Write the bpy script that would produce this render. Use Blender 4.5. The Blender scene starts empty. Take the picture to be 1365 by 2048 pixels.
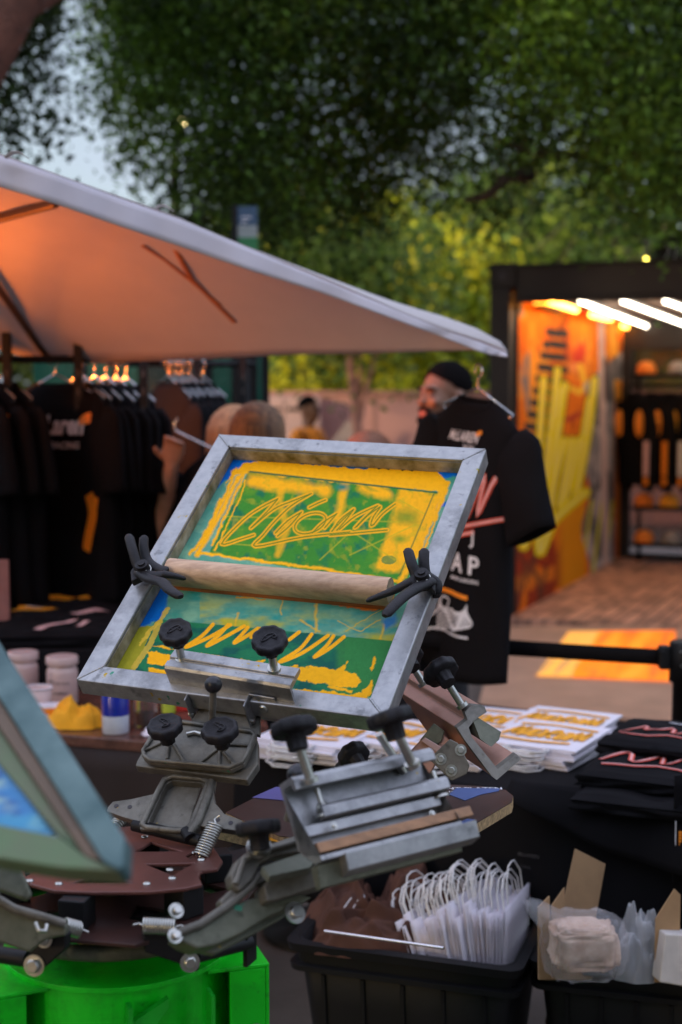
import bpy, math, random
import numpy as np
from mathutils import Vector, Matrix, noise as mn
from mathutils.geometry import tessellate_polygon
random.seed(7); rng = np.random.default_rng(7)
sc = bpy.context.scene
R = math.radians
# ------------------------------------------------------------------ camera
F0 = 2844.0; CX, CY = 682.5, 1024.0
PIT = R(4.84); CAMZ = 1.6
CAM = Vector((0, 0, CAMZ)); XX = Vector((1, 0, 0))
FW = Vector((0, math.cos(PIT), -math.sin(PIT))); UP = Vector((0, math.sin(PIT), math.cos(PIT)))
cam = bpy.data.cameras.new('camera'); camo = bpy.data.objects.new('camera', cam)
sc.collection.objects.link(camo); sc.camera = camo
camo.location = CAM; camo.rotation_euler = (R(90) - PIT, 0, 0)
cam.sensor_fit = 'VERTICAL'; cam.sensor_height = 36.0; cam.sensor_width = 24.0
cam.lens = 36.0 * F0 / 2048.0
cam.clip_start = 0.05; cam.clip_end = 3000
cam.dof.use_dof = True; cam.dof.focus_distance = 2.22; cam.dof.aperture_fstop = 3.2
# ------------------------------------------------------------------ world and sun
SUN_EL, SUN_AZ = R(10.0), R(-138)          # low, ahead and to the left, behind the trees
wd = bpy.data.worlds.new('World'); sc.world = wd; wd.use_nodes = True
nt = wd.node_tree; nt.nodes.clear()
_o = nt.nodes.new('ShaderNodeOutputWorld'); _b = nt.nodes.new('ShaderNodeBackground')
_s = nt.nodes.new('ShaderNodeTexSky'); _s.sky_type = 'NISHITA'; _s.sun_disc = False
_s.sun_elevation = SUN_EL; _s.sun_rotation = SUN_AZ; _s.air_density = 1.3; _s.dust_density = 1.6; _s.ozone_density = 2.0
_tc = nt.nodes.new('ShaderNodeTexCoord'); _mp = nt.nodes.new('ShaderNodeMapping'); _mp.inputs['Scale'].default_value = (1, 1, 3.2)
_n = nt.nodes.new('ShaderNodeTexNoise'); _n.inputs['Scale'].default_value = 3.0; _n.inputs['Detail'].default_value = 6
_r = nt.nodes.new('ShaderNodeValToRGB'); _r.color_ramp.elements[0].position = .42; _r.color_ramp.elements[1].position = .66
_m = nt.nodes.new('ShaderNodeMixRGB'); _m.inputs['Color2'].default_value = (2.9, 3.2, 4.1, 1)
_mm = nt.nodes.new('ShaderNodeMath'); _mm.operation = 'MULTIPLY_ADD'; _mm.inputs[1].default_value = .35; _mm.inputs[2].default_value = .6
L = nt.links.new
L(_tc.outputs['Generated'], _mp.inputs[0]); L(_mp.outputs[0], _n.inputs['Vector']); L(_n.outputs['Fac'], _r.inputs[0])
L(_r.outputs[0], _mm.inputs[0]); L(_mm.outputs[0], _m.inputs['Fac']); L(_s.outputs[0], _m.inputs['Color1'])
_sx = nt.nodes.new('ShaderNodeSeparateXYZ'); _er = nt.nodes.new('ShaderNodeValToRGB'); _mu = nt.nodes.new('ShaderNodeMixRGB'); _mu.blend_type = 'MULTIPLY'; _mu.inputs[0].default_value = 1
_er.color_ramp.elements[0].position = .28; _er.color_ramp.elements[0].color = (.5, .52, .5, 1); _er.color_ramp.elements[1].position = .55; _er.color_ramp.elements[1].color = (1.15, 1.1, 1.12, 1)
L(_tc.outputs['Generated'], _sx.inputs[0]); L(_sx.outputs['Z'], _er.inputs[0]); L(_m.outputs[0], _mu.inputs['Color1']); L(_er.outputs[0], _mu.inputs['Color2'])
L(_mu.outputs[0], _b.inputs['Color']); L(_b.outputs[0], _o.inputs['Surface'])
_b.inputs['Strength'].default_value = 0.15
sd = bpy.data.lights.new('sun', 'SUN'); sd.energy = 1.3; sd.angle = R(7); sd.color = (1, .72, .42)
so = bpy.data.objects.new('sun', sd); sc.collection.objects.link(so)
_dir = Vector((math.sin(SUN_AZ) * math.cos(SUN_EL), math.cos(SUN_AZ) * math.cos(SUN_EL), math.sin(SUN_EL)))
so.rotation_euler = _dir.to_track_quat('Z', 'Y').to_euler(); so.location = (0, 0, 20)
sc.view_settings.view_transform = 'Standard'; sc.view_settings.look = 'None'
sc.view_settings.exposure = 1.55; sc.view_settings.gamma = 1.0; sc.view_settings.use_curve_mapping = False
sc.render.engine = 'CYCLES'
sc.cycles.use_denoising = True; sc.cycles.max_bounces = 6; sc.cycles.diffuse_bounces = 3; sc.cycles.glossy_bounces = 3
sc.cycles.transmission_bounces = 6; sc.cycles.transparent_max_bounces = 12; sc.cycles.sample_clamp_indirect = 6; sc.cycles.caustics_reflective = False; sc.cycles.caustics_refractive = False
# ------------------------------------------------------------------ picture <-> place
def W(c): return CAM + XX * c[0] - UP * c[1] + FW * c[2]
def ray(px, py): return XX * ((px - CX) / F0) - UP * ((py - CY) / F0) + FW
def P(px, py, d): return CAM + ray(px, py) * d
def PZ(px, py, z):
    r = ray(px, py); return CAM + r * ((z - CAMZ) / r.z)
def PXN(px, py, O, N):
    r = ray(px, py); return CAM + r * ((O - CAM).dot(N) / r.dot(N))
def pix(p):
    q = Vector(p) - CAM; d = q.dot(FW); return (CX + q.dot(XX) / d * F0, CY - q.dot(UP) / d * F0, d)
class Fr:
    def __init__(s, O, x, y=None, z=None):
        s.O = Vector(O); s.x = Vector(x).normalized()
        if y is not None:
            y = Vector(y); s.y = (y - s.x * y.dot(s.x)).normalized(); s.z = s.x.cross(s.y)
        else:
            z = Vector(z); s.z = (z - s.x * z.dot(s.x)).normalized(); s.y = s.z.cross(s.x)
    def at(s, a, b, c=0): return s.O + s.x * a + s.y * b + s.z * c
    def px(s, px, py, c=0):
        p = PXN(px, py, s.O + s.z * c, s.z) - s.O
        return (p.dot(s.x), p.dot(s.y))
    def pxs(s, pts, c=0): return [s.px(x, y, c) for x, y in pts]
WF = Fr((0, 0, 0), (1, 0, 0), (0, 1, 0))
def frz(x, y, z, yaw=0): return Fr((x, y, z), (math.cos(yaw), math.sin(yaw), 0), (-math.sin(yaw), math.cos(yaw), 0))
def axis_frame(p, ax):
    ax = Vector(ax).normalized(); t = Vector((0, 0, 1)) if abs(ax.z) < .9 else Vector((1, 0, 0))
    x = t.cross(ax).normalized(); return Fr(p, x, ax.cross(x))
# ------------------------------------------------------------------ mesh builder
class MB:
    def __init__(s): s.v = []; s.f = []; s.m = []; s.sm = []
    def add(s, v, f, mi=0, sm=False):
        o = len(s.v); s.v += [tuple(p) for p in v]
        for q in f: s.f.append([i + o for i in q]); s.m.append(mi); s.sm.append(sm)
        return s
    def box(s, fr, a0, a1, b0, b1, c0, c1, mi=0):
        v = [fr.at(a, b, c) for c in (c0, c1) for b in (b0, b1) for a in (a0, a1)]
        return s.add(v, [(0, 2, 3, 1), (4, 5, 7, 6), (0, 1, 5, 4), (2, 6, 7, 3), (0, 4, 6, 2), (1, 3, 7, 5)], mi)
    def prism(s, fr, poly, c0, c1, holes=(), mi=0, shrink=0):
        area = lambda p: sum(p[i][0] * p[(i + 1) % len(p)][1] - p[(i + 1) % len(p)][0] * p[i][1] for i in range(len(p)))
        poly = list(poly)
        if area(poly) < 0: poly.reverse()
        loops = [poly] + [list(h) if area(h) < 0 else list(h)[::-1] for h in holes]
        if c1 < c0: c0, c1 = c1, c0
        flat = [p for l in loops for p in l]; n = len(flat)
        v = [fr.at(a, b, c0) for a, b in flat] + [fr.at(a, b, c1) for a, b in flat]
        f = []
        if holes:
            for t in tessellate_polygon([[Vector((a, b, 0)) for a, b in l] for l in loops]):
                a, b, c = t
                ar = (flat[b][0] - flat[a][0]) * (flat[c][1] - flat[a][1]) - (flat[c][0] - flat[a][0]) * (flat[b][1] - flat[a][1])
                if ar < 0: a, c = c, a
                f.append((a + n, b + n, c + n)); f.append((c, b, a))
        else:
            f.append(list(range(n, 2 * n))); f.append(list(range(n))[::-1])
        o = 0
        for l in loops:
            k = len(l)
            for i in range(k):
                j = (i + 1) % k; f.append((o + i, o + j, o + j + n, o + i + n))
            o += k
        return s.add(v, f, mi)
    def rings(s, rings, closed_u=True, cap0=True, cap1=True, mi=0, sm=True):
        n = len(rings[0]); v = [p for r in rings for p in r]; f = []
        for i in range(len(rings) - 1):
            for j in range(n if closed_u else n - 1):
                k = (j + 1) % n
                f.append((i * n + j, i * n + k, (i + 1) * n + k, (i + 1) * n + j))
        s.add(v, f, mi, sm)
        if cap0: s.add(rings[0], [list(range(n))[::-1]], mi)
        if cap1: s.add(rings[-1], [list(range(n))], mi)
        return s
    def cyl(s, p0, p1, r0, r1=None, n=16, mi=0, cap=True):
        r1 = r0 if r1 is None else r1
        fr = axis_frame(p0, Vector(p1) - Vector(p0)); h = (Vector(p1) - Vector(p0)).length
        g = lambda r, c: [fr.at(r * math.cos(2 * math.pi * i / n), r * math.sin(2 * math.pi * i / n), c) for i in range(n)]
        return s.rings([g(r0, 0), g(r1, h)], mi=mi, cap0=cap, cap1=cap)
    def lathe(s, fr, prof, n=24, mi=0, lobes=0, la=0, cap=True):
        def g(r, c, k=1): return [fr.at(r * (1 + la * k * math.cos(lobes * t)) * math.cos(t), r * (1 + la * k * math.cos(lobes * t)) * math.sin(t), c) for t in (2 * math.pi * i / n for i in range(n))]
        return s.rings([g(*p) for p in prof], cap0=cap, cap1=cap, mi=mi)
    def tube(s, pts, r, n=8, mi=0, flat=1.0, cap=True):
        pts = [Vector(p) for p in pts]; rs = r if isinstance(r, (list, tuple)) else [r] * len(pts)
        rings = []; up = None
        for i, p in enumerate(pts):
            t = (pts[min(i + 1, len(pts) - 1)] - pts[max(i - 1, 0)]).normalized()
            if up is None: up = Vector((0, 0, 1)) if abs(t.z) < .9 else Vector((1, 0, 0))
            x = up.cross(t)
            if x.length < 1e-4: x = Vector((1, 0, 0)).cross(t)
            x.normalize(); y = t.cross(x); up = y
            rings.append([p + x * (rs[i] * math.cos(a)) + y * (rs[i] * flat * math.sin(a)) for a in (2 * math.pi * k / n for k in range(n))])
        return s.rings(rings, mi=mi, cap0=cap, cap1=cap)
    def sphere(s, c, r, n=16, m=10, sc_=(1, 1, 1), mi=0):
        c = Vector(c); rings = []
        for i in range(1, m):
            a = math.pi * i / m - math.pi / 2
            rings.append([c + Vector((r * sc_[0] * math.cos(a) * math.cos(t), r * sc_[1] * math.cos(a) * math.sin(t), r * sc_[2] * math.sin(a))) for t in (2 * math.pi * k / n for k in range(n))])
        s.rings(rings, mi=mi, cap0=False, cap1=False)
        s.add([c - Vector((0, 0, r * sc_[2]))] + rings[0], [(0, (i + 1) % n + 1, i + 1) for i in range(n)], mi, True)
        s.add([c + Vector((0, 0, r * sc_[2]))] + rings[-1], [(0, i + 1, (i + 1) % n + 1) for i in range(n)], mi, True)
        return s
    def grid(s, fn, nu, nv, mi=0, sm=True):
        v = [fn(i / nu, j / nv) for j in range(nv + 1) for i in range(nu + 1)]
        f = [(j * (nu + 1) + i, j * (nu + 1) + i + 1, (j + 1) * (nu + 1) + i + 1, (j + 1) * (nu + 1) + i) for j in range(nv) for i in range(nu)]
        return s.add(v, f, mi, sm)
    def build(s, name, mat, parent=None, bevel=0, solid=0, sub=0, col=None, weld=False, local=False, remesh=0, soff=-1):
        me = bpy.data.meshes.new(name)
        o0 = Vector(ORG.get(parent.name, (0, 0, 0))) if parent is not None else Vector((0, 0, 0))
        vv = s.v if local else [(p[0] - o0.x, p[1] - o0.y, p[2] - o0.z) for p in s.v]
        me.from_pydata(vv, [], s.f)
        for m in (mat if isinstance(mat, (list, tuple)) else [mat]): me.materials.append(m)
        me.polygons.foreach_set('material_index', s.m); me.polygons.foreach_set('use_smooth', s.sm)
        if col is not None: set_col(me, col)
        me.update(); me.validate()
        o = bpy.data.objects.new(name, me); sc.collection.objects.link(o)
        if parent is not None: o.parent = parent; ORG[o.name] = tuple(o0)
        if weld: m = o.modifiers.new('w', 'WELD'); m.merge_threshold = 1e-4
        if solid: m = o.modifiers.new('s', 'SOLIDIFY'); m.thickness = solid; m.offset = soff
        if remesh:
            m = o.modifiers.new('r', 'REMESH'); m.mode = 'VOXEL'; m.voxel_size = remesh; m.use_smooth_shade = True
            m = o.modifiers.new('sm', 'SMOOTH'); m.iterations = 4
        if bevel: m = o.modifiers.new('b', 'BEVEL'); m.width = bevel; m.segments = 2; m.limit_method = 'ANGLE'; m.angle_limit = R(40); m.harden_normals = False
        if sub: m = o.modifiers.new('u', 'SUBSURF'); m.levels = sub; m.render_levels = sub
        return o
ORG = {}
def set_col(me, col):
    a = me.color_attributes.new('Col', 'FLOAT_COLOR', 'POINT')
    c = np.ones((len(me.vertices), 4), np.float32); c[:, :3] = np.asarray(col, np.float32)[:, :3]
    a.data.foreach_set('color', c.ravel())
def tag(o, label=None, cat=None, group=None, kind=None):
    if label: o['label'] = label
    if cat: o['category'] = cat
    if group: o['group'] = group
    if kind: o['kind'] = kind
    return o
def thing(name, loc, label, cat, group=None):
    o = bpy.data.objects.new(name, None); sc.collection.objects.link(o); o.location = loc; o.empty_display_size = .05
    ORG[o.name] = tuple(loc); return tag(o, label, cat, group)
def copy_tree(o, parent=None):
    c = o.copy(); sc.collection.objects.link(c); c.parent = parent
    for ch in list(o.children): copy_tree(ch, c)
    return c
# ------------------------------------------------------------------ materials
def lin(c): return tuple(((x / 255) / 12.92 if x / 255 <= .04045 else ((x / 255 + .055) / 1.055) ** 2.4) for x in c)
def mat(name, col, rough=.6, metal=0, var=.12, ns=20, bump=.15, bd=.001, spec=.5, col2=None, tr=0, stretch=None, rvar=.1, coat=0, alpha=1):
    m = bpy.data.materials.new(name); m.use_nodes = True; t = m.node_tree; b = t.nodes['Principled BSDF']; k = t.links.new
    b.inputs['Metallic'].default_value = metal; b.inputs['Specular IOR Level'].default_value = spec
    if tr: b.inputs['Transmission Weight'].default_value = tr
    if coat: b.inputs['Coat Weight'].default_value = coat; b.inputs['Coat Roughness'].default_value = .08
    b.inputs['Alpha'].default_value = alpha
    tc = t.nodes.new('ShaderNodeTexCoord'); mp = t.nodes.new('ShaderNodeMapping'); mp.inputs['Scale'].default_value = stretch or (1, 1, 1)
    n = t.nodes.new('ShaderNodeTexNoise'); n.inputs['Scale'].default_value = ns; n.inputs['Detail'].default_value = 7; n.inputs['Roughness'].default_value = .62
    k(tc.outputs['Object'], mp.inputs[0]); k(mp.outputs[0], n.inputs['Vector'])
    r = t.nodes.new('ShaderNodeValToRGB'); r.color_ramp.elements[0].position = .32; r.color_ramp.elements[1].position = .68
    c2 = col2 or tuple(min(1, x * (1 + var)) for x in col)
    r.color_ramp.elements[0].color = (*[x * (1 - var) for x in col], 1); r.color_ramp.elements[1].color = (*c2[:3], 1)
    k(n.outputs['Fac'], r.inputs[0]); k(r.outputs[0], b.inputs['Base Color'])
    mr = t.nodes.new('ShaderNodeMapRange'); mr.inputs['To Min'].default_value = max(0, rough - rvar); mr.inputs['To Max'].default_value = min(1, rough + rvar)
    k(n.outputs['Fac'], mr.inputs[0]); k(mr.outputs[0], b.inputs['Roughness'])
    if bump:
        n2 = t.nodes.new('ShaderNodeTexNoise'); n2.inputs['Scale'].default_value = ns * 6; n2.inputs['Detail'].default_value = 4
        k(mp.outputs[0], n2.inputs['Vector'])
        bp = t.nodes.new('ShaderNodeBump'); bp.inputs['Strength'].default_value = bump; bp.inputs['Distance'].default_value = bd
        k(n2.outputs['Fac'], bp.inputs['Height']); k(bp.outputs[0], b.inputs['Normal'])
    return m
def metal(name, col, col2, rough, met, smudge=.5, specks=True, s=1.0):
    m = mat(name, col, rough, met, 0, 70 * s, .35, .0004, col2=col2, rvar=.14); t = m.node_tree; b = t.nodes['Principled BSDF']; k = t.links.new
    base = b.inputs['Base Color'].links[0].from_socket; tc = [n for n in t.nodes if n.type == 'TEX_COORD'][0]
    def layer(scale, lo, hi, c, base, det=5, rg=.6):
        n = t.nodes.new('ShaderNodeTexNoise'); n.inputs['Scale'].default_value = scale; n.inputs['Detail'].default_value = det; n.inputs['Roughness'].default_value = rg; k(tc.outputs['Object'], n.inputs['Vector'])
        mr = t.nodes.new('ShaderNodeMapRange'); mr.inputs['From Min'].default_value = lo; mr.inputs['From Max'].default_value = hi; k(n.outputs['Fac'], mr.inputs[0])
        mx = t.nodes.new('ShaderNodeMixRGB'); k(mr.outputs[0], mx.inputs[0]); k(base, mx.inputs[1]); mx.inputs[2].default_value = (*c, 1); return mx.outputs[0]
    base = layer(11, .48, .72, tuple(x * (1 - smudge) for x in col), base, 8, .7)
    base = layer(45, .60, .70, tuple(x * (1 - smudge * .8) for x in col), base, 6)
    if specks: base = layer(34, .70, .73, (.45, .30, .02), base, 3); base = layer(28, .71, .74, (.05, .25, .15), base, 3)
    k(base, b.inputs['Base Color']); return m
def vmat(name, rough=.5, bump=.2, ns=60, spec=.5, transl=0, metal=0, coat=0):
    m = bpy.data.materials.new(name); m.use_nodes = True; t = m.node_tree; b = t.nodes['Principled BSDF']; k = t.links.new
    a = t.nodes.new('ShaderNodeAttribute'); a.attribute_name = 'Col'
    k(a.outputs['Color'], b.inputs['Base Color']); b.inputs['Roughness'].default_value = rough; b.inputs['Specular IOR Level'].default_value = spec
    b.inputs['Metallic'].default_value = metal; b.inputs['Coat Weight'].default_value = coat
    if bump:
        tc = t.nodes.new('ShaderNodeTexCoord'); n2 = t.nodes.new('ShaderNodeTexNoise'); n2.inputs['Scale'].default_value = ns; n2.inputs['Detail'].default_value = 5
        k(tc.outputs['Object'], n2.inputs['Vector'])
        bp = t.nodes.new('ShaderNodeBump'); bp.inputs['Strength'].default_value = bump; bp.inputs['Distance'].default_value = .001
        k(n2.outputs['Fac'], bp.inputs['Height']); k(bp.outputs[0], b.inputs['Normal'])
    if transl:
        tr = t.nodes.new('ShaderNodeBsdfTranslucent'); mx = t.nodes.new('ShaderNodeMixShader'); mx.inputs[0].default_value = transl
        k(a.outputs['Color'], tr.inputs[0]); k(b.outputs[0], mx.inputs[1]); k(tr.outputs[0], mx.inputs[2]); k(mx.outputs[0], t.nodes['Material Output'].inputs[0])
    return m
def emat(name, col, s):
    m = bpy.data.materials.new(name); m.use_nodes = True; b = m.node_tree.nodes['Principled BSDF']
    b.inputs['Base Color'].default_value = (*col, 1); b.inputs['Emission Color'].default_value = (*col, 1); b.inputs['Emission Strength'].default_value = s
    return m
def transl_mat(name, col, f=.35, rough=.8):
    m = mat(name, col, rough, var=.04, ns=8, bump=.1); t = m.node_tree
    tr = t.nodes.new('ShaderNodeBsdfTranslucent'); tr.inputs[0].default_value = (*col, 1); mx = t.nodes.new('ShaderNodeMixShader'); mx.inputs[0].default_value = f
    t.links.new(t.nodes['Principled BSDF'].outputs[0], mx.inputs[1]); t.links.new(tr.outputs[0], mx.inputs[2]); t.links.new(mx.outputs[0], t.nodes['Material Output'].inputs[0])
    return m
M = dict(
    alu=metal('brushed_aluminium', (.33, .335, .34), (.43, .43, .43), .40, .7, .5),
    cast=metal('cast_aluminium', (.145, .135, .11), (.21, .20, .17), .55, .5, .55),
    castd=metal('grimy_aluminium', (.12, .13, .09), (.17, .175, .13), .55, .45, .5),
    zinc=mat('zinc_plated_steel', (.5, .5, .46), .33, 1, .1, 40, .1),
    knob=mat('black_knob_plastic', (.012, .011, .013), .55, 0, .5, 40, .7, .0008, spec=.3),
    ball=mat('black_ball_plastic', (.012, .012, .016), .3, 0, .2, 30, .1),
    blk=mat('black_painted_steel', (.009, .009, .010), .5, 0, .3, 12, .2, spec=.25),
    brown=mat('brown_coated_plate', (.14, .052, .04), .33, .3, .25, 8, .2, col2=(.19, .075, .06)),
    green=metal('bright_green_paint', (.0, .60, .008), (.0, .66, .012), .45, 0, .45, False, .5),
    wood=mat('beech_wood', (.52, .31, .19), .45, 0, .18, 5, .15, stretch=(1, 22, 22), col2=(.68, .45, .29)),
    woodd=mat('worn_plywood', (.34, .18, .09), .6, 0, .3, 12, .4, stretch=(1, 8, 8)),
    platen=mat('dark_brown_platen', (.055, .025, .02), .4, 0, .35, 10, .2),
    chip=mat('chipboard_edge', (.4, .27, .13), .8, 0, .5, 160, .5),
    cloth=mat('black_tablecloth', (.006, .0055, .0065), .85, 0, .2, 4, .3, spec=.12),
    tee=mat('black_cotton', (.0065, .006, .0072), .9, 0, .25, 8, .5, .001, spec=.12),
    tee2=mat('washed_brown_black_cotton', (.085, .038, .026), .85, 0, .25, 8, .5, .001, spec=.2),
    bin=mat('black_tote_plastic', (.007, .007, .008), .6, 0, .25, 6, .3, spec=.25),
    wt=mat('white_print_ink', (.75, .75, .78), .6, 0, .05, 20, 0),
    rd=mat('coral_print_ink', (.75, .09, .05), .6, 0, .05, 20, 0),
    pk=mat('pale_pink_print_ink', (.8, .5, .48), .6, 0, .05, 20, 0),
    orp=mat('orange_print_ink', (.9, .27, .01), .6, 0, .05, 20, 0),
    yel=mat('yellow_orange_print_ink', (.95, .42, .02), .6, 0, .06, 20, 0),
    dk=mat('dark_print_ink', (.05, .045, .05), .7, 0, .1, 20, 0),
    paper=mat('white_paper', (.76, .72, .78), .8, 0, .04, 6, .1),
    rope=mat('white_paper_cord', (.72, .70, .68), .85, 0, .12, 300, .8, .0004),
    wire=mat('chrome_wire', (.75, .75, .78), .2, 1, .05, 30, 0),
    skin=mat('skin', (.25, .125, .075), .5, 0, .12, 30, .2, .0005),
    skinl=mat('light_skin', (.56, .31, .22), .5, 0, .12, 30, .2, .0005),
    hairb=mat('black_hair', (.006, .005, .005), .95, 0, .3, 90, .8, .002, stretch=(1, 1, .2), spec=.05),
    hairl=mat('light_brown_hair', (.06, .028, .015), .7, 0, .6, 22, .8, .002, stretch=(3, 3, .12), col2=(.32, .17, .08)),
    hairo=mat('auburn_hair', (.22, .08, .035), .5, 0, .35, 60, .8, .002, stretch=(3, 3, .2)),
    card=mat('corrugated_cardboard', (.36, .22, .11), .85, 0, .12, 14, .3),
    clear=mat('clear_plastic', (.92, .92, .95), .12, 0, .02, 20, .6, .004, alpha=.14),
    grnd=mat('grey_paving', (.11, .085, .07), .85, 0, .3, 3, .5, .004),
    plank=mat('brown_platform_board', (.46, .25, .155), .55, 0, .2, 5, .2),
    bark=mat('grey_brown_bark', (.09, .06, .045), .9, 0, .4, 9, .9, .02, stretch=(3, 3, .6)),
    bark2=mat('pinkish_smooth_bark', (.34, .17, .14), .8, 0, .25, 9, .3, .01),
    frame_c=mat('black_container_steel', (.014, .011, .010), .6, 0, .2, 5, .2),
    trouser=mat('black_trousers', (.012, .012, .014), .85, 0, .2, 10, .5),
)
# ------------------------------------------------------------------ lettering
_TX = {}
def text2d(s, size=1.0, shear=0, bold=0):
    k = (s, shear, bold)
    if k not in _TX:
        c = bpy.data.curves.new('t', 'FONT'); c.body = s; c.size = 1; c.shear = shear; c.offset = bold; c.resolution_u = 3; c.fill_mode = 'FRONT'
        o = bpy.data.objects.new('t', c); sc.collection.objects.link(o); bpy.context.view_layer.update()
        me = o.evaluated_get(bpy.context.evaluated_depsgraph_get()).to_mesh()
        v = [(p.co.x, p.co.y) for p in me.vertices]; f = [list(p.vertices) for p in me.polygons]
        x0 = min(p[0] for p in v); x1 = max(p[0] for p in v); y0 = min(p[1] for p in v)
        _TX[k] = ([((x - x0) / (x1 - x0), (y - y0) / (x1 - x0)) for x, y in v], f, max((p[1] - y0) / (x1 - x0) for p in v))
        bpy.data.objects.remove(o); bpy.data.curves.remove(c)
    return _TX[k]
def text(mb, s, fn, x, y, w, mi=0, shear=0, bold=0, hscale=1):
    """letters of width w with lower left at (x, y) in a surface's own coordinates, fn(a,b)->point"""
    v, f, h = text2d(s, 1, shear, bold)
    mb.add([fn(x + a * w, y + b * w * hscale) for a, b in v], f, mi)
def stroke(mb, pts, fn, w, mi=0, sub=4, closed=False, taper=False):
    """a flat ribbon along 2-D points, mapped to a surface"""
    P2 = smooth2(pts, sub) if sub > 1 else pts
    v = []; n = len(P2)
    for i, p in enumerate(P2):
        a = P2[max(0, i - 1)]; b = P2[min(n - 1, i + 1)]; dx, dy = b[0] - a[0], b[1] - a[1]; l = math.hypot(dx, dy) or 1
        ww = w * .5 * ((.35 + .65 * math.sin(math.pi * (i + .5) / n)) if taper else 1)
        v += [fn(p[0] - dy / l * ww, p[1] + dx / l * ww), fn(p[0] + dy / l * ww, p[1] - dx / l * ww)]
    mb.add(v, [(2 * i, 2 * i + 1, 2 * i + 3, 2 * i + 2) for i in range(n - 1)], mi)
def smooth2(pts, k=4):
    out = []; n = len(pts)
    for i in range(n - 1):
        p0 = pts[max(0, i - 1)]; p1 = pts[i]; p2 = pts[i + 1]; p3 = pts[min(n - 1, i + 2)]
        for j in range(k):
            t = j / k
            out.append(tuple(.5 * ((2 * b) + (-a + c) * t + (2 * a - 5 * b + 4 * c - d) * t * t + (-a + 3 * b - 3 * c + d) * t ** 3) for a, b, c, d in zip(p0, p1, p2, p3)))
    out.append(tuple(pts[-1])); return out
# ------------------------------------------------------------------ numpy painting
def vnoise(x, y, s, seed=0, oct=4):
    x = np.asarray(x, float) / s; y = np.asarray(y, float) / s; out = 0; amp = 1; tot = 0
    for o in range(oct):
        g = np.random.default_rng(seed * 17 + o).random((64, 64))
        xi = np.floor(x).astype(int); yi = np.floor(y).astype(int); fx = x - xi; fy = y - yi
        fx = fx * fx * (3 - 2 * fx); fy = fy * fy * (3 - 2 * fy)
        a = g[yi % 64, xi % 64]; b = g[yi % 64, (xi + 1) % 64]; c = g[(yi + 1) % 64, xi % 64]; d = g[(yi + 1) % 64, (xi + 1) % 64]
        out = out + amp * ((a * (1 - fx) + b * fx) * (1 - fy) + (c * (1 - fx) + d * fx) * fy); tot += amp; amp *= .5; x = x * 2 + 7; y = y * 2 + 3
    return out / tot
def dist(X, Y, pts, closed=False):
    D = np.full(X.shape, 1e9); n = len(pts)
    for i in range(n if closed else n - 1):
        ax, ay = pts[i]; bx, by = pts[(i + 1) % n]; dx, dy = bx - ax, by - ay; l = dx * dx + dy * dy + 1e-9
        t = np.clip(((X - ax) * dx + (Y - ay) * dy) / l, 0, 1)
        D = np.minimum(D, np.hypot(X - ax - t * dx, Y - ay - t * dy))
    return D
def inside(X, Y, pts):
    r = np.zeros(X.shape, bool); n = len(pts)
    for i in range(n):
        x0, y0 = pts[i]; x1, y1 = pts[(i + 1) % n]
        c = ((y0 > Y) != (y1 > Y)) & (X < (x1 - x0) * (Y - y0) / ((y1 - y0) or 1e-9) + x0); r ^= c
    return r
def sdist(X, Y, pts): d = dist(X, Y, pts, True); return np.where(inside(X, Y, pts), -d, d)
def over(C, col, a): a = np.clip(a, 0, 1)[:, None]; return C * (1 - a) + np.asarray(col)[None] * a
# ================================================================== ground, walls, trees
g = MB(); g.add([(-300, -60, 0), (300, -60, 0), (300, 900, 0), (-300, 900, 0)], [(0, 1, 2, 3)])
tag(g.build('ground', M['grnd']), kind='structure')

leafm = vmat('leaf', .55, 0, transl=.42, spec=.3)
def leaves(name, pos, size, col, parent, asp=.5):
    K = len(pos); 
    a = rng.normal(size=(K, 3)); a /= np.linalg.norm(a, axis=1)[:, None]
    b = rng.normal(size=(K, 3)); b -= (a * b).sum(1)[:, None] * a; b /= np.linalg.norm(b, axis=1)[:, None]
    s = (size * rng.uniform(.6, 1.35, K))[:, None]
    v = np.stack([pos - a * s, pos + b * s * asp, pos + a * s, pos - b * s * asp], 1).reshape(-1, 3)
    o0 = np.array(ORG.get(parent.name, (0, 0, 0))) if parent else 0
    me = bpy.data.meshes.new(name); me.vertices.add(4 * K); me.vertices.foreach_set('co', (v - o0).astype(np.float32).ravel())
    me.loops.add(4 * K); me.loops.foreach_set('vertex_index', np.arange(4 * K, dtype=np.int32))
    me.polygons.add(K); me.polygons.foreach_set('loop_start', np.arange(0, 4 * K, 4, dtype=np.int32)); me.polygons.foreach_set('loop_total', np.full(K, 4, np.int32))
    me.materials.append(leafm); set_col(me, np.repeat(col, 4, 0)); me.update()
    o = bpy.data.objects.new(name, me); sc.collection.objects.link(o)
    if parent: o.parent = parent
    return o
def branch(mb, p, d, L_, r, depth, up=.1):
    pts = [Vector(p)]; d = Vector(d).normalized(); rs = [r]
    for i in range(6):
        d = (d + Vector((random.gauss(0, .16), random.gauss(0, .16), random.gauss(0, .1) + up * .3))).normalized()
        pts.append(pts[-1] + d * (L_ / 6)); rs.append(r * (1 - .09 * (i + 1)))
    mb.tube(pts, rs, 8)
    if depth > 0:
        for k in range(3):
            j = random.choice((3, 4, 5, 6)); dd = (d + Vector((random.gauss(0, .7), random.gauss(0, .7), random.gauss(0, .45)))).normalized()
            branch(mb, pts[j], dd, L_ * .62, rs[j] * .62, depth - 1, up)
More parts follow.
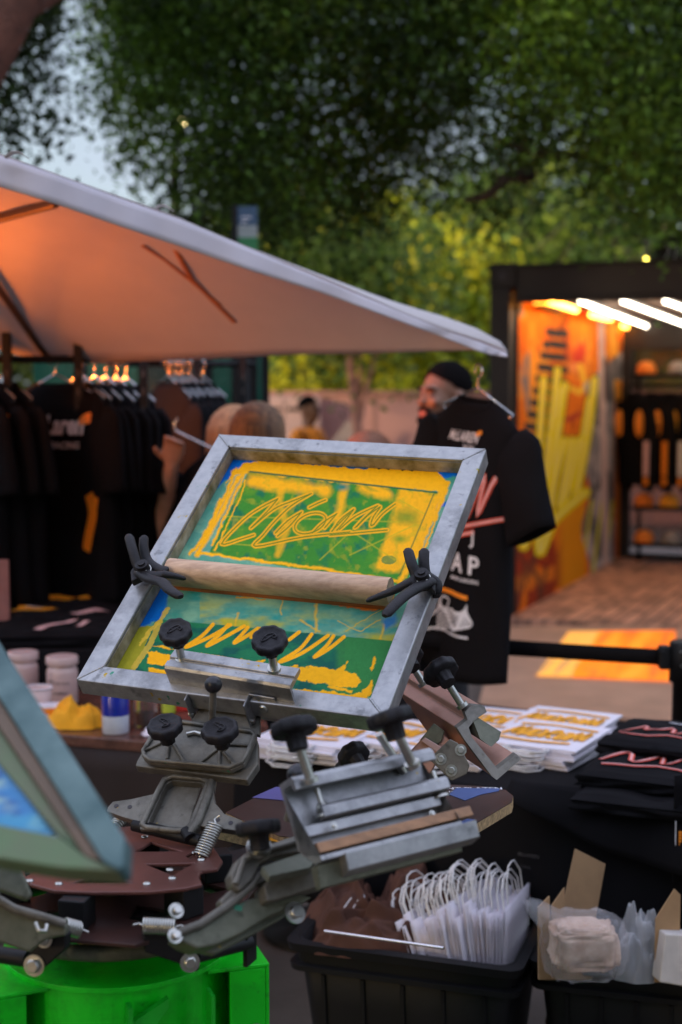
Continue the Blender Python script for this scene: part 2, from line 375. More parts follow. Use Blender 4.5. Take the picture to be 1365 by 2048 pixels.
def crown(name, test, box, depth, ncl, per, spread, size, base, parent, var=.35, dark=1, seed=1, dens=None):
    """leaf clumps fill a real volume; test(px,py) cuts the outline, clumps vary in tone"""
    cl = []
    x0, x1, y0, y1 = box; r = np.random.default_rng(seed); tries = 0
    while len(cl) < ncl and tries < ncl * 60:
        tries += 1
        px, py, d = r.uniform(x0, x1), r.uniform(y0, y1), r.uniform(*depth)
        if not test(px, py): continue
        p = P(px, py, d)
        if mn.noise(p * 1.15 + Vector((seed * 3, 0, 0))) < (-.12 if dens is None else dens(px, py)): continue
        cl.append((p, px, py))
    pos = []; col = []
    for p, px, py in cl:
        n = int(per * r.uniform(.5, 1.5)); q = r.normal(size=(n, 3)) * np.array([spread * .8, spread * .8, spread * 1.15]) + np.array(p)
        q[:, 2] -= np.abs(r.normal(size=n)) * spread * .6
        t = min(1, max(0, .42 + 1.1 * mn.noise(p * 1.3 + Vector((9, 9, seed))) + r.normal() * .16)); b = np.array(base[0]) * (1 - t) + np.array(base[1]) * t
        c = b[None] * (1 + var * r.normal(size=(n, 1))).clip(.3, 2)
        pos.append(q); col.append(c)
    return leaves(name, np.concatenate(pos), size, np.concatenate(col).clip(.002, 1), parent)

# big oak whose crown hangs over the stalls
edge = [(150, -150), (190, -40), (215, 60), (240, 190), (262, 280), (300, 330), (360, 380), (430, 410), (540, 440), (640, 420), (740, 390), (800, 370), (880, 390), (960, 415), (1060, 400), (1200, 400), (1500, 390), (1700, 390), (1700, -500), (60, -500)]
EX = np.array([0.]); 
def in_poly(px, py, pl):
    r = False; n = len(pl)
    for i in range(n):
        x0, y0 = pl[i]; x1, y1 = pl[(i + 1) % n]
        if (y0 > py) != (y1 > py) and px < (x1 - x0) * (py - y0) / (y1 - y0) + x0: r = not r
    return r
oak = thing('oak_tree', (6.0, 13.5, 0), 'huge dark oak tree hanging its crown over stalls and container', 'tree', None)
tb = MB(); tb.tube([(6, 13.5, -.1), (6.05, 13.4, 1), (5.9, 13.2, 2.2), (5.6, 12.8, 3.2), (5.0, 12.2, 4.0)], [.5, .4, .36, .34, .3], 14)
random.seed(3)
for d in ((-1, -.35, .25), (-.9, .1, .5), (-.5, -.8, .35), (.5, -.5, .5), (0, .5, .7)): branch(tb, (5.0, 12.2, 4.0), d, 4.2, .2, 2)
for a, b_, dd in (((1365, 330), (1010, 290), 9.5), ((1060, 350), (930, 400), 9), ((880, 100), (600, 260), 9.4), ((1365, 200), (880, 90), 9.6)):
    tb.tube([P(a[0], a[1], dd + .6), P((a[0] * 2 + b_[0]) / 3, (a[1] * 2 + b_[1]) / 3 - 14, dd + .2), P((a[0] + 2 * b_[0]) / 3, (a[1] + 2 * b_[1]) / 3 + 10, dd), P(b_[0], b_[1], dd)], [.05, .04, .03, .015], 8)
tb.build('trunk', M['bark'], oak)
def oak_d(px, py):
    s = -.25
    for cx, cy, w, h, k in ((420, 240, 90, 150, .30), (1180, 330, 120, 130, .34), (900, 300, 190, 130, .25), (990, 120, 90, 90, .22), (760, 330, 60, 90, .18), (1060, 390, 110, 60, .30), (170, 150, 60, 300, .2), (330, 200, 60, 60, .2), (640, 60, 120, 60, -.2), (650, 330, 120, 80, -.15), (1300, 130, 120, 90, -.15)):
        s += k * math.exp(-((px - cx) / w) ** 2 - ((py - cy) / h) ** 2)
    return s
crown('crown', lambda x, y: in_poly(x + 22 * mn.noise(Vector((y * .02, 1, 0))), y + 40 * mn.noise(Vector((x * .013, 0, 0))), edge), (60, 1600, -420, 600), (7.6, 11.5), 2300, 100, .17, .026,
      ((.014, .036, .006), (.115, .22, .02)), oak, seed=2, dens=oak_d, var=.4)
# nearer tree at the upper left: a length of trunk and hanging leaves
lt = thing('leafy_tree', tuple(P(-420, 1500, 6.0)), 'tree at upper left with reddish brown trunk piece and hanging sprays', 'tree')
lt.location.z = 0; ORG[lt.name] = tuple(lt.location)
tb = MB(); b0 = Vector(lt.location)
tb.tube([b0, b0 + Vector((.1, 0, 1.2)), P(-260, 500, 6), P(-120, 240, 6), P(-10, 70, 6), P(60, -60, 6), P(160, -260, 6), P(300, -500, 6.2)], [.24, .2, .17, .15, .12, .1, .08, .05], 12)
random.seed(5)
for q in ((-120, 240), (-10, 70), (60, -60)): branch(tb, P(*q, 6), (random.uniform(-.4, .6), .4, .4), 1.6, .05, 1)
tb.build('trunk', mat('red_brown_bark', (.14, .055, .035), .9, 0, .4, 14, .9, .02), lt)
ledge = [(-400, -300), (130, -300), (100, -40), (80, 60), (110, 130), (125, 190), (110, 225), (115, 255), (85, 285), (40, 240), (-60, 230), (-400, 220)]
crown('crown', lambda x, y: in_poly(x + 16 * mn.noise(Vector((y * .03, 5, 0))), y, ledge), (-350, 150, -280, 300), (6.4, 8.2), 380, 62, .10, .026, ((.022, .045, .012), (.05, .085, .02)), lt, seed=4, dens=lambda x, y: -.18)
# sprays below the gap
# trees beyond the wall
def far_tree(x, d, h, w, c, label, seed, n=260, name='background_tree', size=.075, trunk=None, z0=.3, per=60):
    b = P(x, 783, d); b.z = 0; t = thing(name, tuple(b), label, 'tree', 'trees beyond the plaza wall')
    tb = MB(); random.seed(seed); tb.tube([b, b + Vector((.1, 0, h * .3)), b + Vector((0, .1, h * .6))], [.16, .12, .06], 10)
    for k in range(5): branch(tb, b + Vector((0, 0, h * .35)), (random.gauss(0, .5), random.gauss(0, .5), .8), h * .45, .06, 1)
    tb.build('trunk', trunk or M['bark'], t)
    r = np.random.default_rng(seed); pos = []; col = []
    for i in range(n):
        u = r.normal(size=3); u /= np.linalg.norm(u); rr = r.uniform(.35, 1) ** .6
        p = np.array(b) + np.array([0, 0, h * (.5 + z0 * .3)]) + u * rr * np.array([w / 2, w / 2, h * .42])
        if mn.noise(Vector(p) * 1.3) < -.06: continue
        m = int(per * r.uniform(.5, 1.4)); q = r.normal(size=(m, 3)) * w * .07 + p; tt = min(1, max(0, .45 + 1.3 * mn.noise(Vector(p) * 1.1)))
        cc = np.array(c[0]) * (1 - tt) + np.array(c[1]) * tt; pos.append(q); col.append(cc[None] * (1 + .3 * r.normal(size=(m, 1))).clip(.4, 2))
    leaves('crown', np.concatenate(pos), size, np.concatenate(col).clip(.003, 1), t); return t
YG = ((.30, .38, .02), (.70, .62, .03)); MG = ((.09, .17, .03), (.26, .34, .04)); DG = ((.02, .05, .012), (.06, .11, .02)); BG = ((.09, .18, .09), (.18, .3, .15))  # yellow pair: sunlight on these far trees put into the leaf colour
far_tree(650, 19, 3.9, 2.8, YG, 'sunlit yellow green small tree seen just above the umbrella edge', 11, 300)
far_tree(800, 20, 4.3, 3.0, YG, 'sunlit yellowish tree with rusty patches between umbrella and container', 12, 300)
far_tree(930, 22, 5.2, 3.6, MG, 'mid green tree right beside the container post', 13, 280)
far_tree(560, 23, 4.8, 3.4, MG, 'green tree behind the green panel and street sign', 14, 280)
far_tree(720, 26, 5.2, 5.5, BG, 'bluish green tree far behind the sunlit yellow trees', 15, 260)
far_tree(1060, 24, 5.8, 4.0, DG, 'dark green tree rising behind the container roof', 16, 260)
far_tree(1260, 23, 5.8, 4.2, MG, 'olive green tree behind the light case on the roof', 17, 260)
far_tree(430, 27, 4.8, 4.0, DG, 'dark tree low behind the umbrella slope', 18, 220)
# far wood closing the view
r = np.random.default_rng(5); K = 60000
x = r.uniform(-26, 30, K); y = r.uniform(30, 36, K); zt = 3.6 + 1.6 * vnoise(x + 40, x * 0 + 3, 5, 2) + (x > -2) * 1.0
z = r.uniform(0, 1, K) * zt; n_ = vnoise(x * 1.5 + 80, z * 1.5 + 9, 1.6, 8)
wc = np.array([.03, .06, .015])[None] * (1 - n_[:, None]) + np.array([.13, .17, .035])[None] * n_[:, None]
wood = leaves('distant_woods', np.stack([x, y, z], 1), .17, wc * r.uniform(.5, 1.5, (K, 1)), None)
tag(wood, 'far mass of green woodland beyond the plaza', 'woodland', kind='stuff')
# young pink-barked tree in front of the wall
ct = thing('slender_tree', tuple(PZ(722, 1085, 0)), 'slender tree with forked pinkish stems before the salmon wall', 'tree')
b = Vector(ct.location); dd = pix(b)[2]; tb = MB()
tb.tube([b, P(722, 900, dd), P(712, 840, dd), P(708, 780, dd), P(700, 715, dd), P(690, 600, dd)], [.07, .06, .055, .05, .045, .03], 10)
tb.tube([P(717, 850, dd), P(728, 800, dd), P(740, 750, dd), P(752, 712, dd), P(775, 600, dd)], [.035, .03, .03, .028, .02], 10)
tb.tube([P(715, 860, dd), P(716, 800, dd), P(722, 740, dd), P(718, 640, dd)], [.03, .025, .025, .02], 10)
tb.build('trunk', M['bark2'], ct)
q = np.concatenate([np.random.default_rng(9).normal(size=(1800, 3)) * .42 + np.array(P(700 + 60 * (i % 3 - 1), 560 + 25 * (i % 2), dd)) for i in range(4)])
leaves('crown', q, .05, np.array([[.10, .17, .03]]) * np.random.default_rng(3).uniform(.5, 1.8, (len(q), 1)), ct)

# unseen hedge added behind and left of the viewer to shade the foreground
r = np.random.default_rng(15); K = 34000
hx = np.concatenate([r.uniform(-22, 11, K), r.uniform(-11.5, -10, K // 2)]); hy = np.concatenate([r.uniform(-7, -5.6, K), r.uniform(-7, 5, K // 2)]); hz = r.uniform(0, 1, K + K // 2) ** .8 * (3.4 + 3.6 * (hy < -5) + .5 * np.sin(hx * 1.3 + hy))
hd = leaves('unseen_shade_hedge', np.stack([hx, hy, hz], 1), .13, np.array([[.03, .06, .015]]) * r.uniform(.5, 1.6, (len(hx), 1)), None)
tag(hd, 'unseen tall hedge added behind and left of the viewer as shade', 'hedge', kind='stuff')
# salmon wall
wy = 17.0
def PY(px, py, y):
    r_ = ray(px, py); return CAM + r_ * (y / r_.y)
wl = thing('plaza_wall', (0, wy, 0), 'long low salmon pink wall running behind the crowd', 'wall')
mb = MB(); x0 = PY(536, 783, wy).x; zt = PY(600, 790, wy).z
mb.box(WF, x0, 8.0, wy, wy + .2, 0, zt); mb.build('wall_panel', mat('salmon_wall', (.60, .32, .28), .8, 0, .05, 1.5, .1), wl, bevel=.01)
mb = MB(); mb.box(WF, x0 - .02, 8.02, wy - .04, wy + .24, zt + .002, zt + .05); mb.build('coping', mat('wall_coping', (.42, .2, .17), .8), wl)
mb = MB()
for xx in np.arange(x0 + 1.25, 8, 2.4): mb.box(WF, xx, xx + .05, wy - .012, wy + .01, .02, zt - .01)
mb.build('joint_strip', mat('wall_joint', (.42, .23, .2), .8), wl)
# white service cabinets at the end of the wall, with dark slots
for k, (xa, xb, lab) in enumerate(((538, 568, 'pinkish white cabinet with a dark slot beside the green panel'), (570, 640, 'pale cabinet with dark slot behind the orange-clad person'))):
    A = PY(xa, 783, wy - .5).x; B = PY(xb, 783, wy - .5).x; z1 = PY(xa, 792, wy - .5).z; z2 = PY(xa, 815, wy - .5).z
    c = thing('service_cabinet', ((A + B) / 2, wy - .5, 0), lab, 'cabinet', 'cabinets by the plaza wall')
    mb = MB(); mb.box(WF, A, B, wy - .5, wy - .1, 0, z1); mb.build('body', mat('cabinet_white', (.62, .42, .40), .6), c, bevel=.01)
    mb = MB(); mb.box(WF, A + .03, B - .04, wy - .508, wy - .49, z2 - .04, z2); mb.build('slot', M['blk'], c)
# tarpaulin draped at an angle
mb = MB(); A = PY(690, 840, 16.4); B = PY(640, 890, 16.2); C_ = PY(700, 900, 16.3)
mb.prism(Fr(PY(640, 900, 16.3), (1, 0, 0), z=(0, -1, 0)), [(0, -.4), (.42, -.4), (.42, .38), (.3, .32), (.12, .08)], -.01, .01)
tag(mb.build('tarpaulin', mat('grey_tarp', (.5, .4, .38), .7)), 'pale grey sheet slanting against the salmon wall', 'sheet')

# street sign on its post
sp = PY(492, 783, 9.5); s = thing('banner_sign', (sp.x, sp.y, 0), 'blue white and green banner sign on black post above umbrella', 'sign')
mb = MB(); xa, xb = PY(466, 500, 7.4).x, PY(476, 500, 7.4).x; mb.box(WF, xa, xb, 7.36, 7.4, 0, PY(470, 411, 7.4).z)
mb.build('post', M['blk'], s)
mb = MB(); xa, xb = PY(477, 500, 7.4).x, PY(516, 500, 7.4).x
z = [PY(490, k, 7.4).z for k in (414, 452, 476, 540, 700)]
for i in range(4): mb.box(WF, xa, xb, 7.37, 7.39, z[i + 1] + .001, z[i], mi=i)
mb.build('panel', [mat('sign_blue', (.05, .1, .17), .5), mat('sign_grey', (.3, .34, .33), .5), mat('sign_green', (.03, .2, .07), .5), M['blk']], s)
mb = MB(); f = lambda a, b: (a, 9.468, b)
for i, wds in enumerate(('PARK', 'BAYSIDE')): pass
for i in range(3): mb.box(WF, xa + .02, xb - .03 - .02 * i, 7.366, 7.369, z[0] - .06 - .02 * i, z[0] - .053 - .02 * i)
mb.build('sign_lines', M['wt'], s)
# dark flat box top peeking over the umbrella
mb = MB(); a = PY(360, 440, 9.0); c = PY(408, 470, 9.0); mb.box(WF, a.x, c.x, 9, 9.3, 0, a.z); mb.box(WF, a.x - .02, c.x + .02, 8.98, 9.32, a.z + .001, a.z + .03)
tag(mb.build('signal_cabinet', M['blk'], bevel=.006), 'black cabinet top just above the umbrella slope', 'cabinet')
# lit street lamp seen through the oak leaves
lp = P(367, 250, 12.5); s = thing('street_lamp', (lp.x, lp.y, 0), 'lit street lamp glowing pale yellow through oak leaves', 'street lamp')
mb = MB(); mb.tube([(lp.x - .1, lp.y + .1, 0), (lp.x - .1, lp.y + .1, lp.z - .3), (lp.x - .05, lp.y + .1, lp.z + .1), (lp.x, lp.y, lp.z + .06)], [.05, .04, .03, .02], 10); mb.build('pole', M['blk'], s)
mb = MB(); mb.sphere(lp, .05, 16, 10, (1, 1, .8)); mb.build('lamp_globe', emat('lamp_glow', (1, .83, .35), 12), s)
mb = MB(); mb.lathe(Fr(lp + Vector((0, 0, .045)), (1, 0, 0), (0, 1, 0)), [(.1, 0), (.07, .04), (.02, .06)], 16); mb.build('lamp_hood', M['blk'], s)

# ================================================================== shipping-container shop
CA = math.atan(.405); q = Vector((math.cos(CA), -math.sin(CA), 0)); w = Vector((math.sin(CA), math.cos(CA), 0))
C0 = PZ(975, 1236, .08); C0.z = 0; CF = Fr(C0, q, w)
def cz(px, py):  # height of a pixel above the front-left post
    r_ = ray(px, py); o = CAM; N = w
    return (CAM + r_ * ((C0 - CAM).dot(N) / r_.dot(N))).z
ZT = cz(985, 530); ZH = cz(1015, 596); Lx = 6.0; DP = 3.75; ZF = .09
con = thing('shipping_container', tuple(C0), 'black steel shipping container shop with orange graffiti wall inside', 'container')
mb = MB()
PW = .135
mb.box(CF, 0, PW, 0, PW, 0, ZT - .15); mb.box(CF, Lx - PW, Lx, 0, PW, 0, ZT - .15)
mb.box(CF, -.003, .17, -.003, .165, ZT - .149, ZT + .01); mb.box(CF, Lx - .165, Lx + .003, -.003, .165, ZT - .149, ZT + .01)
mb.box(CF, .171, Lx - .166, .02, .12, ZH, ZT - .02); mb.box(CF, .171, Lx - .166, .003, .13, ZH - .03, ZH - .001); mb.box(CF, .171, Lx - .166, .0, .13, ZT - .019, ZT)
mb.build('frame', M['frame_c'], con, bevel=.006)
mb = MB(); mb.box(CF, .05, Lx - .05, .14, DP + .1, ZT - .05, ZT - .012); mb.build('roof', M['frame_c'], con)
# inner bits of the corner casting
mb = MB(); mb.lathe(Fr(CF.at(.085, -.004, ZT - .07), q, z=-w), [(.035, 0), (.035, .001)], 16); mb.build('casting_hole', M['dk'], con)
# slatted ceiling
mb = MB(); ZC = ZH + .02
mb.box(CF, .14, Lx - .14, .14, DP, ZC + .08, ZC + .1)
for i in range(34): mb.box(CF, .2 + i * .165, .2 + i * .165 + .05, .14, DP, ZC, ZC + .078)
mb.build('ceiling', mat('dark_slat_ceiling', (.16, .075, .04), .55), con)
# graffiti wall: painted on a dense sheet, colours worked out in numpy
def wallpt(a, b): return CF.at(PW + .02, a * DP + (1 - a) * .16, b)
NU, NV = 150, 260
mb = MB(); mb.grid(lambda a, b: wallpt(a, ZF + b * (ZC - ZF)), NU, NV, sm=False)
XY = np.array([pix(p)[:2] for p in mb.v]); X, Y = XY[:, 0], XY[:, 1]; U = (X - 1013) / 232
og = lambda *c: tuple(x * 1.0 for x in lin(c))
n1 = vnoise(X * 2.2, Y, 60, 3); n2 = vnoise(X * 3, Y * .6, 22, 5)
Cc = np.ones((len(X), 3)) * np.array([.85, .20, .012])
Cc = over(Cc, (.95, .40, .04), (n1 - .45) * 4 * (Y < 900)); Cc = over(Cc, (.5, .07, .015), (n2 - .56) * 6)
Cc = over(Cc, (.78, .62, .5), (1 - np.clip((X - 1013) / 26, 0, 1)) * (Y < 840) * .9)
Cc = over(Cc, (.22, .2, .22), (n1 - .57) * 9 * (X < 1060) * (Y < 830))
Cc = over(Cc, (.36, .045, .015), np.clip((Y - 1040) / 60, 0, 1) * (X < 1150) * (n1 > .38))
Cc = over(Cc, (.8, .3, .01), np.clip((X - 1110) / 20, 0, 1) * (Y > 1010) * (X < 1172))
Cc = over(Cc, (.75, .2, .02), (abs(Y - 1178 - (X - 1000) * -.3) < 20 * n2 + 4) * (X < 1110) * 1.)
Cc = over(Cc, (.1, .05, .03), (n2 > .56) * (Y > 1100) * (X < 1100) * .7)
for i in range(17):                                 # ladder of dark bars
    y0 = 664 + i * 23.5; x0_ = 1092 - max(0, i) * 5.2; x1_ = 1137 - max(0, i - 3) * 4.6
    Cc = over(Cc, (.045, .045, .05), ((X > x0_) & (X < x1_) & (abs(Y - y0 - (X - x0_) * .1) < 8) & (y0 < 900)) * 1.)
Cc = over(Cc, (.55, .05, .03), 1 - np.hypot((X - 1155) / 20, (Y - 715) / 34) * .9 + n2 * .6)
Cc = over(Cc, (.9, .33, .1), (np.hypot((X - 1150) / 14, (Y - 735) / 10) < 1) * .8)
Cc = over(Cc, (.9, .55, .05), (dist(X, Y, [(1160, 730), (1172, 770), (1160, 786), (1140, 775)]) < 5) * 1.)
Cc = over(Cc, (.5, .06, .04), (dist(X, Y, [(1118, 840), (1140, 838), (1158, 828)]) < 5) * 1.)
gr = (X > 1172 + 8 * np.sin(Y * .04)) & (X < 1246 - (Y > 760) * 16) & (Y > 700 + (1246 - X) * .9)
Cc = over(Cc, (.27, .24, .25), gr * 1.); Cc = over(Cc, (.6, .48, .45), gr * (n2 > .54) * .8); Cc = over(Cc, (.1, .09, .09), gr * (n1 > .56) * .8)
Cc = over(Cc, (.7, .62, .04), gr * (Y > 1000) * (abs(((X * .9 + Y * .12) % 19) - 8) < 2.5))
Cc = over(Cc, (.72, .5, .45), ((abs(X - 1204 - (Y - 700) * .02) < 6) & (Y > 640)) * .9); Cc = over(Cc, (.08, .05, .05), (dist(X, Y, [(1212, 720), (1214, 800)]) < 5) * .9)
YL = [[(1088, 760), (1078, 900), (1066, 1000)], [(1116, 740), (1098, 900), (1085, 1010)], [(1130, 770), (1108, 930), (1098, 1040)], [(1120, 780), (1116, 835)], [(1190, 760), (1178, 860), (1160, 960)],
      [(1180, 800), (1150, 990)], [(1160, 880), (1130, 1000)], [(1066, 1000), (1048, 1092), (1080, 1010), (1080, 1104), (1110, 1040), (1172, 985)], [(1100, 870), (1088, 1010)], [(1145, 880), (1120, 1010)], [(1130, 880), (1110, 960), (1100, 1030)], [(1170, 880), (1156, 980)]]
for s_ in YL:
    d_ = dist(X, Y, smooth2(s_, 5)); Cc = over(Cc, (.12, .1, .02), (d_ < 11) * .6); 
for i, s_ in enumerate(YL):
    d_ = dist(X, Y, smooth2(s_, 5)); wd_ = 10 if i == 7 else 7.5
    Cc = over(Cc, (.92, .74, .008), d_ < wd_); Cc = over(Cc, (.95, .8, .3), (d_ < 2.2) * .8)
mb.build('graffiti_wall', vmat('graffiti_paint', .85, .15, 40, spec=.1), con, col=Cc.clip(0, 1))
mb = MB(); mb.box(CF, .14, PW + .018, .14, DP + .02, ZF, ZC); mb.box(CF, .07, .139, .14, DP + .1, 0, ZT - .06); mb.build('side_wall', M['frame_c'], con)
# back wall: frame and big window
mb = MB(); by = DP + .0
def bx(px): # a coordinate on back wall from px
    r_ = ray(px, 783); N = w; p = CAM + r_ * ((CF.at(0, by, 0) - CAM).dot(N) / r_.dot(N)); return (p - C0).dot(q)
def bz(px, py):
    r_ = ray(px, py); N = w; return (CAM + r_ * ((CF.at(0, by, 0) - CAM).dot(N) / r_.dot(N))).z
a0, a1 = bx(1236), bx(1262); zb, zt_ = bz(1250, 1105), bz(1250, 700)
mb.box(CF, a0 - .05, a1, by, by + .12, 0, ZC + .07); mb.box(CF, a1 + .001, Lx - .1, by, by + .12, zt_, ZC + .07); mb.box(CF, a1 + .001, Lx - .1, by, by + .12, 0, bz(1300, 1108))
for a in (2.6, 4.2): mb.box(CF, a1 + a - 1, a1 + a + .06 - 1, by + .02, by + .1, bz(1300, 1107), zt_ - .001)
mb.build('window_frame', M['frame_c'], con, bevel=.004)
mb = MB(); mb.box(CF, a1 + .001, Lx - .1, by + .13, by + .136, .2, zt_); mb.build('window_pane', mat('tinted_glass', (.5, .4, .35), .08, 0, .02, 4, 0, tr=.9, rvar=.02), con)
# rail, shelves and stock before the back window
SK = []
def bpt(px, py, off=.35):   # a point off metres in front of the back wall
    r_ = ray(px, py); return CAM + r_ * ((CF.at(0, by - off, 0) - CAM).dot(w) / r_.dot(w))
def shelf(px0, py, lab):
    A = bpt(px0, py, .4); t = thing('shelf', tuple(A), lab, 'shelf', 'shelves at the back of the container'); fr = Fr(A, q, w); mb = MB(); mb.box(fr, 0, 2.2, -.02, .28, -.035, 0); mb.build('board', M['blk'], t)
    mb = MB(); mb.box(fr, .02, .05, .2, .23, -.6, -.036); mb.box(fr, 1.2, 1.23, .2, .23, -.6, -.036); mb.build('upright', M['blk'], t); return fr
def cap_(fr, a, m, lab):
    t = thing('cap', tuple(fr.at(a, .08, .002)), lab, 'cap', 'caps on the container shelves'); f2 = Fr(fr.at(a, .08, .002), fr.x, fr.y); mb = MB(); mb.lathe(f2, [(.085, 0), (.088, .04), (.07, .085), (.03, .105), (.004, .11)], 20); mb.build('crown', m, t)
    mb = MB(); mb.grid(lambda u, v: f2.at((u - .5) * .15, -.07 - v * .08 * (1 - (2 * u - 1) ** 2 * .5), .01 - .012 * (2 * u - 1) ** 2), 8, 4); mb.build('peak', m, t, solid=.004)
oc = mat('orange_cotton', (.8, .22, .02), .8); gc = mat('grey_cotton', (.3, .26, .24), .8)
SHF = [shelf(1262, 748, 'highest shelf behind the container window stock'), shelf(1262, 1012, 'middle shelf below the hanging jackets'), shelf(1262, 1085, 'low shelf with caps near the container floor')]
for k, (a, m_, lab) in enumerate(((.12, oc, 'orange cap at the left of the highest shelf'), (.4, gc, 'grey cap beside the orange one on the highest shelf'))): cap_(SHF[0], a, m_, lab)
for k, (a, m_, lab) in enumerate(((.1, oc, 'orange cap at the left of the middle shelf'), (.32, M['yel'], 'yellow orange cap on the middle shelf'), (.56, gc, 'grey cap third on the middle shelf'), (.8, oc, 'orange cap at the right of the middle shelf'))): cap_(SHF[1], a, m_, lab)
for k, (a, m_, lab) in enumerate(((.1, oc, 'orange cap at the left of the low shelf'), (.34, gc, 'grey cap on the low shelf'), (.6, oc, 'second orange cap on the low shelf'), (.82, gc, 'grey cap at the right of the low shelf'))): cap_(SHF[2], a, m_, lab)
A = bpt(1250, 772, .3); rl = thing('stock_rail', tuple(A), 'thin black rail holding long-sleeved tops in the container', 'clothes rail'); mb = MB(); mb.cyl(A, A + q * 2.3, .014); mb.build('bar', M['blk'], rl); mb = MB(); mb.cyl(A + q * 1.9, Vector((A.x + q.x * 1.9, A.y + q.y * 1.9, ZF)), .012); mb.build('post', M['blk'], rl)
def jacket(px, m2, m3, lab):
    p = bpt(px, 785, .3); t = thing('long_sleeved_top', tuple(p), lab, 'top', 'long-sleeved tops on the container rail'); fr = Fr(p, (q * .75 - w * .5), (w * .75 + q * .5)); mb = MB(); rg = []
    for k in range(10):
        z_ = -k * .09; ww = (.06, .17, .21, .20, .19, .19, .19, .19, .19, .18)[k]; rg.append([fr.at(ww * math.cos(a), .07 * math.sin(a), z_) for a in (2 * math.pi * i / 16 for i in range(16))])
    mb.rings(rg); mb.build('body_panel', M['tee'], t)
    for sx in (-1, 1):
        mb = MB(); mb.tube([fr.at(sx * .17, 0, -.08), fr.at(sx * .23, -.03, -.35), fr.at(sx * .24, -.05, -.72), fr.at(sx * .23, -.05, -.86)], [.055, .055, .045, .04], 10); s0 = mb.build('sleeve', M['tee'], t)
        mb = MB(); mb.box(fr, sx * .235 - .022, sx * .235 + .022, -.112, -.095, -.72, -.42); mb.build('sleeve_print', m3, t)
        mb = MB(); mb.sphere(fr.at(sx * .12, -.075, -.27), 1, 12, 8, (.04, .012, .12)); mb.build('chest_patch', m2, t)
        mb = MB(); mb.box(fr, sx * .235 - .02, sx * .235 + .02, -.112, -.095, -.80, -.735); mb.build('cuff_print', M['orp'], t)
for px, m2, m3, lab in ((1272, M['orp'], M['pk'], 'dark top with orange chest patches at the left of container rail'), (1308, M['orp'], M['orp'], 'dark top with orange sleeve print, second on container rail'), (1340, M['yel'], M['wt'], 'dark top with yellow patches and white sleeve print'), (1378, M['yel'], M['wt'], 'dark top cut by the right picture edge on container rail')): jacket(px, m2, m3, lab)
# ceiling tubes
wm = emat('white_tube_glow', (1, .86, .66), 6); om = emat('amber_tube_glow', (1, .36, .05), 7)
def tube_light(pa, pb, m, lab, grp, n, rr=.011):
    A = PZ(*pa, ZC - .05); B = PZ(*pb, ZC - .05); B = B
    t = thing('tube_light', tuple(A + Vector((0, 0, .05))), lab, 'ceiling light', grp)
    Ln = (B - A).length
    for k in range(n):
        f0, f1 = k / n + .01, (k + 1) / n - .01
        mb = MB(); mb.cyl(A + (B - A) * f0, A + (B - A) * f1, rr, n=10); mb.build('tube', m, t)
    mb = MB(); fr = Fr(A, B - A, (0, 0, 1)); mb.box(fr, 0, Ln, .02, .045, -.01, .01); mb.build('mount', M['blk'], t)
tube_light((1158, 602), (1306, 657), wm, 'white ceiling tube light nearest the graffiti wall', 'white tube lights', 3)
tube_light((1243, 602), (1392, 657), wm, 'white ceiling tube light, second from the graffiti wall', 'white tube lights', 3)
tube_light((1328, 602), (1480, 657), wm, 'white ceiling tube light cut by the right picture edge', 'white tube lights', 3)
tube_light((1103, 604), (1153, 620), om, 'short amber tube light nearest the container opening', 'amber tube lights', 1, .02)
tube_light((1183, 629), (1222, 638), om, 'short amber tube light halfway into the container', 'amber tube lights', 1, .02)
tube_light((1246, 651), (1283, 661), om, 'short amber tube light deepest in the container', 'amber tube lights', 1, .02)
# amber wall washers tucked in the corner over the graffiti
for k, (pa, lab) in enumerate((((1072, 612), 'amber wall washer above the graffiti nearest the opening'), ((1145, 634), 'amber wall washer above the graffiti, middle one'), ((1208, 655), 'amber wall washer above the graffiti in the far corner'))):
    A = PZ(*pa, ZC - .03); t = thing('wall_washer', tuple(A), lab, 'ceiling light', 'amber wall washers')
    fr = Fr(A, w, q); mb = MB(); mb.box(fr, -.22, .22, -.10, .10, -.02, .0); mb.build('diffuser', emat('amber_washer_glow', (1, .25, .02), 6), t)
    mb = MB(); mb.box(fr, -.24, .24, -.12, .12, .001, .03); mb.build('housing', M['blk'], t)
# floor of bricks and the boarded platform
brm = mat('brick_pavers', (.33, .17, .11), .6, 0, .2, 6, .3); t_ = brm.node_tree; bk = t_.nodes.new('ShaderNodeTexBrick'); tc_ = t_.nodes.new('ShaderNodeTexCoord'); mp_ = t_.nodes.new('ShaderNodeMapping'); mp_.inputs['Rotation'].default_value = (0, 0, R(-45) - CA)
bk.inputs['Scale'].default_value = 2.6; bk.inputs['Color1'].default_value = (.75, .38, .24, 1); bk.inputs['Color2'].default_value = (.30, .15, .10, 1); bk.inputs['Mortar'].default_value = (.07, .04, .03, 1); bk.inputs['Mortar Size'].default_value = .02
t_.links.new(tc_.outputs['Object'], mp_.inputs[0]); t_.links.new(mp_.outputs[0], bk.inputs['Vector']); t_.links.new(bk.outputs['Color'], t_.nodes['Principled BSDF'].inputs['Base Color'])
mb = MB(); mb.box(CF, .136, Lx - .14, .0, DP, .01, ZF); tag(mb.build('shop_floor', brm), kind='structure')
mb = MB(); pts = [PZ(1000, 1252, ZF), PZ(955, 1412, ZF), PZ(1345, 1441, ZF), PZ(1800, 1475, ZF), PZ(1800, 1240, ZF)]
mb.prism(WF, [(p.x, p.y) for p in pts], .045, ZF - .002); tag(mb.build('platform', M['plank'], bevel=.006), kind='structure')
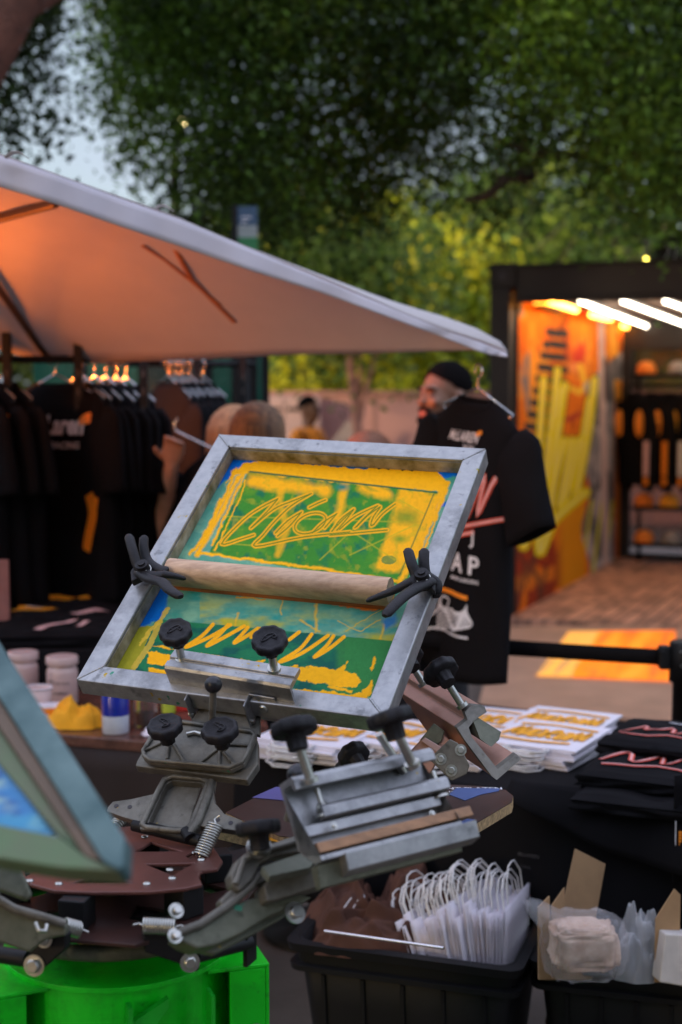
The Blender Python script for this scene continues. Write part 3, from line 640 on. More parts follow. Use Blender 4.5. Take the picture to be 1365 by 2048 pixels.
mb = MB(); mb.prism(WF, [(p.x + (.03 if i in (0, 1) else -.03), p.y + (.04 if i in (1, 2, 3) else 0)) for i, p in enumerate(pts)], 0.002, .044); tag(mb.build('platform_base', M['blk']), kind='structure')
# glowing panel let into the platform
pp = [PZ(1138, 1264, ZF), PZ(1352, 1262, ZF), PZ(1346, 1364, ZF), PZ(1072, 1353, ZF)]
NU, NV = 80, 40; mb = MB()
mb.grid(lambda a, b: (pp[0] * (1 - a) + pp[1] * a) * (1 - b) + (pp[3] * (1 - a) + pp[2] * a) * b + Vector((0, 0, .004)), NU, NV, sm=False)
X = np.array([(i % (NU + 1)) / NU for i in range(len(mb.v))]); Y = np.array([(i // (NU + 1)) / NV for i in range(len(mb.v))])
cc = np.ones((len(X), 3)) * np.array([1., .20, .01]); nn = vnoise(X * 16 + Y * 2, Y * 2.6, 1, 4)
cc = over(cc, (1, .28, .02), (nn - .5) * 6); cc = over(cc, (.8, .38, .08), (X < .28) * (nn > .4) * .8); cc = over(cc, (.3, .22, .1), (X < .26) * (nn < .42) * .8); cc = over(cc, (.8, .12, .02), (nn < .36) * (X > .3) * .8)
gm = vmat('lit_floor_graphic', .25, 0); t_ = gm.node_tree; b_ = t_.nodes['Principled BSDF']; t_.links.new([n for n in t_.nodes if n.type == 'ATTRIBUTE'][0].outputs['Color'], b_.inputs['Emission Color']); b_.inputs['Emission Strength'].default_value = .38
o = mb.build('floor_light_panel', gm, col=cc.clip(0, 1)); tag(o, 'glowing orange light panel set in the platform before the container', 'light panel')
# stage light case on the container roof
a = CF.at(0, .4, ZT); ca = thing('stage_light', tuple(P(1330, 528, 9.9)), 'black stage light sitting on the container roof edge', 'stage light')
fr = Fr(P(1330, 528, 9.9), q, w); zb_ = ZT - ca.location.z + .002; s_ = 9.9 / F0
mb = MB(); mb.box(fr, -.06, .2, -.1, .2, zb_ + .015, .165); mb.box(fr, -.025, .24, -.08, .18, .166, .185); mb.build('housing', M['blk'], ca, bevel=.012)
mb = MB(); mb.cyl(fr.at(-.115, -.05, .0 + zb_ + .005), fr.at(-.115, -.05, .16), .026); mb.cyl(fr.at(-.085, .0, zb_ + .005), fr.at(-.075, .0, .15), .012); mb.build('bracket', mat('grey_bracket', (.2, .24, .23), .4, .5), ca)
mb = MB(); mb.sphere(fr.at(-.115, -.085, .03), .012); mb.build('indicator', emat('indicator_glow', (1, .75, .1), 5), ca)
mb = MB()
for i in range(3): mb.tube([fr.at(.02 + .06 * i, -.104, .03), fr.at(.05 + .05 * i, -.106, .08), fr.at(.02 + .06 * i, -.104, .13)], .004, 6)
mb.build('cable', M['wt'], ca)
# ================================================================== umbrella
canvas = transl_mat('umbrella_canvas', (.62, .58, .57), .25)
topl = [(1014, 706), (1000, 699), (960, 684), (900, 664), (800, 624), (650, 560), (500, 497), (360, 438), (240, 396), (120, 352), (0, 310), (-150, 268), (-320, 225)]
botl = [(1016, 713), (985, 710), (960, 703), (880, 672), (800, 642), (640, 584), (500, 540), (350, 489), (240, 452), (110, 407), (0, 373), (-150, 330), (-320, 284)]
def dN(px): return 3.9 - .72 * ((1014 - px) / 904) if px > 110 else 3.18 - .15 * (110 - px) / 430
def lerp_pts(L_, t):
    n = len(L_) - 1; k = min(int(t * n), n - 1); f_ = t * n - k
    return tuple(a * (1 - f_) + b * f_ for a, b in zip(L_[k], L_[k + 1]))
um = thing('patio_umbrella', tuple(P(-90, 1700, 4.5)), 'big tilted off-white patio umbrella glowing orange underneath', 'umbrella'); um.location.z = 0; ORG[um.name] = tuple(um.location)
far = [(1014, 706, 3.905), (1000, 708, 3.93), (940, 702, 4.0), (850, 702, 4.1), (700, 708, 4.25), (520, 714, 4.43), (350, 719, 4.62), (180, 725, 4.82), (102, 727, 4.9), (60, 718, 4.85), (0, 702, 4.8), (-150, 672, 4.7), (-320, 640, 4.6)]
mb = MB()
def can(a, b):
    n = lerp_pts(topl, a); f_ = lerp_pts(far, a); A = P(n[0], n[1], dN(n[0]) + .004); B = P(*f_)
    p = A * (1 - b) + B * b; k = math.sin(math.pi * b) * min(1, a * 1.6)
    return p + Vector((0, 0, .17 * k + .006 * mn.noise(p * 3)))
mb.grid(can, 72, 22); mb.build('canopy', canvas, um, solid=.003)
mb = MB()
def val(a, b):
    n = lerp_pts(topl, a); f_ = lerp_pts(botl, a); d = dN(n[0]); A = P(n[0], n[1], d); B = P(f_[0], f_[1], d - .012)
    return A * (1 - b) + B * b + Vector((0, -.004 * math.sin(a * 90), 0)) * b
mb.grid(val, 96, 4); mb.build('valance', transl_mat('valance_canvas', (.62, .58, .62), .1), um, solid=.003)
mb = MB(); hub = P(-100, 440, 4.35) + Vector((0, 0, -.02))
def rib(q0, q1, mid=.03): mb.tube([q0, (q0 + q1) / 2 + Vector((0, 0, mid)), q1], .011, 8)
ribm = mat('anodised_rib', (.10, .07, .06), .45, .5)
A1 = P(102, 724, 4.86); B1 = P(112, 408, 3.19)
def under(px, py, off=.012):
    best = None
    for i in range(0, 61):
        for j in range(0, 41):
            p = can(i / 60, j / 40); x_, y_, d = pix(p); e = (x_ - px) ** 2 + (y_ - py) ** 2
            if best is None or e < best[0]: best = (e, p, d)
    return P(px, py, best[2] - off)
for pts in ([(103, 722), (78, 692), (50, 650), (20, 608), (-20, 552), (-60, 500), (-100, 450)], [(112, 406), (60, 420), (0, 436), (-50, 446), (-100, 452)], [(-320, 630), (-250, 580), (-170, 510), (-100, 450)], [(-320, 300), (-200, 380), (-100, 450)]):
    mb = MB(); mb.tube([under(x, y, .03) for x, y in pts], .011, 8, flat=1.3); mb.build('rib', ribm, um)
mb = MB(); base = Vector(um.location); mb.cyl(base + Vector((0, 0, .02)), hub + Vector((0, 0, .25)), .024); mb.build('pole', ribm, um)
mb = MB(); mb.lathe(Fr(base, (1, 0, 0), (0, 1, 0)), [(.3, 0), (.3, .05), (.05, .08), (.04, .2)], 24); mb.build('foot', M['blk'], um)
mb = MB(); mb.lathe(Fr(hub, (1, 0, 0), (0, 1, 0)), [(.05, -.05), (.06, 0), (.04, .06)], 16); mb.build('hub', ribm, um)
# thin brown strips standing in for the forked shadow on the canopy
stm = mat('orange_brown_shadow', (.40, .16, .07), .8)
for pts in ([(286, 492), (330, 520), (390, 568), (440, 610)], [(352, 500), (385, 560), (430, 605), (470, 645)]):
    mb = MB(); P3 = [under(*p) for p in pts]; mb.tube(P3, .009, 6, flat=.3); mb.build('shadow_strip', stm, um)
# little tabs on the ridge
for p in ((325, 424, 3.4), (30, 318, 3.1)):
    mb = MB(); A = P(*p); mb.grid(lambda a, b: A + Vector(((a - .5) * .05, b * .03, .006 + .012 * math.sin(math.pi * a))), 6, 3); mb.build('canopy_tab', canvas, um, solid=.002)

# orange flood lamp on a stand under the umbrella (outside the picture on the left)
FL = P(-330, 800, 4.0); fl = thing('flood_lamp', (FL.x, FL.y, 0), 'orange flood lamp on a stand below the left side of the umbrella', 'lamp')
mb = MB(); mb.cyl((FL.x, FL.y, 0), (FL.x, FL.y, FL.z - .05), .015); mb.lathe(Fr((FL.x, FL.y, 0), (1, 0, 0), (0, 1, 0)), [(.2, 0), (.2, .02), (.02, .04)], 20); mb.build('stand', M['blk'], fl)
mb = MB(); ff = axis_frame(FL, (.75, .1, .65)); mb.box(ff, -.1, .1, -.08, .08, -.05, 0); mb.build('housing', M['blk'], fl, bevel=.005)
mb = MB(); mb.box(ff, -.09, .09, -.07, .07, .001, .008); mb.build('lens', emat('orange_lens_glow', (1, .3, .03), 8), fl)
ld = bpy.data.lights.new('flood_beam', 'AREA'); ld.energy = 1.7; ld.color = (1, .17, .01); ld.size = .2; ld.spread = R(140)
lo = bpy.data.objects.new('flood_beam', ld); sc.collection.objects.link(lo); lo.parent = fl
lo.location = Vector(ff.at(0, 0, .02)) - Vector(fl.location); lo.rotation_euler = (-ff.z).to_track_quat('-Z', 'Y').to_euler(); lo.rotation_euler = ff.z.to_track_quat('-Z', 'Y').to_euler()

# second lamp lighting the rails from the left
F2 = P(-170, 790, 5.35); fl2 = thing('flood_lamp', (F2.x, F2.y, 0), 'orange flood lamp at the left end of the clothes rails', 'lamp')
mb = MB(); mb.cyl((F2.x, F2.y, 0), (F2.x, F2.y, F2.z - .05), .015); mb.build('stand', M['blk'], fl2)
mb = MB(); f3 = axis_frame(F2, (1, .02, -.08)); mb.box(f3, -.1, .1, -.08, .08, -.05, 0); mb.build('housing', M['blk'], fl2, bevel=.005)
mb = MB(); mb.box(f3, -.09, .09, -.07, .07, .001, .008); mb.build('lens', bpy.data.materials['orange_lens_glow'], fl2)
l2 = bpy.data.lights.new('rail_beam', 'AREA'); l2.energy = 7; l2.color = (1, .2, .015); l2.size = .2; l2.spread = R(120)
lo2 = bpy.data.objects.new('rail_beam', l2); sc.collection.objects.link(lo2); lo2.parent = fl2
lo2.location = Vector(f3.at(0, 0, .02)) - Vector(fl2.location); lo2.rotation_euler = f3.z.to_track_quat('-Z', 'Y').to_euler()
# ================================================================== garments on hangers
def shirt_shape(seed=0, W_=.27, Lh=.74, fold=1.0):
    """returns half-width(v), front y(x,v): a hanging tee. origin at the hook-side neck point, x across, z down"""
    ph = [random.Random(seed).uniform(0, 6) for _ in range(6)]
    def hw(v):
        z = v * Lh
        if z < .07: return .085 + (.205 - .085) * (z / .07) ** .75
        if z < .2: return .205 + (W_ - .03 - .205) * (z - .07) / .13
        return W_ - .03 + .03 * (z - .2) / (Lh - .2) + .004 * math.sin(9 * v + ph[0])
    def th(x, v):
        z = v * Lh; t = .012 + .05 * min(1, z / .22); e = max(0, 1 - (abs(x) / hw(v)) ** 2.6) ** .5
        f_ = fold * (.012 * v * math.sin(x * 26 + ph[1] + 2 * math.sin(v * 3 + ph[2])) + .006 * math.sin(x * 60 + ph[3] + v * 4) * v)
        return (t + f_) * e
    return hw, th
def tshirt(name_root, m, seed=0, W_=.27, Lh=.74, sleeve=.24, flare=.13, prints=None, collar=True):
    hw, th = shirt_shape(seed, W_, Lh); nu = 44; nv = 34; mb = MB(); rings = []
    for j in range(nv + 1):
        v = (j / nv) ** 1.25; rg = []
        for i in range(nu):
            a = 2 * math.pi * i / nu; x = hw(v) * math.copysign(abs(math.cos(a)) ** .8, math.cos(a)); s = math.sin(a)
            y = -th(x, v) * (1 if s >= 0 else -.9); rg.append((x, y if abs(s) > 1e-6 else 0, -v * Lh + (.012 * math.cos(a * 2) * v if v > .9 else 0) - (.035 * max(0, 1 - abs(x) / .085) * (1 if s > 0 else .25) if j == 0 else 0)))
        rings.append(rg)
    mb.rings(rings, cap0=False, cap1=False)
    b = mb.build('body_panel', m, name_root, local=True, solid=.002)
    for sx in (-1, 1):
        mb = MB(); rings = []
        for j in range(13):
            t = j / 12; c = Vector((sx * (.185 + flare * t), 0, -.085 - sleeve * t)); ax = Vector((sx * flare, 0, -sleeve)).normalized(); pr = Vector((ax.z, 0, -ax.x)) * sx
            w_ = .105 * min(1, .55 + t * 3.2) ; h_ = (.028 + .012 * t) * min(1, .4 + t * 3)
            rings.append([c + pr * (w_ * math.cos(a) + .01 * math.sin(a * 2 + seed) * t) + Vector((0, h_ * math.sin(a) * (1 + .25 * math.sin(5 * t + a * 2 + seed)), 0)) for a in (2 * math.pi * k / 22 for k in range(22))])
        mb.rings(rings, cap0=True, cap1=False); mb.build('sleeve', m, name_root, local=True, solid=.002)
    if collar:
        mb = MB(); n = 26; mb.tube([(.088 * math.cos(a), -.012 * math.sin(a) - .002, -.001 - .034 * max(0, math.sin(a)) * 1.0 - .006 * max(0, -math.sin(a))) for a in (2 * math.pi * k / n for k in range(n + 1))], .0075, 6, cap=False)
        mb.build('collar', m, name_root, local=True)
    def fn(x, z):
        v = max(0.001, -z / Lh); return (x, -th(x, v) - .0035, z)
    def fs(s, t, side):   # on the outside of a sleeve: s across, t down the sleeve 0..1
        ax = Vector((side * flare, 0, -sleeve)).normalized(); pr = Vector((ax.z, 0, -ax.x)) * side
        c = Vector((side * (.185 + flare * t), 0, -.085 - sleeve * t)); return c + pr * s + Vector((0, -.045, 0))
    return fn, fs
def hanger(root, wdt=.4, drop=.085, m=None):
    mb = MB(); a = [(.0 + .018 * math.sin(t), 0, .075 + .018 * math.cos(t)) for t in np.linspace(-1.9, 3.1, 12)]
    mb.tube(a + [(0, 0, .05), (0, 0, .028)], .0022, 6)
    mb.tube([(0, 0, .03), (wdt / 2, 0, .03 - drop), (wdt / 2 - .01, 0, .02 - drop), (-wdt / 2 + .01, 0, .02 - drop), (-wdt / 2, 0, .03 - drop), (0, 0, .03)], .0032, 6)
    return mb.build('hanger_wire', m or M['wire'], root, local=True)

# ---- the sample tee hanging from the umbrella's corner
hs = thing('black_tee', (0, 0, 0), 'black printed tee on a wire hanger below the umbrella corner', 'tee shirt')
fn, fs = tshirt(hs, M['tee'], 21, W_=.205, Lh=.77, sleeve=.25, flare=.115)
mb = MB()
fx = lambda a, b: fn(a, b)
text(mb, 'McLAREN', fx, -.075, -.118, .15, shear=.35, bold=.02, hscale=1.15); mb.build('chest_lettering', M['wt'], hs, local=True)
mb = MB(); stroke(mb, [(.05, -.098), (.068, -.09), (.082, -.085)], fx, .014, taper=True); mb.build('chest_swoosh', M['orp'], hs, local=True)
mb = MB(); text(mb, 'RACING', fx, .01, -.135, .048, bold=.02); mb.build('small_lettering', M['wt'], hs, local=True)
SCR = [[(-.17, -.30), (-.15, -.18), (-.11, -.24), (-.08, -.165), (-.09, -.32)], [(-.06, -.28), (-.03, -.21), (-.03, -.30)], [(-.01, -.25), (.02, -.21), (.03, -.28), (-.01, -.29), (.0, -.24)],
       [(.03, -.31), (.08, -.21), (.07, -.31), (.13, -.2), (.11, -.31), (.16, -.21)], [(.17, -.185), (.20, -.145)], [(-.18, -.345), (-.05, -.335), (.13, -.33), (.19, -.325)], [(-.05, -.36), (.1, -.352)]]
SCR = [[(x, z - .02 + (x + .05) * .25 - .02) for x, z in s_] for s_ in SCR]
mb = MB(); fo = lambda a, b: (lambda p: (p[0], p[1] - .0012, p[2]))(fn(a, b))
for s_ in SCR: stroke(mb, s_, fn, .013)
mb.build('red_script_outline', M['rd'], hs, local=True)
mb = MB()
for s_ in SCR: stroke(mb, s_, fo, .0045)
mb.build('pale_script', M['pk'], hs, local=True)
mb = MB(); text(mb, 'J', fx, .085, -.40, .014, bold=.02); text(mb, 'C A P', fx, -.055, -.475, .175, bold=.02); text(mb, 'MIAMI GARDENS', fx, .015, -.498, .105, bold=.02); mb.build('cap_lettering', M['wt'], hs, local=True)
mb = MB(); stroke(mb, [(-.1, -.545), (.0, -.535), (.09, -.54)], fx, .012); mb.build('orange_line', M['orp'], hs, local=True)
mb = MB()   # looping line drawing
for k in range(6):
    stroke(mb, [(-.13 + .02 * k, -.64 + .012 * k), (-.06, -.60 + .008 * k), (.0 + .01 * k, -.585 - .01 * k), (.09, -.59 + .006 * k), (.10 - .01 * k, -.62 - .004 * k), (.0, -.64 + .01 * k), (-.08, -.665 + .008 * k)], fx, .0045)
stroke(mb, [(-.15, -.68), (-.05, -.655), (.1, -.65)], fx, .006); stroke(mb, [(-.04, -.58), (-.02, -.555), (.01, -.56), (.0, -.585), (.04, -.58)], fx, .005)
mb.build('track_drawing', M['wt'], hs, local=True)
hanger(hs, .36, .06)
hs.location = P(955, 797, 3.92); hs.rotation_euler = (0, R(4), R(-63)); hs.location.z -= .0
# ---- clothes rails
TEES = []
def tee_proto(kind):
    t = thing('rack_tee', (0, 0, 0), 'x', 'tee shirt')
    fn, fs = tshirt(t, M['tee'], 30 + kind, W_=.27, Lh=.74, sleeve=.29, flare=.05); hanger(t, .4, .08)
    if kind in (0, 1):
        mb = MB(); text(mb, 'McLaren', fn, -.09, -.175, .24, bold=.035, hscale=1.3); text(mb, 'RACING', fn, .03, -.22, .11, bold=.02); mb.build('chest_lettering', M['wt'], t, local=True)
        mb = MB(); stroke(mb, [(.13, -.135), (.16, -.12), (.20, -.112)], fn, .035, taper=True); mb.build('chest_swoosh', M['orp'], t, local=True)
    if kind in (0, 1, 2):
        mb = MB(); f2 = lambda a, b: fs(a, .72 + b, 1); mb.add([f2(-.055, .0), f2(.05, .0), f2(.05, .1), f2(-.055, .1)], [(0, 1, 2, 3)]); mb.add([f2(-.03, .13), f2(.04, .13), f2(.04, .17), f2(-.03, .17)], [(0, 1, 2, 3)]); mb.build('sleeve_label', M['wt'], t, local=True)
    if kind in (1, 2, 3):
        mb = MB(); stroke(mb, [(.17, -.37), (.19, -.43), (.17, -.50), (.15, -.56)], fn, .045, taper=False); stroke(mb, [(.21, -.38), (.20, -.44)], fn, .018); mb.build('side_print', M['orp'] if kind != 1 else M['yel'], t, local=True)
    if kind == 3:
        mb = MB(); stroke(mb, [(.1, -.15), (.12, -.17), (.11, -.2)], fn, .022); mb.build('chest_badge', M['yel'], t, local=True)
    return t
protos = [tee_proto(k) for k in range(5)]
used = set()
def put_tee(k, px, py, d, yaw, label, group, sc_=1):
    if k in used: t = copy_tree(protos[k])
    else: t = protos[k]; used.add(k)
    t.location = P(px, py, d); t.rotation_euler = (0, random.uniform(-.02, .02), R(yaw)); t.scale = (sc_,) * 3
    t['label'] = label; t['group'] = group
    return t
random.seed(12)
G1 = 'black tees on the front clothes rail'
front = [(-62, 0, -52, 'leftmost black tee of the front rail, cut by picture edge'), (-22, 1, -52, 'black tee left of the first rail post with an orange swoosh'), (8, 0, -50, 'black tee behind the first rail post with half its lettering hidden'),
         (112, 0, -30, 'black tee showing the letters ren and RACING with orange swoosh'), (156, 3, -54, 'black tee behind the second rail post with a yellow badge'), (166, 2, -52, 'black tee with white sleeve label and orange stripe'),
         (190, 3, -54, 'plain fronted black tee right of the orange striped one'), (212, 4, -52, 'black tee third from the right end of front rail'), (234, 4, -54, 'black tee second from the right end of front rail'), (252, 4, -52, 'rightmost black tee of the front rail')]
for i, (px, k, yw, lab) in enumerate(front): put_tee(k, px, 764 + i * .8, 4.75 + i * .03, yw, lab, G1)
G2 = 'dark tees on the rear clothes rail'
for i, (px, k) in enumerate(((338, 4), (352, 4), (364, 4), (380, 4), (392, 3), (406, 4))):
    put_tee(k, px, 766, 5.9 + i * .03, -58, ('leftmost', 'second', 'third', 'fourth', 'fifth', 'rightmost')[i] + ' dark tee of the rear rail glowing red brown', G2, 1.06)
def rail(name, posts, ztop, y0, label, extra=None):
    A = P(posts[0], 740, y0); B = P(posts[-1], 740, y0 + .15); t = thing(name, (A.x, A.y, 0), label, 'clothes rail')
    mb = MB(); a = Vector((A.x - .05, A.y, ztop)); b_ = Vector((B.x + .05, B.y, ztop)); mb.cyl(a, b_, .013); mb.build('top_rail', M['blk'], t)
    for k, px in enumerate(posts):
        f_ = k / (len(posts) - 1); q_ = P(px, 740, y0 + .15 * f_); mb = MB(); mb.box(Fr((q_.x, q_.y - .05, 0), (1, 0, 0), (0, 1, 0)), -.014, .014, -.014, .014, 0, ztop + .12)
        for zz in np.arange(.1, ztop, .06): mb.box(Fr((q_.x, q_.y - .05, zz), (1, 0, 0), (0, 1, 0)), -.004, .004, -.0155, -.0142, -.012, .012, 1)
        mb.build('post', [M['blk'], mat('slot', (.06, .05, .045), .6) if k == 0 else bpy.data.materials['slot']], t)
        mb = MB(); mb.box(Fr((q_.x, q_.y - .05, 0), (1, 0, 0), (0, 1, 0)), -.03, .03, -.25, .25, .001, .03); mb.build('foot', M['blk'], t)
    return t
zr = P(100, 764, 4.85).z + .075
rail('clothes_rail', (-130, 22, 163, 292), zr, 4.72, 'black slotted steel clothes rail carrying the front row of tees')
zr2 = P(370, 766, 6).z + .08
rail('clothes_rail', (236, 398, 488), zr2, 5.95, 'dark clothes rail behind, reddish posts lit orange')

# dark sheet filling in the darkness behind the rails, and green panels
A = P(-400, 783, 7.2); B = P(330, 783, 7.2); tw = thing('added_dark_backdrop', (0, 7.3, 0), 'dark sheet added for the darkness behind the clothes rails', 'backdrop')
mb = MB(); mb.grid(lambda a, b: Vector((A.x + (B.x - A.x) * a, A.y + .03 * math.sin(a * 40), 0 + b * (P(0, 800, 7.2).z))), 90, 4); mb.build('added_dark_sheet', mat('added_darkness', (.012, .009, .008), .9), tw, solid=.006)
gp = thing('green_screen_panel', (P(430, 783, 7.6).x, P(430, 783, 7.6).y, 0), 'teal green glazed panels behind the rear clothes rail', 'panel')
xs = [P(px, 783, 7.6).x for px in (60, 168, 285, 340, 360, 418, 472, 508, 532)]; yy = P(400, 783, 7.6).y; zt = P(400, 650, 7.6).z
for i in range(len(xs) - 1):
    mb = MB(); mb.box(WF, xs[i] + .02, xs[i + 1] - .02, yy, yy + .02, .02, zt); mb.build('pane', [mat('teal_pane_%d' % i, c_, .25, coat=.3) for c_ in ((.012, .10, .065), (.02, .13, .08), (.03, .05, .04), (.01, .11, .07), (.05, .06, .05), (.012, .10, .06), (.04, .05, .06), (.012, .13, .085))][i], gp)
    mb = MB(); mb.box(WF, xs[i + 1] - .019, xs[i + 1] + .019, yy - .01, yy + .03, 0, zt); mb.build('mullion', M['blk'], gp)

# low display table with folded clothes below the rail
DZ = .84; dt = [PZ(-260, 1240, DZ), PZ(360, 1222, DZ), PZ(370, 1296, DZ), PZ(-240, 1312, DZ)]
tb_ = thing('display_table', (dt[3].x, dt[3].y, 0), 'black draped display table under the clothes rail', 'table')
mb = MB(); mb.prism(WF, [(p.x, p.y) for p in dt], DZ - .03, DZ); mb.build('tabletop', M['cloth'], tb_, bevel=.006)
mb = MB(); a, b_ = dt[3], dt[2]; mb.grid(lambda s, t: a * (1 - s) + b_ * s + Vector((0, -.01 + .012 * math.sin(s * 60) * t, -.002 - (DZ - .05) * t)), 120, 8); mb.build('table_skirt', M['cloth'], tb_, solid=.003)
def folded(px, py, z, w_, d_, h_, yaw, m, label, grp, prints=(), name='folded_tee', cat='tee shirt', seed=0, droop=0):
    o_ = PZ(px, py, z); t = thing(name, tuple(o_), label, cat, grp); fr = frz(o_.x, o_.y, o_.z, R(yaw)); mb = MB()
    def top(a, b):
        e = (1 - abs(2 * a - 1) ** 8) * (1 - abs(2 * b - 1) ** 8); n_ = mn.noise(Vector((a * 4, b * 4, seed)))
        return fr.at((a - .5) * w_ * (1 + .04 * n_), (b - .5) * d_ * (1 + .05 * mn.noise(Vector((a * 3, 3, seed)))), h_ * (.55 + .35 * e ** .5 + .35 * n_ * e) + .004)
    nu, nv = 26, 22; mb.grid(top, nu, nv)
    per = [top(i / nu, 0) for i in range(nu)] + [top(1, j / nv) for j in range(nv)] + [top(1 - i / nu, 1) for i in range(nu)] + [top(0, 1 - j / nv) for j in range(nv)]
    rg = [per]
    for k in range(1, 5): rg.append([p + (p - fr.O).normalized() * (.006 * math.sin(k * 1.6 + 8 * mn.noise(p * 9))) - Vector((0, 0, (p.z - z - .002) * k / 4)) for p in per])
    mb.rings(rg, cap0=False, cap1=True); mb.build('cloth', m, t, weld=True)
    for nm, mm, strokes, wd_ in prints:
        mb = MB(); f_ = lambda a, b: top(a, b) + fr.z * .004
        for s_ in strokes: stroke(mb, s_, f_, wd_)
        mb.build(nm, mm, t)
    return t, top, fr
G3 = 'folded tees on the display table'
Z1 = [[(.1, .3), (.25, .5), (.4, .35), (.6, .55), (.8, .4), (.9, .5)], [(.15, .6), (.5, .7), (.85, .62)]]
folded(-20, 1262, DZ, .3, .25, .05, 8, M['tee'], 'folded black tee with orange curl at the picture edge', G3, [('orange_print', M['yel'], [[(.5, .5), (.7, .35), (.9, .4), (.8, .6), (.6, .6)]], .1)], seed=1)
folded(85, 1252, DZ, .36, .3, .06, 5, M['tee'], 'folded black tee with bold orange and white print', G3, [('orange_print', M['yel'], [[(.12, .35), (.4, .4), (.65, .38)], [(.15, .3), (.2, .1)], [(.3, .45), (.6, .52)]], .14), ('white_print', M['wt'], [[(.35, .5), (.5, .46)]], .07)], seed=2)
folded(160, 1238, DZ, .34, .3, .075, -6, M['tee'], 'folded black tee with orange curved lettering on the display table', G3, [('orange_print', M['yel'], [[(.05, .35), (.3, .5), (.5, .5), (.6, .35)], [(.45, .62), (.8, .62)]], .1)], seed=3)
folded(120, 1282, DZ, .4, .24, .05, 4, M['tee'], 'folded black tee with slanted grey label in front row', G3, [('grey_label', M['pk'], [[(.35, .25), (.6, .75)]], .07), ('small_label', M['pk'], [[(.62, .45), (.7, .65)]], .05)], seed=4)
folded(250, 1262, DZ, .42, .3, .06, -4, M['tee'], 'folded black tee with pale slanted bar near the frame', G3, [('grey_label', M['pk'], [[(.15, .3), (.32, .75)]], .07)], seed=5)
# red item and pale board behind
mb = MB(); o_ = P(75, 1180, 5.4); mb.grid(lambda a, b: o_ + Vector(((a - .5) * .14, 0 + .02 * math.sin(a * 9), (b - .5) * .06 * (1 - a * .6) + a * .03)), 10, 4)
tag(mb.build('red_bag', mat('red_fabric', (.5, .03, .04), .7), solid=.02), 'red pouch lying in the dark below the tees', 'bag')
mb = MB(); mb.box(Fr(PZ(0, 1270, DZ) + Vector((-.1, .02, 0)), (1, 0, 0), (0, 1, 0)), -.25, .128, -.006, .006, .001, .235)
tag(mb.build('reddish_board', mat('reddish_board', (.42, .17, .14), .7), bevel=.003), 'reddish pink board standing at the left picture edge', 'board')

# ================================================================== people
def capsule(mb, a, b, ra, rb, n=12, fl=1.0):
    a, b = Vector(a), Vector(b); d = (b - a); u = d.normalized(); pts = []; rs = []
    for t in (-1, -.7, -.35): pts.append(a + u * ra * t); rs.append(ra * math.sqrt(max(.02, 1 - t * t)))
    for t in (0, .25, .5, .75, 1): pts.append(a + d * t); rs.append(ra + (rb - ra) * t)
    for t in (.35, .7, 1): pts.append(b + u * rb * t); rs.append(rb * math.sqrt(max(.02, 1 - t * t)))
    mb.tube(pts, rs, n, flat=fl)
def hand(mb, wr, dr, side, s=1.0, curl=.5, palm_n=None):
    dr = Vector(dr).normalized(); n_ = Vector(palm_n or (0, -1, 0)); n_ = (n_ - dr * n_.dot(dr)).normalized(); x = dr.cross(n_)
    wr = Vector(wr); rings = []
    for t, w_, h_ in ((0, .026, .019), (.03, .036, .017), (.06, .042, .015), (.09, .042, .013), (.1, .038, .008)):
        rings.append([wr + dr * t * s + x * w_ * s * math.cos(a) + n_ * h_ * s * math.sin(a) for a in (2 * math.pi * k / 12 for k in range(12))])
    mb.rings(rings)
    for k, (ox, ln) in enumerate(((-.031, .068), (-.011, .078), (.010, .073), (.030, .058))):
        p = wr + dr * .09 * s + x * ox * s; d = dr.copy(); pts = [p]
        for j in range(3):
            d = (d + n_ * curl * (1 + .15 * k)).normalized(); p = p + d * ln / 3 * s; pts.append(p)
        mb.tube(pts, [.0098 * s, .009 * s, .008 * s, .0065 * s], 8)
    p = wr + dr * .03 * s + x * (-.034) * side * s; d = (dr * .7 - x * side * .8 + n_ * .3).normalized(); q_ = p + d * .035 * s; d2 = (dr + n_ * .6 - x * side * .15).normalized()
    mb.tube([p, q_, q_ + d2 * .03 * s], [.013 * s, .011 * s, .0085 * s], 8)
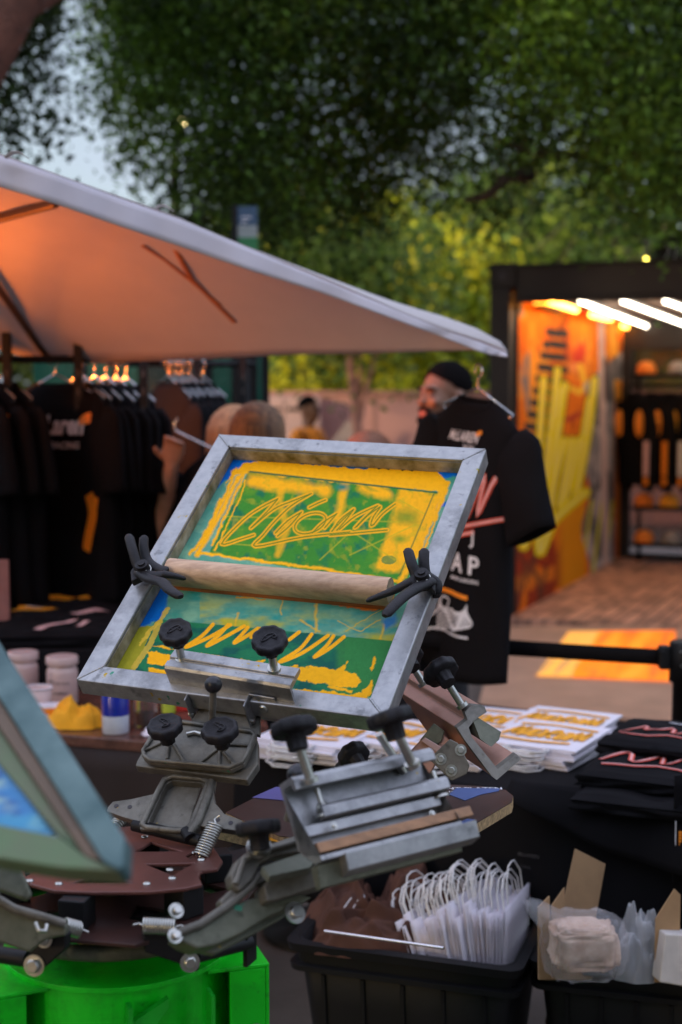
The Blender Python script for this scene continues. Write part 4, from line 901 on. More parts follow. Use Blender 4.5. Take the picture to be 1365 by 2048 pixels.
def person(label, loc, yaw, H, skin, hair, shirt, pants, arms=None, grp=None, beard=False, hstyle='short', head_yaw=0, voxel=.009, lean=0, hscale=1.0):
    s = H / 1.75; t = thing('person', (0, 0, 0), label, 'person', grp); V = lambda *p: Vector(p) * s
    ar = arms or {1: ((.27, .02, 1.16), (.28, -.06, .92)), -1: ((-.27, .02, 1.16), (-.28, -.06, .92))}
    hd = Matrix.Rotation(R(head_yaw), 3, 'Z'); HC = V(0, -.01, 1.635)
    hp = lambda x, y, z: HC + hd @ (Vector((x, y, z)) * s * hscale)
    mb = MB()
    capsule(mb, V(0, .01, 1.42), V(0, 0, 1.57), .062 * s, .055 * s)
    mb.tube([V(0, 0, .88), V(0, 0, .98), V(0, -.005, 1.1), V(0, 0, 1.25), V(0, .01, 1.36), V(0, .01, 1.43), V(0, .01, 1.47)], [.155 * s, .16 * s, .145 * s, .165 * s, .17 * s, .13 * s, .07 * s], 20, flat=.68)
    for sx in (-1, 1):
        e, w_ = ar[sx]; capsule(mb, V(sx * .175, .01, 1.41), V(*e), .05 * s, .041 * s); capsule(mb, V(*e), V(*w_), .041 * s, .027 * s); hand(mb, V(*w_), V(*w_) - V(*e), sx, s, palm_n=(-sx, -.2, 0) if not arms else (0, -1, 0))
        capsule(mb, V(sx * .09, 0, .9), V(sx * .1, -.01, .48), .085 * s, .055 * s); capsule(mb, V(sx * .1, -.01, .48), V(sx * .105, .02, .09), .055 * s, .038 * s)
        capsule(mb, V(sx * .105, .02, .05), V(sx * .115, -.14, .035), .045 * s, .036 * s)
    # head: cranium, face, jaw, nose, brow, lips, ears
    def ell(c, r_): 
        cc = hp(*c); tmp = MB(); tmp.sphere((0, 0, 0), 1, 20, 14, r_)
        mb.add([cc + hd @ (Vector(v) * s * hscale) for v in tmp.v], tmp.f, 0, True)
    ell((0, .018, .03), (.076, .094, .088)); ell((0, -.022, -.02), (.062, .072, .088)); ell((0, -.045, -.082), (.042, .043, .032)); ell((0, .02, -.05), (.056, .06, .06))
    ell((0, -.096, -.022), (.0125, .016, .012)); ell((0, -.088, -.002), (.009, .016, .026)); ell((0, -.078, .026), (.046, .016, .010)); ell((0, -.088, -.055), (.022, .010, .005)); ell((0, -.086, -.065), (.019, .010, .006)); ell((0, -.083, -.092), (.018, .014, .014))
    for sx in (-1, 1): ell((sx * .036, -.068, -.022), (.022, .02, .018)); ell((sx * .077, .012, -.01), (.010, .019, .031))
    mb.build('body', skin, t, local=True, remesh=voxel * .75 if beard else voxel)
    sh = MB(); sh.tube([V(0, 0, .86), V(0, 0, .95), V(0, -.005, 1.1), V(0, 0, 1.25), V(0, .01, 1.36), V(0, .01, 1.435), V(0, .01, 1.475)], [.185 * s, .178 * s, .17 * s, .188 * s, .192 * s, .15 * s, .082 * s], 24, flat=.7)
    for sx in (-1, 1):
        e = V(*ar[sx][0]); a = V(sx * .17, .01, 1.405); capsule(sh, a, a + (e - a) * .72, .068 * s, .062 * s, 14)
    sh.build('shirt', shirt, t, local=True, remesh=.011)
    pt = MB(); pt.tube([V(0, 0, .86), V(0, 0, .93), V(0, 0, .99)], [.178 * s, .176 * s, .168 * s], 20, flat=.72)
    for sx in (-1, 1): capsule(pt, V(sx * .09, 0, .88), V(sx * .1, -.01, .48), .098 * s, .075 * s); capsule(pt, V(sx * .1, -.01, .48), V(sx * .105, .02, .12), .075 * s, .062 * s)
    pt.build('trousers', pants, t, local=True, remesh=.013)
    for sx in (-1, 1):
        m_ = MB(); capsule(m_, V(sx * .105, .03, .045), V(sx * .118, -.16, .04), .052 * s, .042 * s); m_.build('shoe', M['blk'], t, local=True)
    hm = MB()
    n, m2 = 40, 26; thick = dict(short=.003, long=.017, bob=.017)[hstyle]
    def hairpt(th_, ph_):
        x = math.sin(ph_) * math.sin(th_); y = -math.cos(th_) * math.sin(ph_); z = math.cos(ph_)
        k = 1 + .03 * mn.noise(Vector((x * 9, y * 9, z * 2))); r_ = Vector((x * (.076 + thick) * k, .018 + y * (.094 + thick) * k, .034 + z * (.088 + thick)))
        return r_
    rings = []; 
    for j in range(m2 + 1):
        f_ = j / m2; rg = []
        for i in range(n):
            th_ = 2 * math.pi * i / n; fr_ = math.cos(th_); low = (1.0 + .85 * ((1 - fr_) / 2) ** .6 + .12 * (abs(math.sin(th_)) > .93)) if hstyle == 'short' else (1.1 + .9 * min(1, (1 - fr_)))
            ph_ = .02 + f_ * low; p = hairpt(th_, ph_)
            if hstyle != 'short' and f_ > .6 and fr_ < .35: p = p + Vector((0, .01, -.16 * (f_ - .6) / .4 * (.4 + .6 * min(1, (.35 - fr_)))))
            rg.append(hp(*p))
        rings.append(rg)
    hm.rings(rings, cap1=False); hm.build('hair', hair, t, local=True, solid=.004, soff=0)
    if beard:
        bm_ = MB()
        for sx in (-1, 1):
            cc = [hp(sx * .066, -.005, -.02), hp(sx * .058, -.035, -.06), hp(sx * .038, -.068, -.088), hp(0, -.082, -.10)]
            bm_.tube(cc, [.012 * s, .021 * s, .025 * s, .023 * s], 10, flat=1.0)
        bm_.tube([hp(-.028, -.086, -.062), hp(-.02, -.094, -.047), hp(0, -.1, -.043), hp(.02, -.094, -.047), hp(.028, -.086, -.062)], [.008 * s] * 5, 8)
        bm_.build('beard', M['hairb'], t, local=True)
        lm = MB(); lm.tube([hp(-.02, -.096, -.058), hp(0, -.101, -.06), hp(.02, -.096, -.058)], [.004, .0075, .004], 8); lm.tube([hp(-.018, -.095, -.066), hp(0, -.1, -.07), hp(.018, -.095, -.066)], [.004, .0075, .004], 8)
        lm.build('lips', mat('lip_skin', (.42, .13, .1), .45), t, local=True)
        te = MB(); te.tube([hp(-.015, -.0975, -.062), hp(0, -.103, -.0625), hp(.015, -.0975, -.062)], .0028, 6); te.build('teeth', M['wt'], t, local=True)
    for sx in (-1, 1):
        em = MB(); em.sphere(hp(sx * .031, -.079, .004), .011 * s, 12, 8, (1.2, .6, .7)); em.build('eye', M['dk'], t, local=True)
        em = MB(); em.tube([hp(sx * .014, -.093, .021), hp(sx * .032, -.090, .027), hp(sx * .052, -.076, .022)], [.004, .005, .003], 6); em.build('eyebrow', hair, t, local=True)
    t.location = loc; t.rotation_euler = (0, 0, R(yaw)); return t
def gp0(px, d): p = P(px, 900, d); return (p.x, p.y, 0)
person('bearded man with short black hair in black clothes behind the hanging tee', gp0(893, 5.6), -76, 1.695, M['skin'], M['hairb'], M['tee'], M['trouser'], beard=True, head_yaw=20, hscale=1.13, grp=None)
person('woman with straight light brown hair seen from behind, just above the screen frame', gp0(517, 4.55), 172, 1.535, M['skinl'], M['hairl'], M['tee'], M['trouser'], hstyle='long', hscale=1.1)
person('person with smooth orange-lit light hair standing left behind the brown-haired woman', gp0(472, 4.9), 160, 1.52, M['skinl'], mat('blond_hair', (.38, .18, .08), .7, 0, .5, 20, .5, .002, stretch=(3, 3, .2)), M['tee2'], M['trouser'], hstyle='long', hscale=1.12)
person('person with auburn hair whose crown shows above the frame', gp0(742, 5.6), 120, 1.405, M['skinl'], M['hairo'], mat('blue_shirt', (.12, .17, .3), .8), M['trouser'], hstyle='long', hscale=1.2)
person('distant person in a bright orange top before the salmon wall', gp0(618, 11.5), 60, 1.56, M['skin'], M['hairb'], mat('orange_shirt', (1., .30, .02), .7), M['trouser'], hstyle='short', voxel=.015)
# shopper at the rail with a raised arm
s_ = 1.62 / 1.75; base = Vector(gp0(225, 5.25)); inv = lambda p: (Vector(p) - base) / s_
elb = inv(P(322, 1080, 4.9)); wr = inv(P(343, 932, 4.75))
sh_ = person('shopper in black reaching up to a hanger, orange light on the fist', tuple(base), 0, 1.62, M['skinl'], M['hairb'], M['tee'], M['trouser'], arms={1: (tuple(elb), tuple(wr)), -1: ((-.27, .02, 1.16), (-.28, -.06, .92))}, hstyle='long', lean=0, voxel=.007)
sh_.location.y += 0
mb = MB(); c_ = P(342, 944, 4.76); mb.tube([c_ + Vector((.031 * math.cos(a), .031 * math.sin(a), .004 * math.sin(a))) for a in np.linspace(0, 2 * math.pi, 20)], .005, 6); mb.build('bracelet', M['wt'], sh_)
bpy.context.view_layer.update()
br = sh_.children[-1]; br.location = -Vector(sh_.location)
ORG[br.name] = (0, 0, 0)
mb = MB(); mb.tube([P(352, 862, 4.68), P(372, 872, 4.68), P(440, 905, 4.68), P(470, 920, 4.68)], .004, 6); mb.tube([P(352, 862, 4.68), P(348, 850, 4.68), P(356, 836, 4.68)], .003, 6); tag(mb.build('wire_hanger', M['wire']), 'chrome hanger held in the raised fist', 'hanger')
hb = thing('held_tee', (0, 0, 0), 'black tee with yellow prints on the held hanger beside the frame', 'tee shirt'); fnh, _ = tshirt(hb, M['tee'], 77, W_=.22, Lh=.6, sleeve=.2, flare=.05)
mb = MB(); stroke(mb, [(-.13, -.22), (-.10, -.20)], fnh, .03); stroke(mb, [(-.14, -.27), (-.09, -.24), (-.06, -.235)], fnh, .03); stroke(mb, [(-.13, -.10), (-.05, -.09)], fnh, .012); mb.build('yellow_print', M['yel'], hb, local=True)
hb.location = P(462, 905, 4.7); hb.rotation_euler = (0, 0, R(-35))

# ================================================================== barrier
bp_ = P(1365, 1290, 3.85); bt = thing('belt_barrier', (bp_.x + .01, bp_.y, 0), 'black retractable belt barrier post at the right picture edge', 'barrier'); X0, Y0 = bp_.x + .01, bp_.y; zt = bp_.z + .01
mb = MB(); fr = Fr((X0, Y0, 0), (1, 0, 0), (0, 1, 0)); mb.lathe(fr, [(.17, 0), (.17, .02), (.06, .035), (.034, .05), (.034, zt - .11), (.044, zt - .109), (.044, zt - .004), (.04, zt)], 28); mb.build('post', M['blk'], bt)
mb = MB(); mb.box(fr, -.072, -.045, -.018, .018, zt - .075, zt - .012); mb.box(fr, -.075, -.055, -.022, .022, zt - .066, zt - .02); mb.build('belt_clip', M['blk'], bt, bevel=.003)
mb = MB(); mb.lathe(Fr((X0 - .02, Y0 - .041, zt - .06), (1, 0, 0), z=(0, -1, 0)), [(.004, 0), (.003, .003)], 10); mb.lathe(Fr((X0 - .022, Y0 - .041, zt - .022), (1, 0, 0), z=(0, -1, 0)), [(.003, 0), (.002, .002)], 10); mb.build('screw', M['zinc'], bt)
mb = MB(); e0 = Vector((X0 - .07, Y0, zt - .043)); e1 = P(640, 1262, 4.15)
mb.grid(lambda a, b: e0 * (1 - a) + e1 * a + Vector((0, 0, (b - .5) * .044 - .02 * math.sin(math.pi * a) * .3)), 20, 2); mb.build('belt', M['cloth'], bt, solid=.0018)
X1, Y1 = e1.x, e1.y
mb = MB(); mb.lathe(Fr((X1, Y1, 0), (1, 0, 0), (0, 1, 0)), [(.17, 0), (.17, .02), (.06, .035), (.034, .05), (.034, e1.z + .03), (.04, e1.z + .04)], 24)
tag(mb.build('barrier_post', M['blk']), 'second black barrier post hidden behind the screen frame', 'barrier')
# ================================================================== work table with black cloth
TZ = .74
fl_, fr_ = PZ(560, 1512, TZ), PZ(1130, 1598, TZ)
td = (fr_ - fl_).normalized(); tn = Vector((-td.y, td.x, 0)); TY = math.degrees(math.atan2(td.y, td.x))
TF = Fr(fl_, td, tn)          # x along the front edge, y to the back
wt_ = thing('work_table', tuple(Vector((TF.O.x, TF.O.y, 0))), 'long folding table under a black cloth carrying paper bags and tees', 'table')
mb = MB(); mb.box(TF, -.12, 2.0, 0, .76, -.035, 0); mb.build('tabletop', M['cloth'], wt_, bevel=.008)
mb = MB()
def hem(a): return .25 + .07 * abs(math.sin(a * 3.1 * 2.1 + .5)) ** .7 + .02 * math.sin(a * 14)
mb.grid(lambda a, b: TF.at(-.12 + a * 2.12, -.004 - .02 * math.sin(b * 1.5) - .012 * b * math.sin(a * 34 + 1.5 * math.sin(a * 9)), -.001 - hem(a) * b), 150, 12)
mb.build('table_skirt', M['cloth'], wt_, solid=.003)
for a in (.1, 1.8):
    for b in (.1, .66):
        mb = MB(); mb.cyl(TF.at(a, b, -.036), TF.at(a, b, -TZ), .014); mb.build('leg', M['blk'], wt_)
mb = MB(); f_ = lambda a, b: TF.at(a, -.028, b); text(mb, 'McLAREN', f_, .62, -.13, .05, shear=.3, bold=.01); text(mb, 'RACING', f_, .62, -.155, .03); mb.build('cloth_lettering', M['dk'], wt_)
# second table on the left, shiny brown top
l0, l1, l2, l3 = PZ(-250, 1440, TZ), PZ(552, 1502, TZ), PZ(520, 1400, TZ), PZ(-300, 1352, TZ)
t2 = thing('side_table', (l0.x, l0.y, 0), 'table with glossy dark brown top holding jars, cup and yellow rag', 'table')
mb = MB(); mb.prism(WF, [(p.x, p.y) for p in (l0, l1, l2, l3)], TZ - .03, TZ); mb.build('tabletop', mat('glossy_brown_top', (.12, .05, .035), .22, 0, .5, 12, .5, .003), t2, bevel=.004)
mb = MB(); mb.grid(lambda a, b: l0 * (1 - a) + l1 * a + Vector((0, .006 + .01 * b * math.sin(a * 50), -.028 - .35 * b)), 90, 6); mb.build('table_skirt', mat('dark_brown_skirt', (.018, .009, .008), .8), t2, solid=.003)
# jars, cup, rag, can, glass
jm = mat('milky_jar_plastic', (.66, .47, .44), .35, 0, .06, 8, .1, coat=.3)
def jar(px, py, lab, words, sw):
    o_ = PZ(px, py, TZ); t = thing('jar', tuple(o_), lab, 'jar', 'white screw-lid jars'); fr = Fr(o_, (1, 0, 0), (0, 1, 0))
    mb = MB(); mb.lathe(fr, [(.038, .001), (.042, .006), (.043, .09), (.041, .1), (.036, .106), (.036, .112)], 32); mb.build('body', jm, t)
    mb = MB(); mb.lathe(fr, [(.0435, .113), (.044, .115), (.044, .132), (.041, .135)], 40, lobes=40, la=.006); mb.build('lid', jm, t)
    mb = MB(); f_ = lambda a, b: fr.at(.0437 * math.sin(a / .0437), -.0437 * math.cos(a / .0437), b)
    if sw: stroke(mb, [(-.026 + .007 * math.cos(k), .066 + .007 * math.sin(k)) for k in np.linspace(0, 6.3, 10)], f_, .003); text(mb, 'SH', f_, -.012, .062, .012); text(mb, 'MATE', f_, .006, .062, .022)
    text(mb, words, f_, -.02, .045 if not sw else .035, .042, bold=.01); mb.build('label_lettering', M['dk'], t)
jar(47, 1398, 'milky jar left of its twin, dark one-line label', 'AX WAX', 0); jar(126, 1408, 'milky jar beside the frame corner with a round mark on its label', 'emulsion', 1)
o_ = PZ(78, 1440, TZ); t = thing('paper_cup', tuple(o_), 'white paper cup in front of the two jars', 'cup'); fr = Fr(o_, (1, 0, 0), (0, 1, 0))
mb = MB(); mb.lathe(fr, [(.027, .001), (.036, .086)], 28, cap=False); mb.add([fr.at(.027 * math.cos(a), .027 * math.sin(a), .003) for a in np.linspace(0, 6.28, 20)], [list(range(20))]); mb.build('wall', jm, t, solid=.001)
mb = MB(); mb.tube([fr.at(.0365 * math.cos(a), .0365 * math.sin(a), .087) for a in np.linspace(0, 2 * math.pi, 30)], .0018, 6); mb.build('rim', M['paper'], t)
o_ = PZ(95, 1452, TZ); t = thing('small_carton', tuple(o_), 'small carton with an orange band half behind the yellow rag', 'box'); fr = frz(o_.x, o_.y, o_.z, R(6)); mb = MB(); mb.box(fr, -.03, .035, 0, .05, .001, .052); mb.build('box', M['paper'], t, bevel=.002)
mb = MB(); mb.box(fr, -.0305, .0355, -.001, .0505, .03, .045); mb.build('band', M['orp'], t)
def crumple(name, center, rx, ry, h, seed, m, lab, cat, grp=None, yaw=0, fold=1.0, parent=None):
    fr = frz(*center, yaw)
    def f_(a, b):
        th_ = a * 2 * math.pi; r_ = 1 - b; rr = r_ * (1 + .18 * mn.noise(Vector((math.cos(th_) * 2, math.sin(th_) * 2, seed)))); x, y = rr * math.cos(th_), rr * math.sin(th_)
        k = mn.noise(Vector((x * 2.1, y * 2.1, seed + 5))); rd = .5 + .5 * math.sin(5.5 * (x * math.cos(seed) + y * math.sin(seed)) + 9 * k + 3 * mn.noise(Vector((x * 3, y * 3, seed)))); r2 = .5 + .5 * math.sin(9 * (x * math.sin(seed) - y * math.cos(seed)) + 7 * k)
        z = h * (max(0, 1 - r_ ** 3.2)) * (.6 + .26 * rd ** 1.5 + .10 * r2) * (1 + .6 * k)
        return fr.at(x * rx, y * ry, max(.002, z * fold))
    mb = MB(); mb.grid(f_, 96, 44); o = mb.build(name, m, parent, weld=True)
    if lab: tag(o, lab, cat, grp)
    return o, f_
c_ = PZ(150, 1452, TZ); crumple('yellow_rag', tuple(c_), .085, .05, .075, 3, mat('yellow_cotton', (.9, .40, .01), .8, 0, .1, 20, .4), 'crumpled bright yellow rag lying on the side table', 'rag')
o_ = PZ(232, 1465, TZ); t = thing('can', tuple(o_), 'white can with deep blue upper half below the frame', 'can'); fr = Fr(o_, (1, 0, 0), (0, 1, 0))
mb = MB(); mb.lathe(fr, [(.032, .001), (.034, .003), (.034, .047)], 36); mb.build('lower_body', mat('can_white', (.62, .66, .75), .35, coat=.3), t)
mb = MB(); mb.lathe(fr, [(.0342, .0475), (.0342, .115), (.03, .12)], 36); mb.build('upper_body', mat('can_blue', (.008, .02, .30), .3, coat=.3), t)
o_ = PZ(292, 1452, TZ); t = thing('glass_jar', tuple(o_), 'clear glass jar with a little reddish liquid beside the can', 'jar'); fr = Fr(o_, (1, 0, 0), (0, 1, 0))
mb = MB(); mb.lathe(fr, [(.028, .002), (.03, .006), (.03, .09), (.026, .1)], 30, cap=True); mb.build('glass', mat('glass', (.9, .75, .7), .05, 0, .02, 5, 0, tr=.95), t)
mb = MB(); mb.lathe(fr, [(.027, .006), (.027, .04)], 24); mb.build('liquid', mat('amber_liquid', (.5, .2, .12), .1, tr=.5), t)
o_ = PZ(338, 1425, TZ); mb = MB(); mb.lathe(Fr(o_, (1, 0, 0), (0, 1, 0)), [(.018, .001), (.018, .07), (.008, .085), (.008, .1)], 20); tag(mb.build('squeeze_bottle', mat('yellow_green_bottle', (.45, .55, .05), .4)), 'small yellow green bottle behind the clamp', 'bottle')
o_ = PZ(365, 1420, TZ); mb = MB(); mb.box(frz(o_.x, o_.y, o_.z, .3), -.03, .03, -.02, .02, .001, .022); tag(mb.build('red_tape_box', mat('red_box', (.6, .03, .02), .5), bevel=.002), 'small red box behind the clamp bracket', 'box')
for k, (x_, y_, yw) in enumerate(((318, 1468, 10), (345, 1458, -15))):
    o_ = PZ(x_, y_, TZ); crumple('paper_towel', tuple(o_), .045, .03, .022, 30 + k, M['paper'], ('white crumpled paper towel nearer the can', 'white crumpled paper towel nearer the arm casting')[k], 'paper towel', None, R(yw))

# ================================================================== paper bags
_T = 'first second third fourth fifth sixth seventh eighth ninth tenth eleventh twelfth thirteenth fourteenth fifteenth sixteenth seventeenth eighteenth nineteenth twentieth'.split()
ORD = _T + ['twenty-' + x for x in _T[:9]]
MARK = [[(.08, .25), (.14, .6), (.17, .3), (.22, .62), (.25, .25)], [(.3, .28), (.32, .55)], [(.37, .55), (.36, .3), (.42, .28), (.45, .5), (.38, .56)], [(.49, .25), (.53, .58), (.6, .5), (.52, .4), (.6, .26)], [(.66, .5), (.64, .3), (.7, .28), (.72, .52), (.66, .52)],
        [(.76, .25), (.79, .6), (.85, .3), (.88, .62), (.92, .3)], [(.05, .7), (.4, .76), (.9, .7)], [(.1, .15), (.5, .1), (.88, .16)]]
def flat_bag(fr, z, label, grp, w_=.23, l_=.30, loops=True, seed=0, name='paper_bag', th=.0045, mark=True):
    r_ = random.Random(seed); t = thing(name, tuple(fr.at(0, 0, z)), label, 'paper bag', grp); f2 = lambda a, b, c=0: fr.at((a - .5) * w_, (b - .5) * l_, z + c)
    mb = MB(); mb.grid(lambda a, b: f2(a, b, th + .0025 * mn.noise(Vector((a * 3, b * 3, seed)))), 8, 8); mb.grid(lambda a, b: f2(a, 1 - b, .0004), 4, 4)
    per = lambda h: [f2(0, 0, h), f2(1, 0, h), f2(1, 1, h), f2(0, 1, h)]; mb.rings([per(.0004), per(th)], cap0=False, cap1=False, sm=False); mb.build('paper_sheet', M['paper'], t)
    if mark:
        mb = MB(); g_ = lambda a, b: f2(a, b, th + .0035)
        for s_ in MARK: stroke(mb, [(x + (y - .4) * .12, .06 + y * 1.0) for x, y in s_], g_, .052)
        mb.build('orange_lettering', M['yel'], t)
    if loops:
        for k in range(2):
            cx = .5 + r_.uniform(-.06, .06); wd_ = .20; dr = .2 + r_.uniform(-.04, .05); h0 = .001 + .0018 * k; mb = MB()
            mb.tube([f2(cx - wd_, .02, h0), f2(cx - wd_ - .02, -dr * .5, h0), f2(cx - wd_ * .6, -dr * .95, h0), f2(cx, -dr, h0 + .002), f2(cx + wd_ * .6, -dr * .95, h0), f2(cx + wd_ + .02, -dr * .5, h0), f2(cx + wd_, .02, h0)], .0019, 6); mb.build('handle', M['rope'], t)
    return t
piles = [(1095, 1490, 8, -3, 0, 'right front pile beside black tees'), (1120, 1452, 6, 2, 0, 'right rear pile with gold lettering'), (640, 1483, 8, 4, 0, 'left pile behind the bare clamp'), (775, 1475, 7, -4, 0, 'middle pile below the screen frame'), (905, 1492, 6, 3, 0, 'pile behind the brown clamp'), (985, 1445, 5, 6, 0, 'rear pile behind the brown clamp')]
for pi_, (px, py, n, yw, _, lab) in enumerate(piles):
    c_ = PZ(px, py, TZ + .02); random.seed(50 + pi_)
    for k in range(n):
        yy_ = R(TY + yw + random.uniform(-4, 4)); fr = frz(c_.x + random.uniform(-.008, .008), c_.y + random.uniform(-.008, .008), 0, yy_); top = k == n - 1
        flat_bag(fr, TZ + .001 + k * .0056, ('topmost printed paper bag, ' if top else 'white paper bag, %s from the bottom, ' % ORD[k]) + lab, 'paper bags in the ' + lab, seed=pi_ * 20 + k, mark=top, w_=.23, l_=.26, loops=(k % 2 == 0 or top))
# folded black tees on the right
SC2 = [[(.08, .3), (.2, .55), (.24, .35), (.36, .6), (.4, .38), (.5, .6), (.55, .4), (.7, .62), (.72, .4), (.9, .6)], [(.1, .2), (.5, .24), (.88, .22)]]
G5 = 'printed black tees piled at the right end of the table'
for k, (px, py, z, w_, d_, yw, lab) in enumerate(((1375, 1600, TZ + .001, .42, .34, -6, 'lowest black tee of the right pile, plain and spilling over the edge'), (1370, 1560, TZ + .032, .40, .28, -10, 'middle black tee of the right pile with large red script'), (1385, 1500, TZ + .062, .36, .26, -14, 'topmost black tee of the right pile with red script'))):
    t, top, fr = folded(px, py, z, w_, d_, .036, TY + 10 + yw * .5, M['tee'], lab, G5, [] if k == 0 else [('red_script', M['rd'], SC2, .028)], seed=60 + k)
    if k:
        mb = MB(); f_ = lambda a, b: top(a, b) + fr.z * .0052
        for s_ in SC2: stroke(mb, s_, f_, .009)
        mb.build('pale_script', M['pk'], t)
        mb = MB(); text(mb, 'JAMES   RAMPLAYER', f_, .3, .78, .4, bold=.01) if 0 else stroke(mb, [(.3, .8), (.5, .82), (.66, .79)], f_, .012); mb.build('small_line', M['wt'], t)
mb = MB(); e0 = TF.at(.66, -.006, .03)   # draping corner of the lowest tee
mb.grid(lambda a, b: TF.at(.60 + a * .55, -.012 - .04 * math.sin(b * 1.6) - .006 * math.sin(a * 20), .028 - (.03 + .10 * math.sin(min(1, a * 1.3) * 1.57)) * b), 30, 8)
o = mb.build('draped_tee', M['tee'], solid=.004); tag(o, 'black tee tail hanging over the table front at the right', 'tee shirt')
# hanging garment with small orange lettering at the right picture edge
c_ = P(1372, 1660, 2.85); ht = thing('hanging_tee', tuple(c_), 'black garment with thin pale and orange lettering at right picture edge', 'tee shirt'); fr = frz(c_.x, c_.y, c_.z, 0); mb = MB(); mb.grid(lambda a, b: fr.at((a - .5) * .1 + .028, .01 * math.sin(a * 9), (b - .5) * .22), 10, 8); mb.build('cloth', M['tee'], ht, solid=.004)
mb = MB()
for k in range(12): mb.box(fr, -.016, -.010, -.012, -.008, -.07 + .006 * k, -.066 + .006 * k)
mb.build('orange_lettering', M['orp'], ht); mb = MB(); mb.box(fr, -.0225, -.021, -.008, -.004, -.08, .02); mb.build('pale_line', M['wt'], ht)

# ================================================================== tote bins
def tote(lpx, rpx, z, depth, lab):
    A = PZ(*lpx, z); B = PZ(*rpx, z); x = (B - A); Ln = x.length; fr = Fr(A, x, (-x.y, x.x, 0)); t = thing('tote_bin', (A.x, A.y, 0), lab, 'bin', 'black tote bins under the table')
    mb = MB(); tp = .05
    def loop(k, h, n=7):
        r_ = .03; i = (1 - h) * tp + k; L2, D2 = Ln - i, depth - i; out = []
        for cx, cy, a0 in ((i + r_, i + r_, math.pi), (L2 - r_, i + r_, 1.5 * math.pi), (L2 - r_, D2 - r_, 0), (i + r_, D2 - r_, .5 * math.pi)):
            for j in range(n): a = a0 + j / (n - 1) * math.pi / 2; out.append(fr.at(cx + r_ * math.cos(a), cy + r_ * math.sin(a), (h - 1) * z))
        return out
    mb.rings([loop(.02, .01), loop(.02, .3), loop(.02, .7), loop(.02, 1), loop(.026, 1), loop(.028, .5), loop(.028, .03)], cap0=True, cap1=True); mb.build('tub', M['bin'], t)
    mb = MB(); mb.rings([loop(.018, .86), loop(.0, .87), loop(.0, .895), loop(.014, .9), loop(.014, .955), loop(.002, .96), loop(.0, 1.0), loop(.02, 1.001)], cap0=False, cap1=False, sm=False); mb.build('rim', M['bin'], t, solid=.002)
    mb = MB(); 
    for k in range(5):
        a = .08 + (Ln - .16) * k / 4; f2 = lambda a_, s_, h: fr.at(a_ , .0 + (1 - h) * tp + .02 - s_, (h - 1) * z)
        mb.add([f2(a - .004, 0, .05), f2(a + .004, 0, .05), f2(a + .004, .006, .05), f2(a - .004, .006, .05), f2(a - .004, 0, .85), f2(a + .004, 0, .85), f2(a + .004, .006, .85), f2(a - .004, .006, .85)], [(0, 1, 2, 3), (4, 7, 6, 5), (3, 2, 6, 7), (0, 3, 7, 4), (1, 5, 6, 2)])
    mb.build('rib', M['bin'], t)
    return fr, Ln
B1F, L1 = tote((566, 1884), (1043, 1946), .46, .40, 'black tote bin holding brown clothes and upright paper bags')
B2F, L2_ = tote((1052, 1922), (1500, 1972), .455, .40, 'black tote bin at right holding cardboard and a wrapped bundle')
# brown garments heaped in the bin
GG = 'brown black garments heaped in the left bin'
for k, (a, b, rx, ry, h, sd, lab) in enumerate(((.11, .2, .15, .15, .15, 4, 'crumpled brown garment at left of the bin'), (.24, .26, .15, .14, .18, 9, 'dark crumpled garment in the bin with pale letters'), (.16, .07, .12, .06, .10, 14, 'brown garment corner hanging at the bin rim'), (.30, .12, .1, .07, .07, 19, 'black garment beside the metal rod in the bin'))):
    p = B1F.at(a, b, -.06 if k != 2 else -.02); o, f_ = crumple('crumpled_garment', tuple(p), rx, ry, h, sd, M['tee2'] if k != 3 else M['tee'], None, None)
    tag(o, lab, 'garment', GG)
    if k in (0, 1):
        mb = MB(); ff = lambda a_, b_, f_=f_: f_(a_, b_) + Vector((0, -.002, .003))
        for s_ in ([(.70, .45), (.715, .6), (.73, .45)], [(.705, .5), (.725, .5)], [(.76, .45), (.76, .6), (.78, .55)], [(.66, .5), (.68, .62)]): stroke(mb, s_, ff, .006, sub=3)
        c = mb.build('pale_lettering', M['wt'], None); c.parent = o
mb = MB(); a, b_ = P(650, 1862, 2.86), P(888, 1896, 2.74); mb.tube([a, a * .5 + b_ * .5, b_], .0035, 8); tag(mb.build('metal_rod', M['wire']), 'thin shiny metal rod lying across the left bin', 'rod')
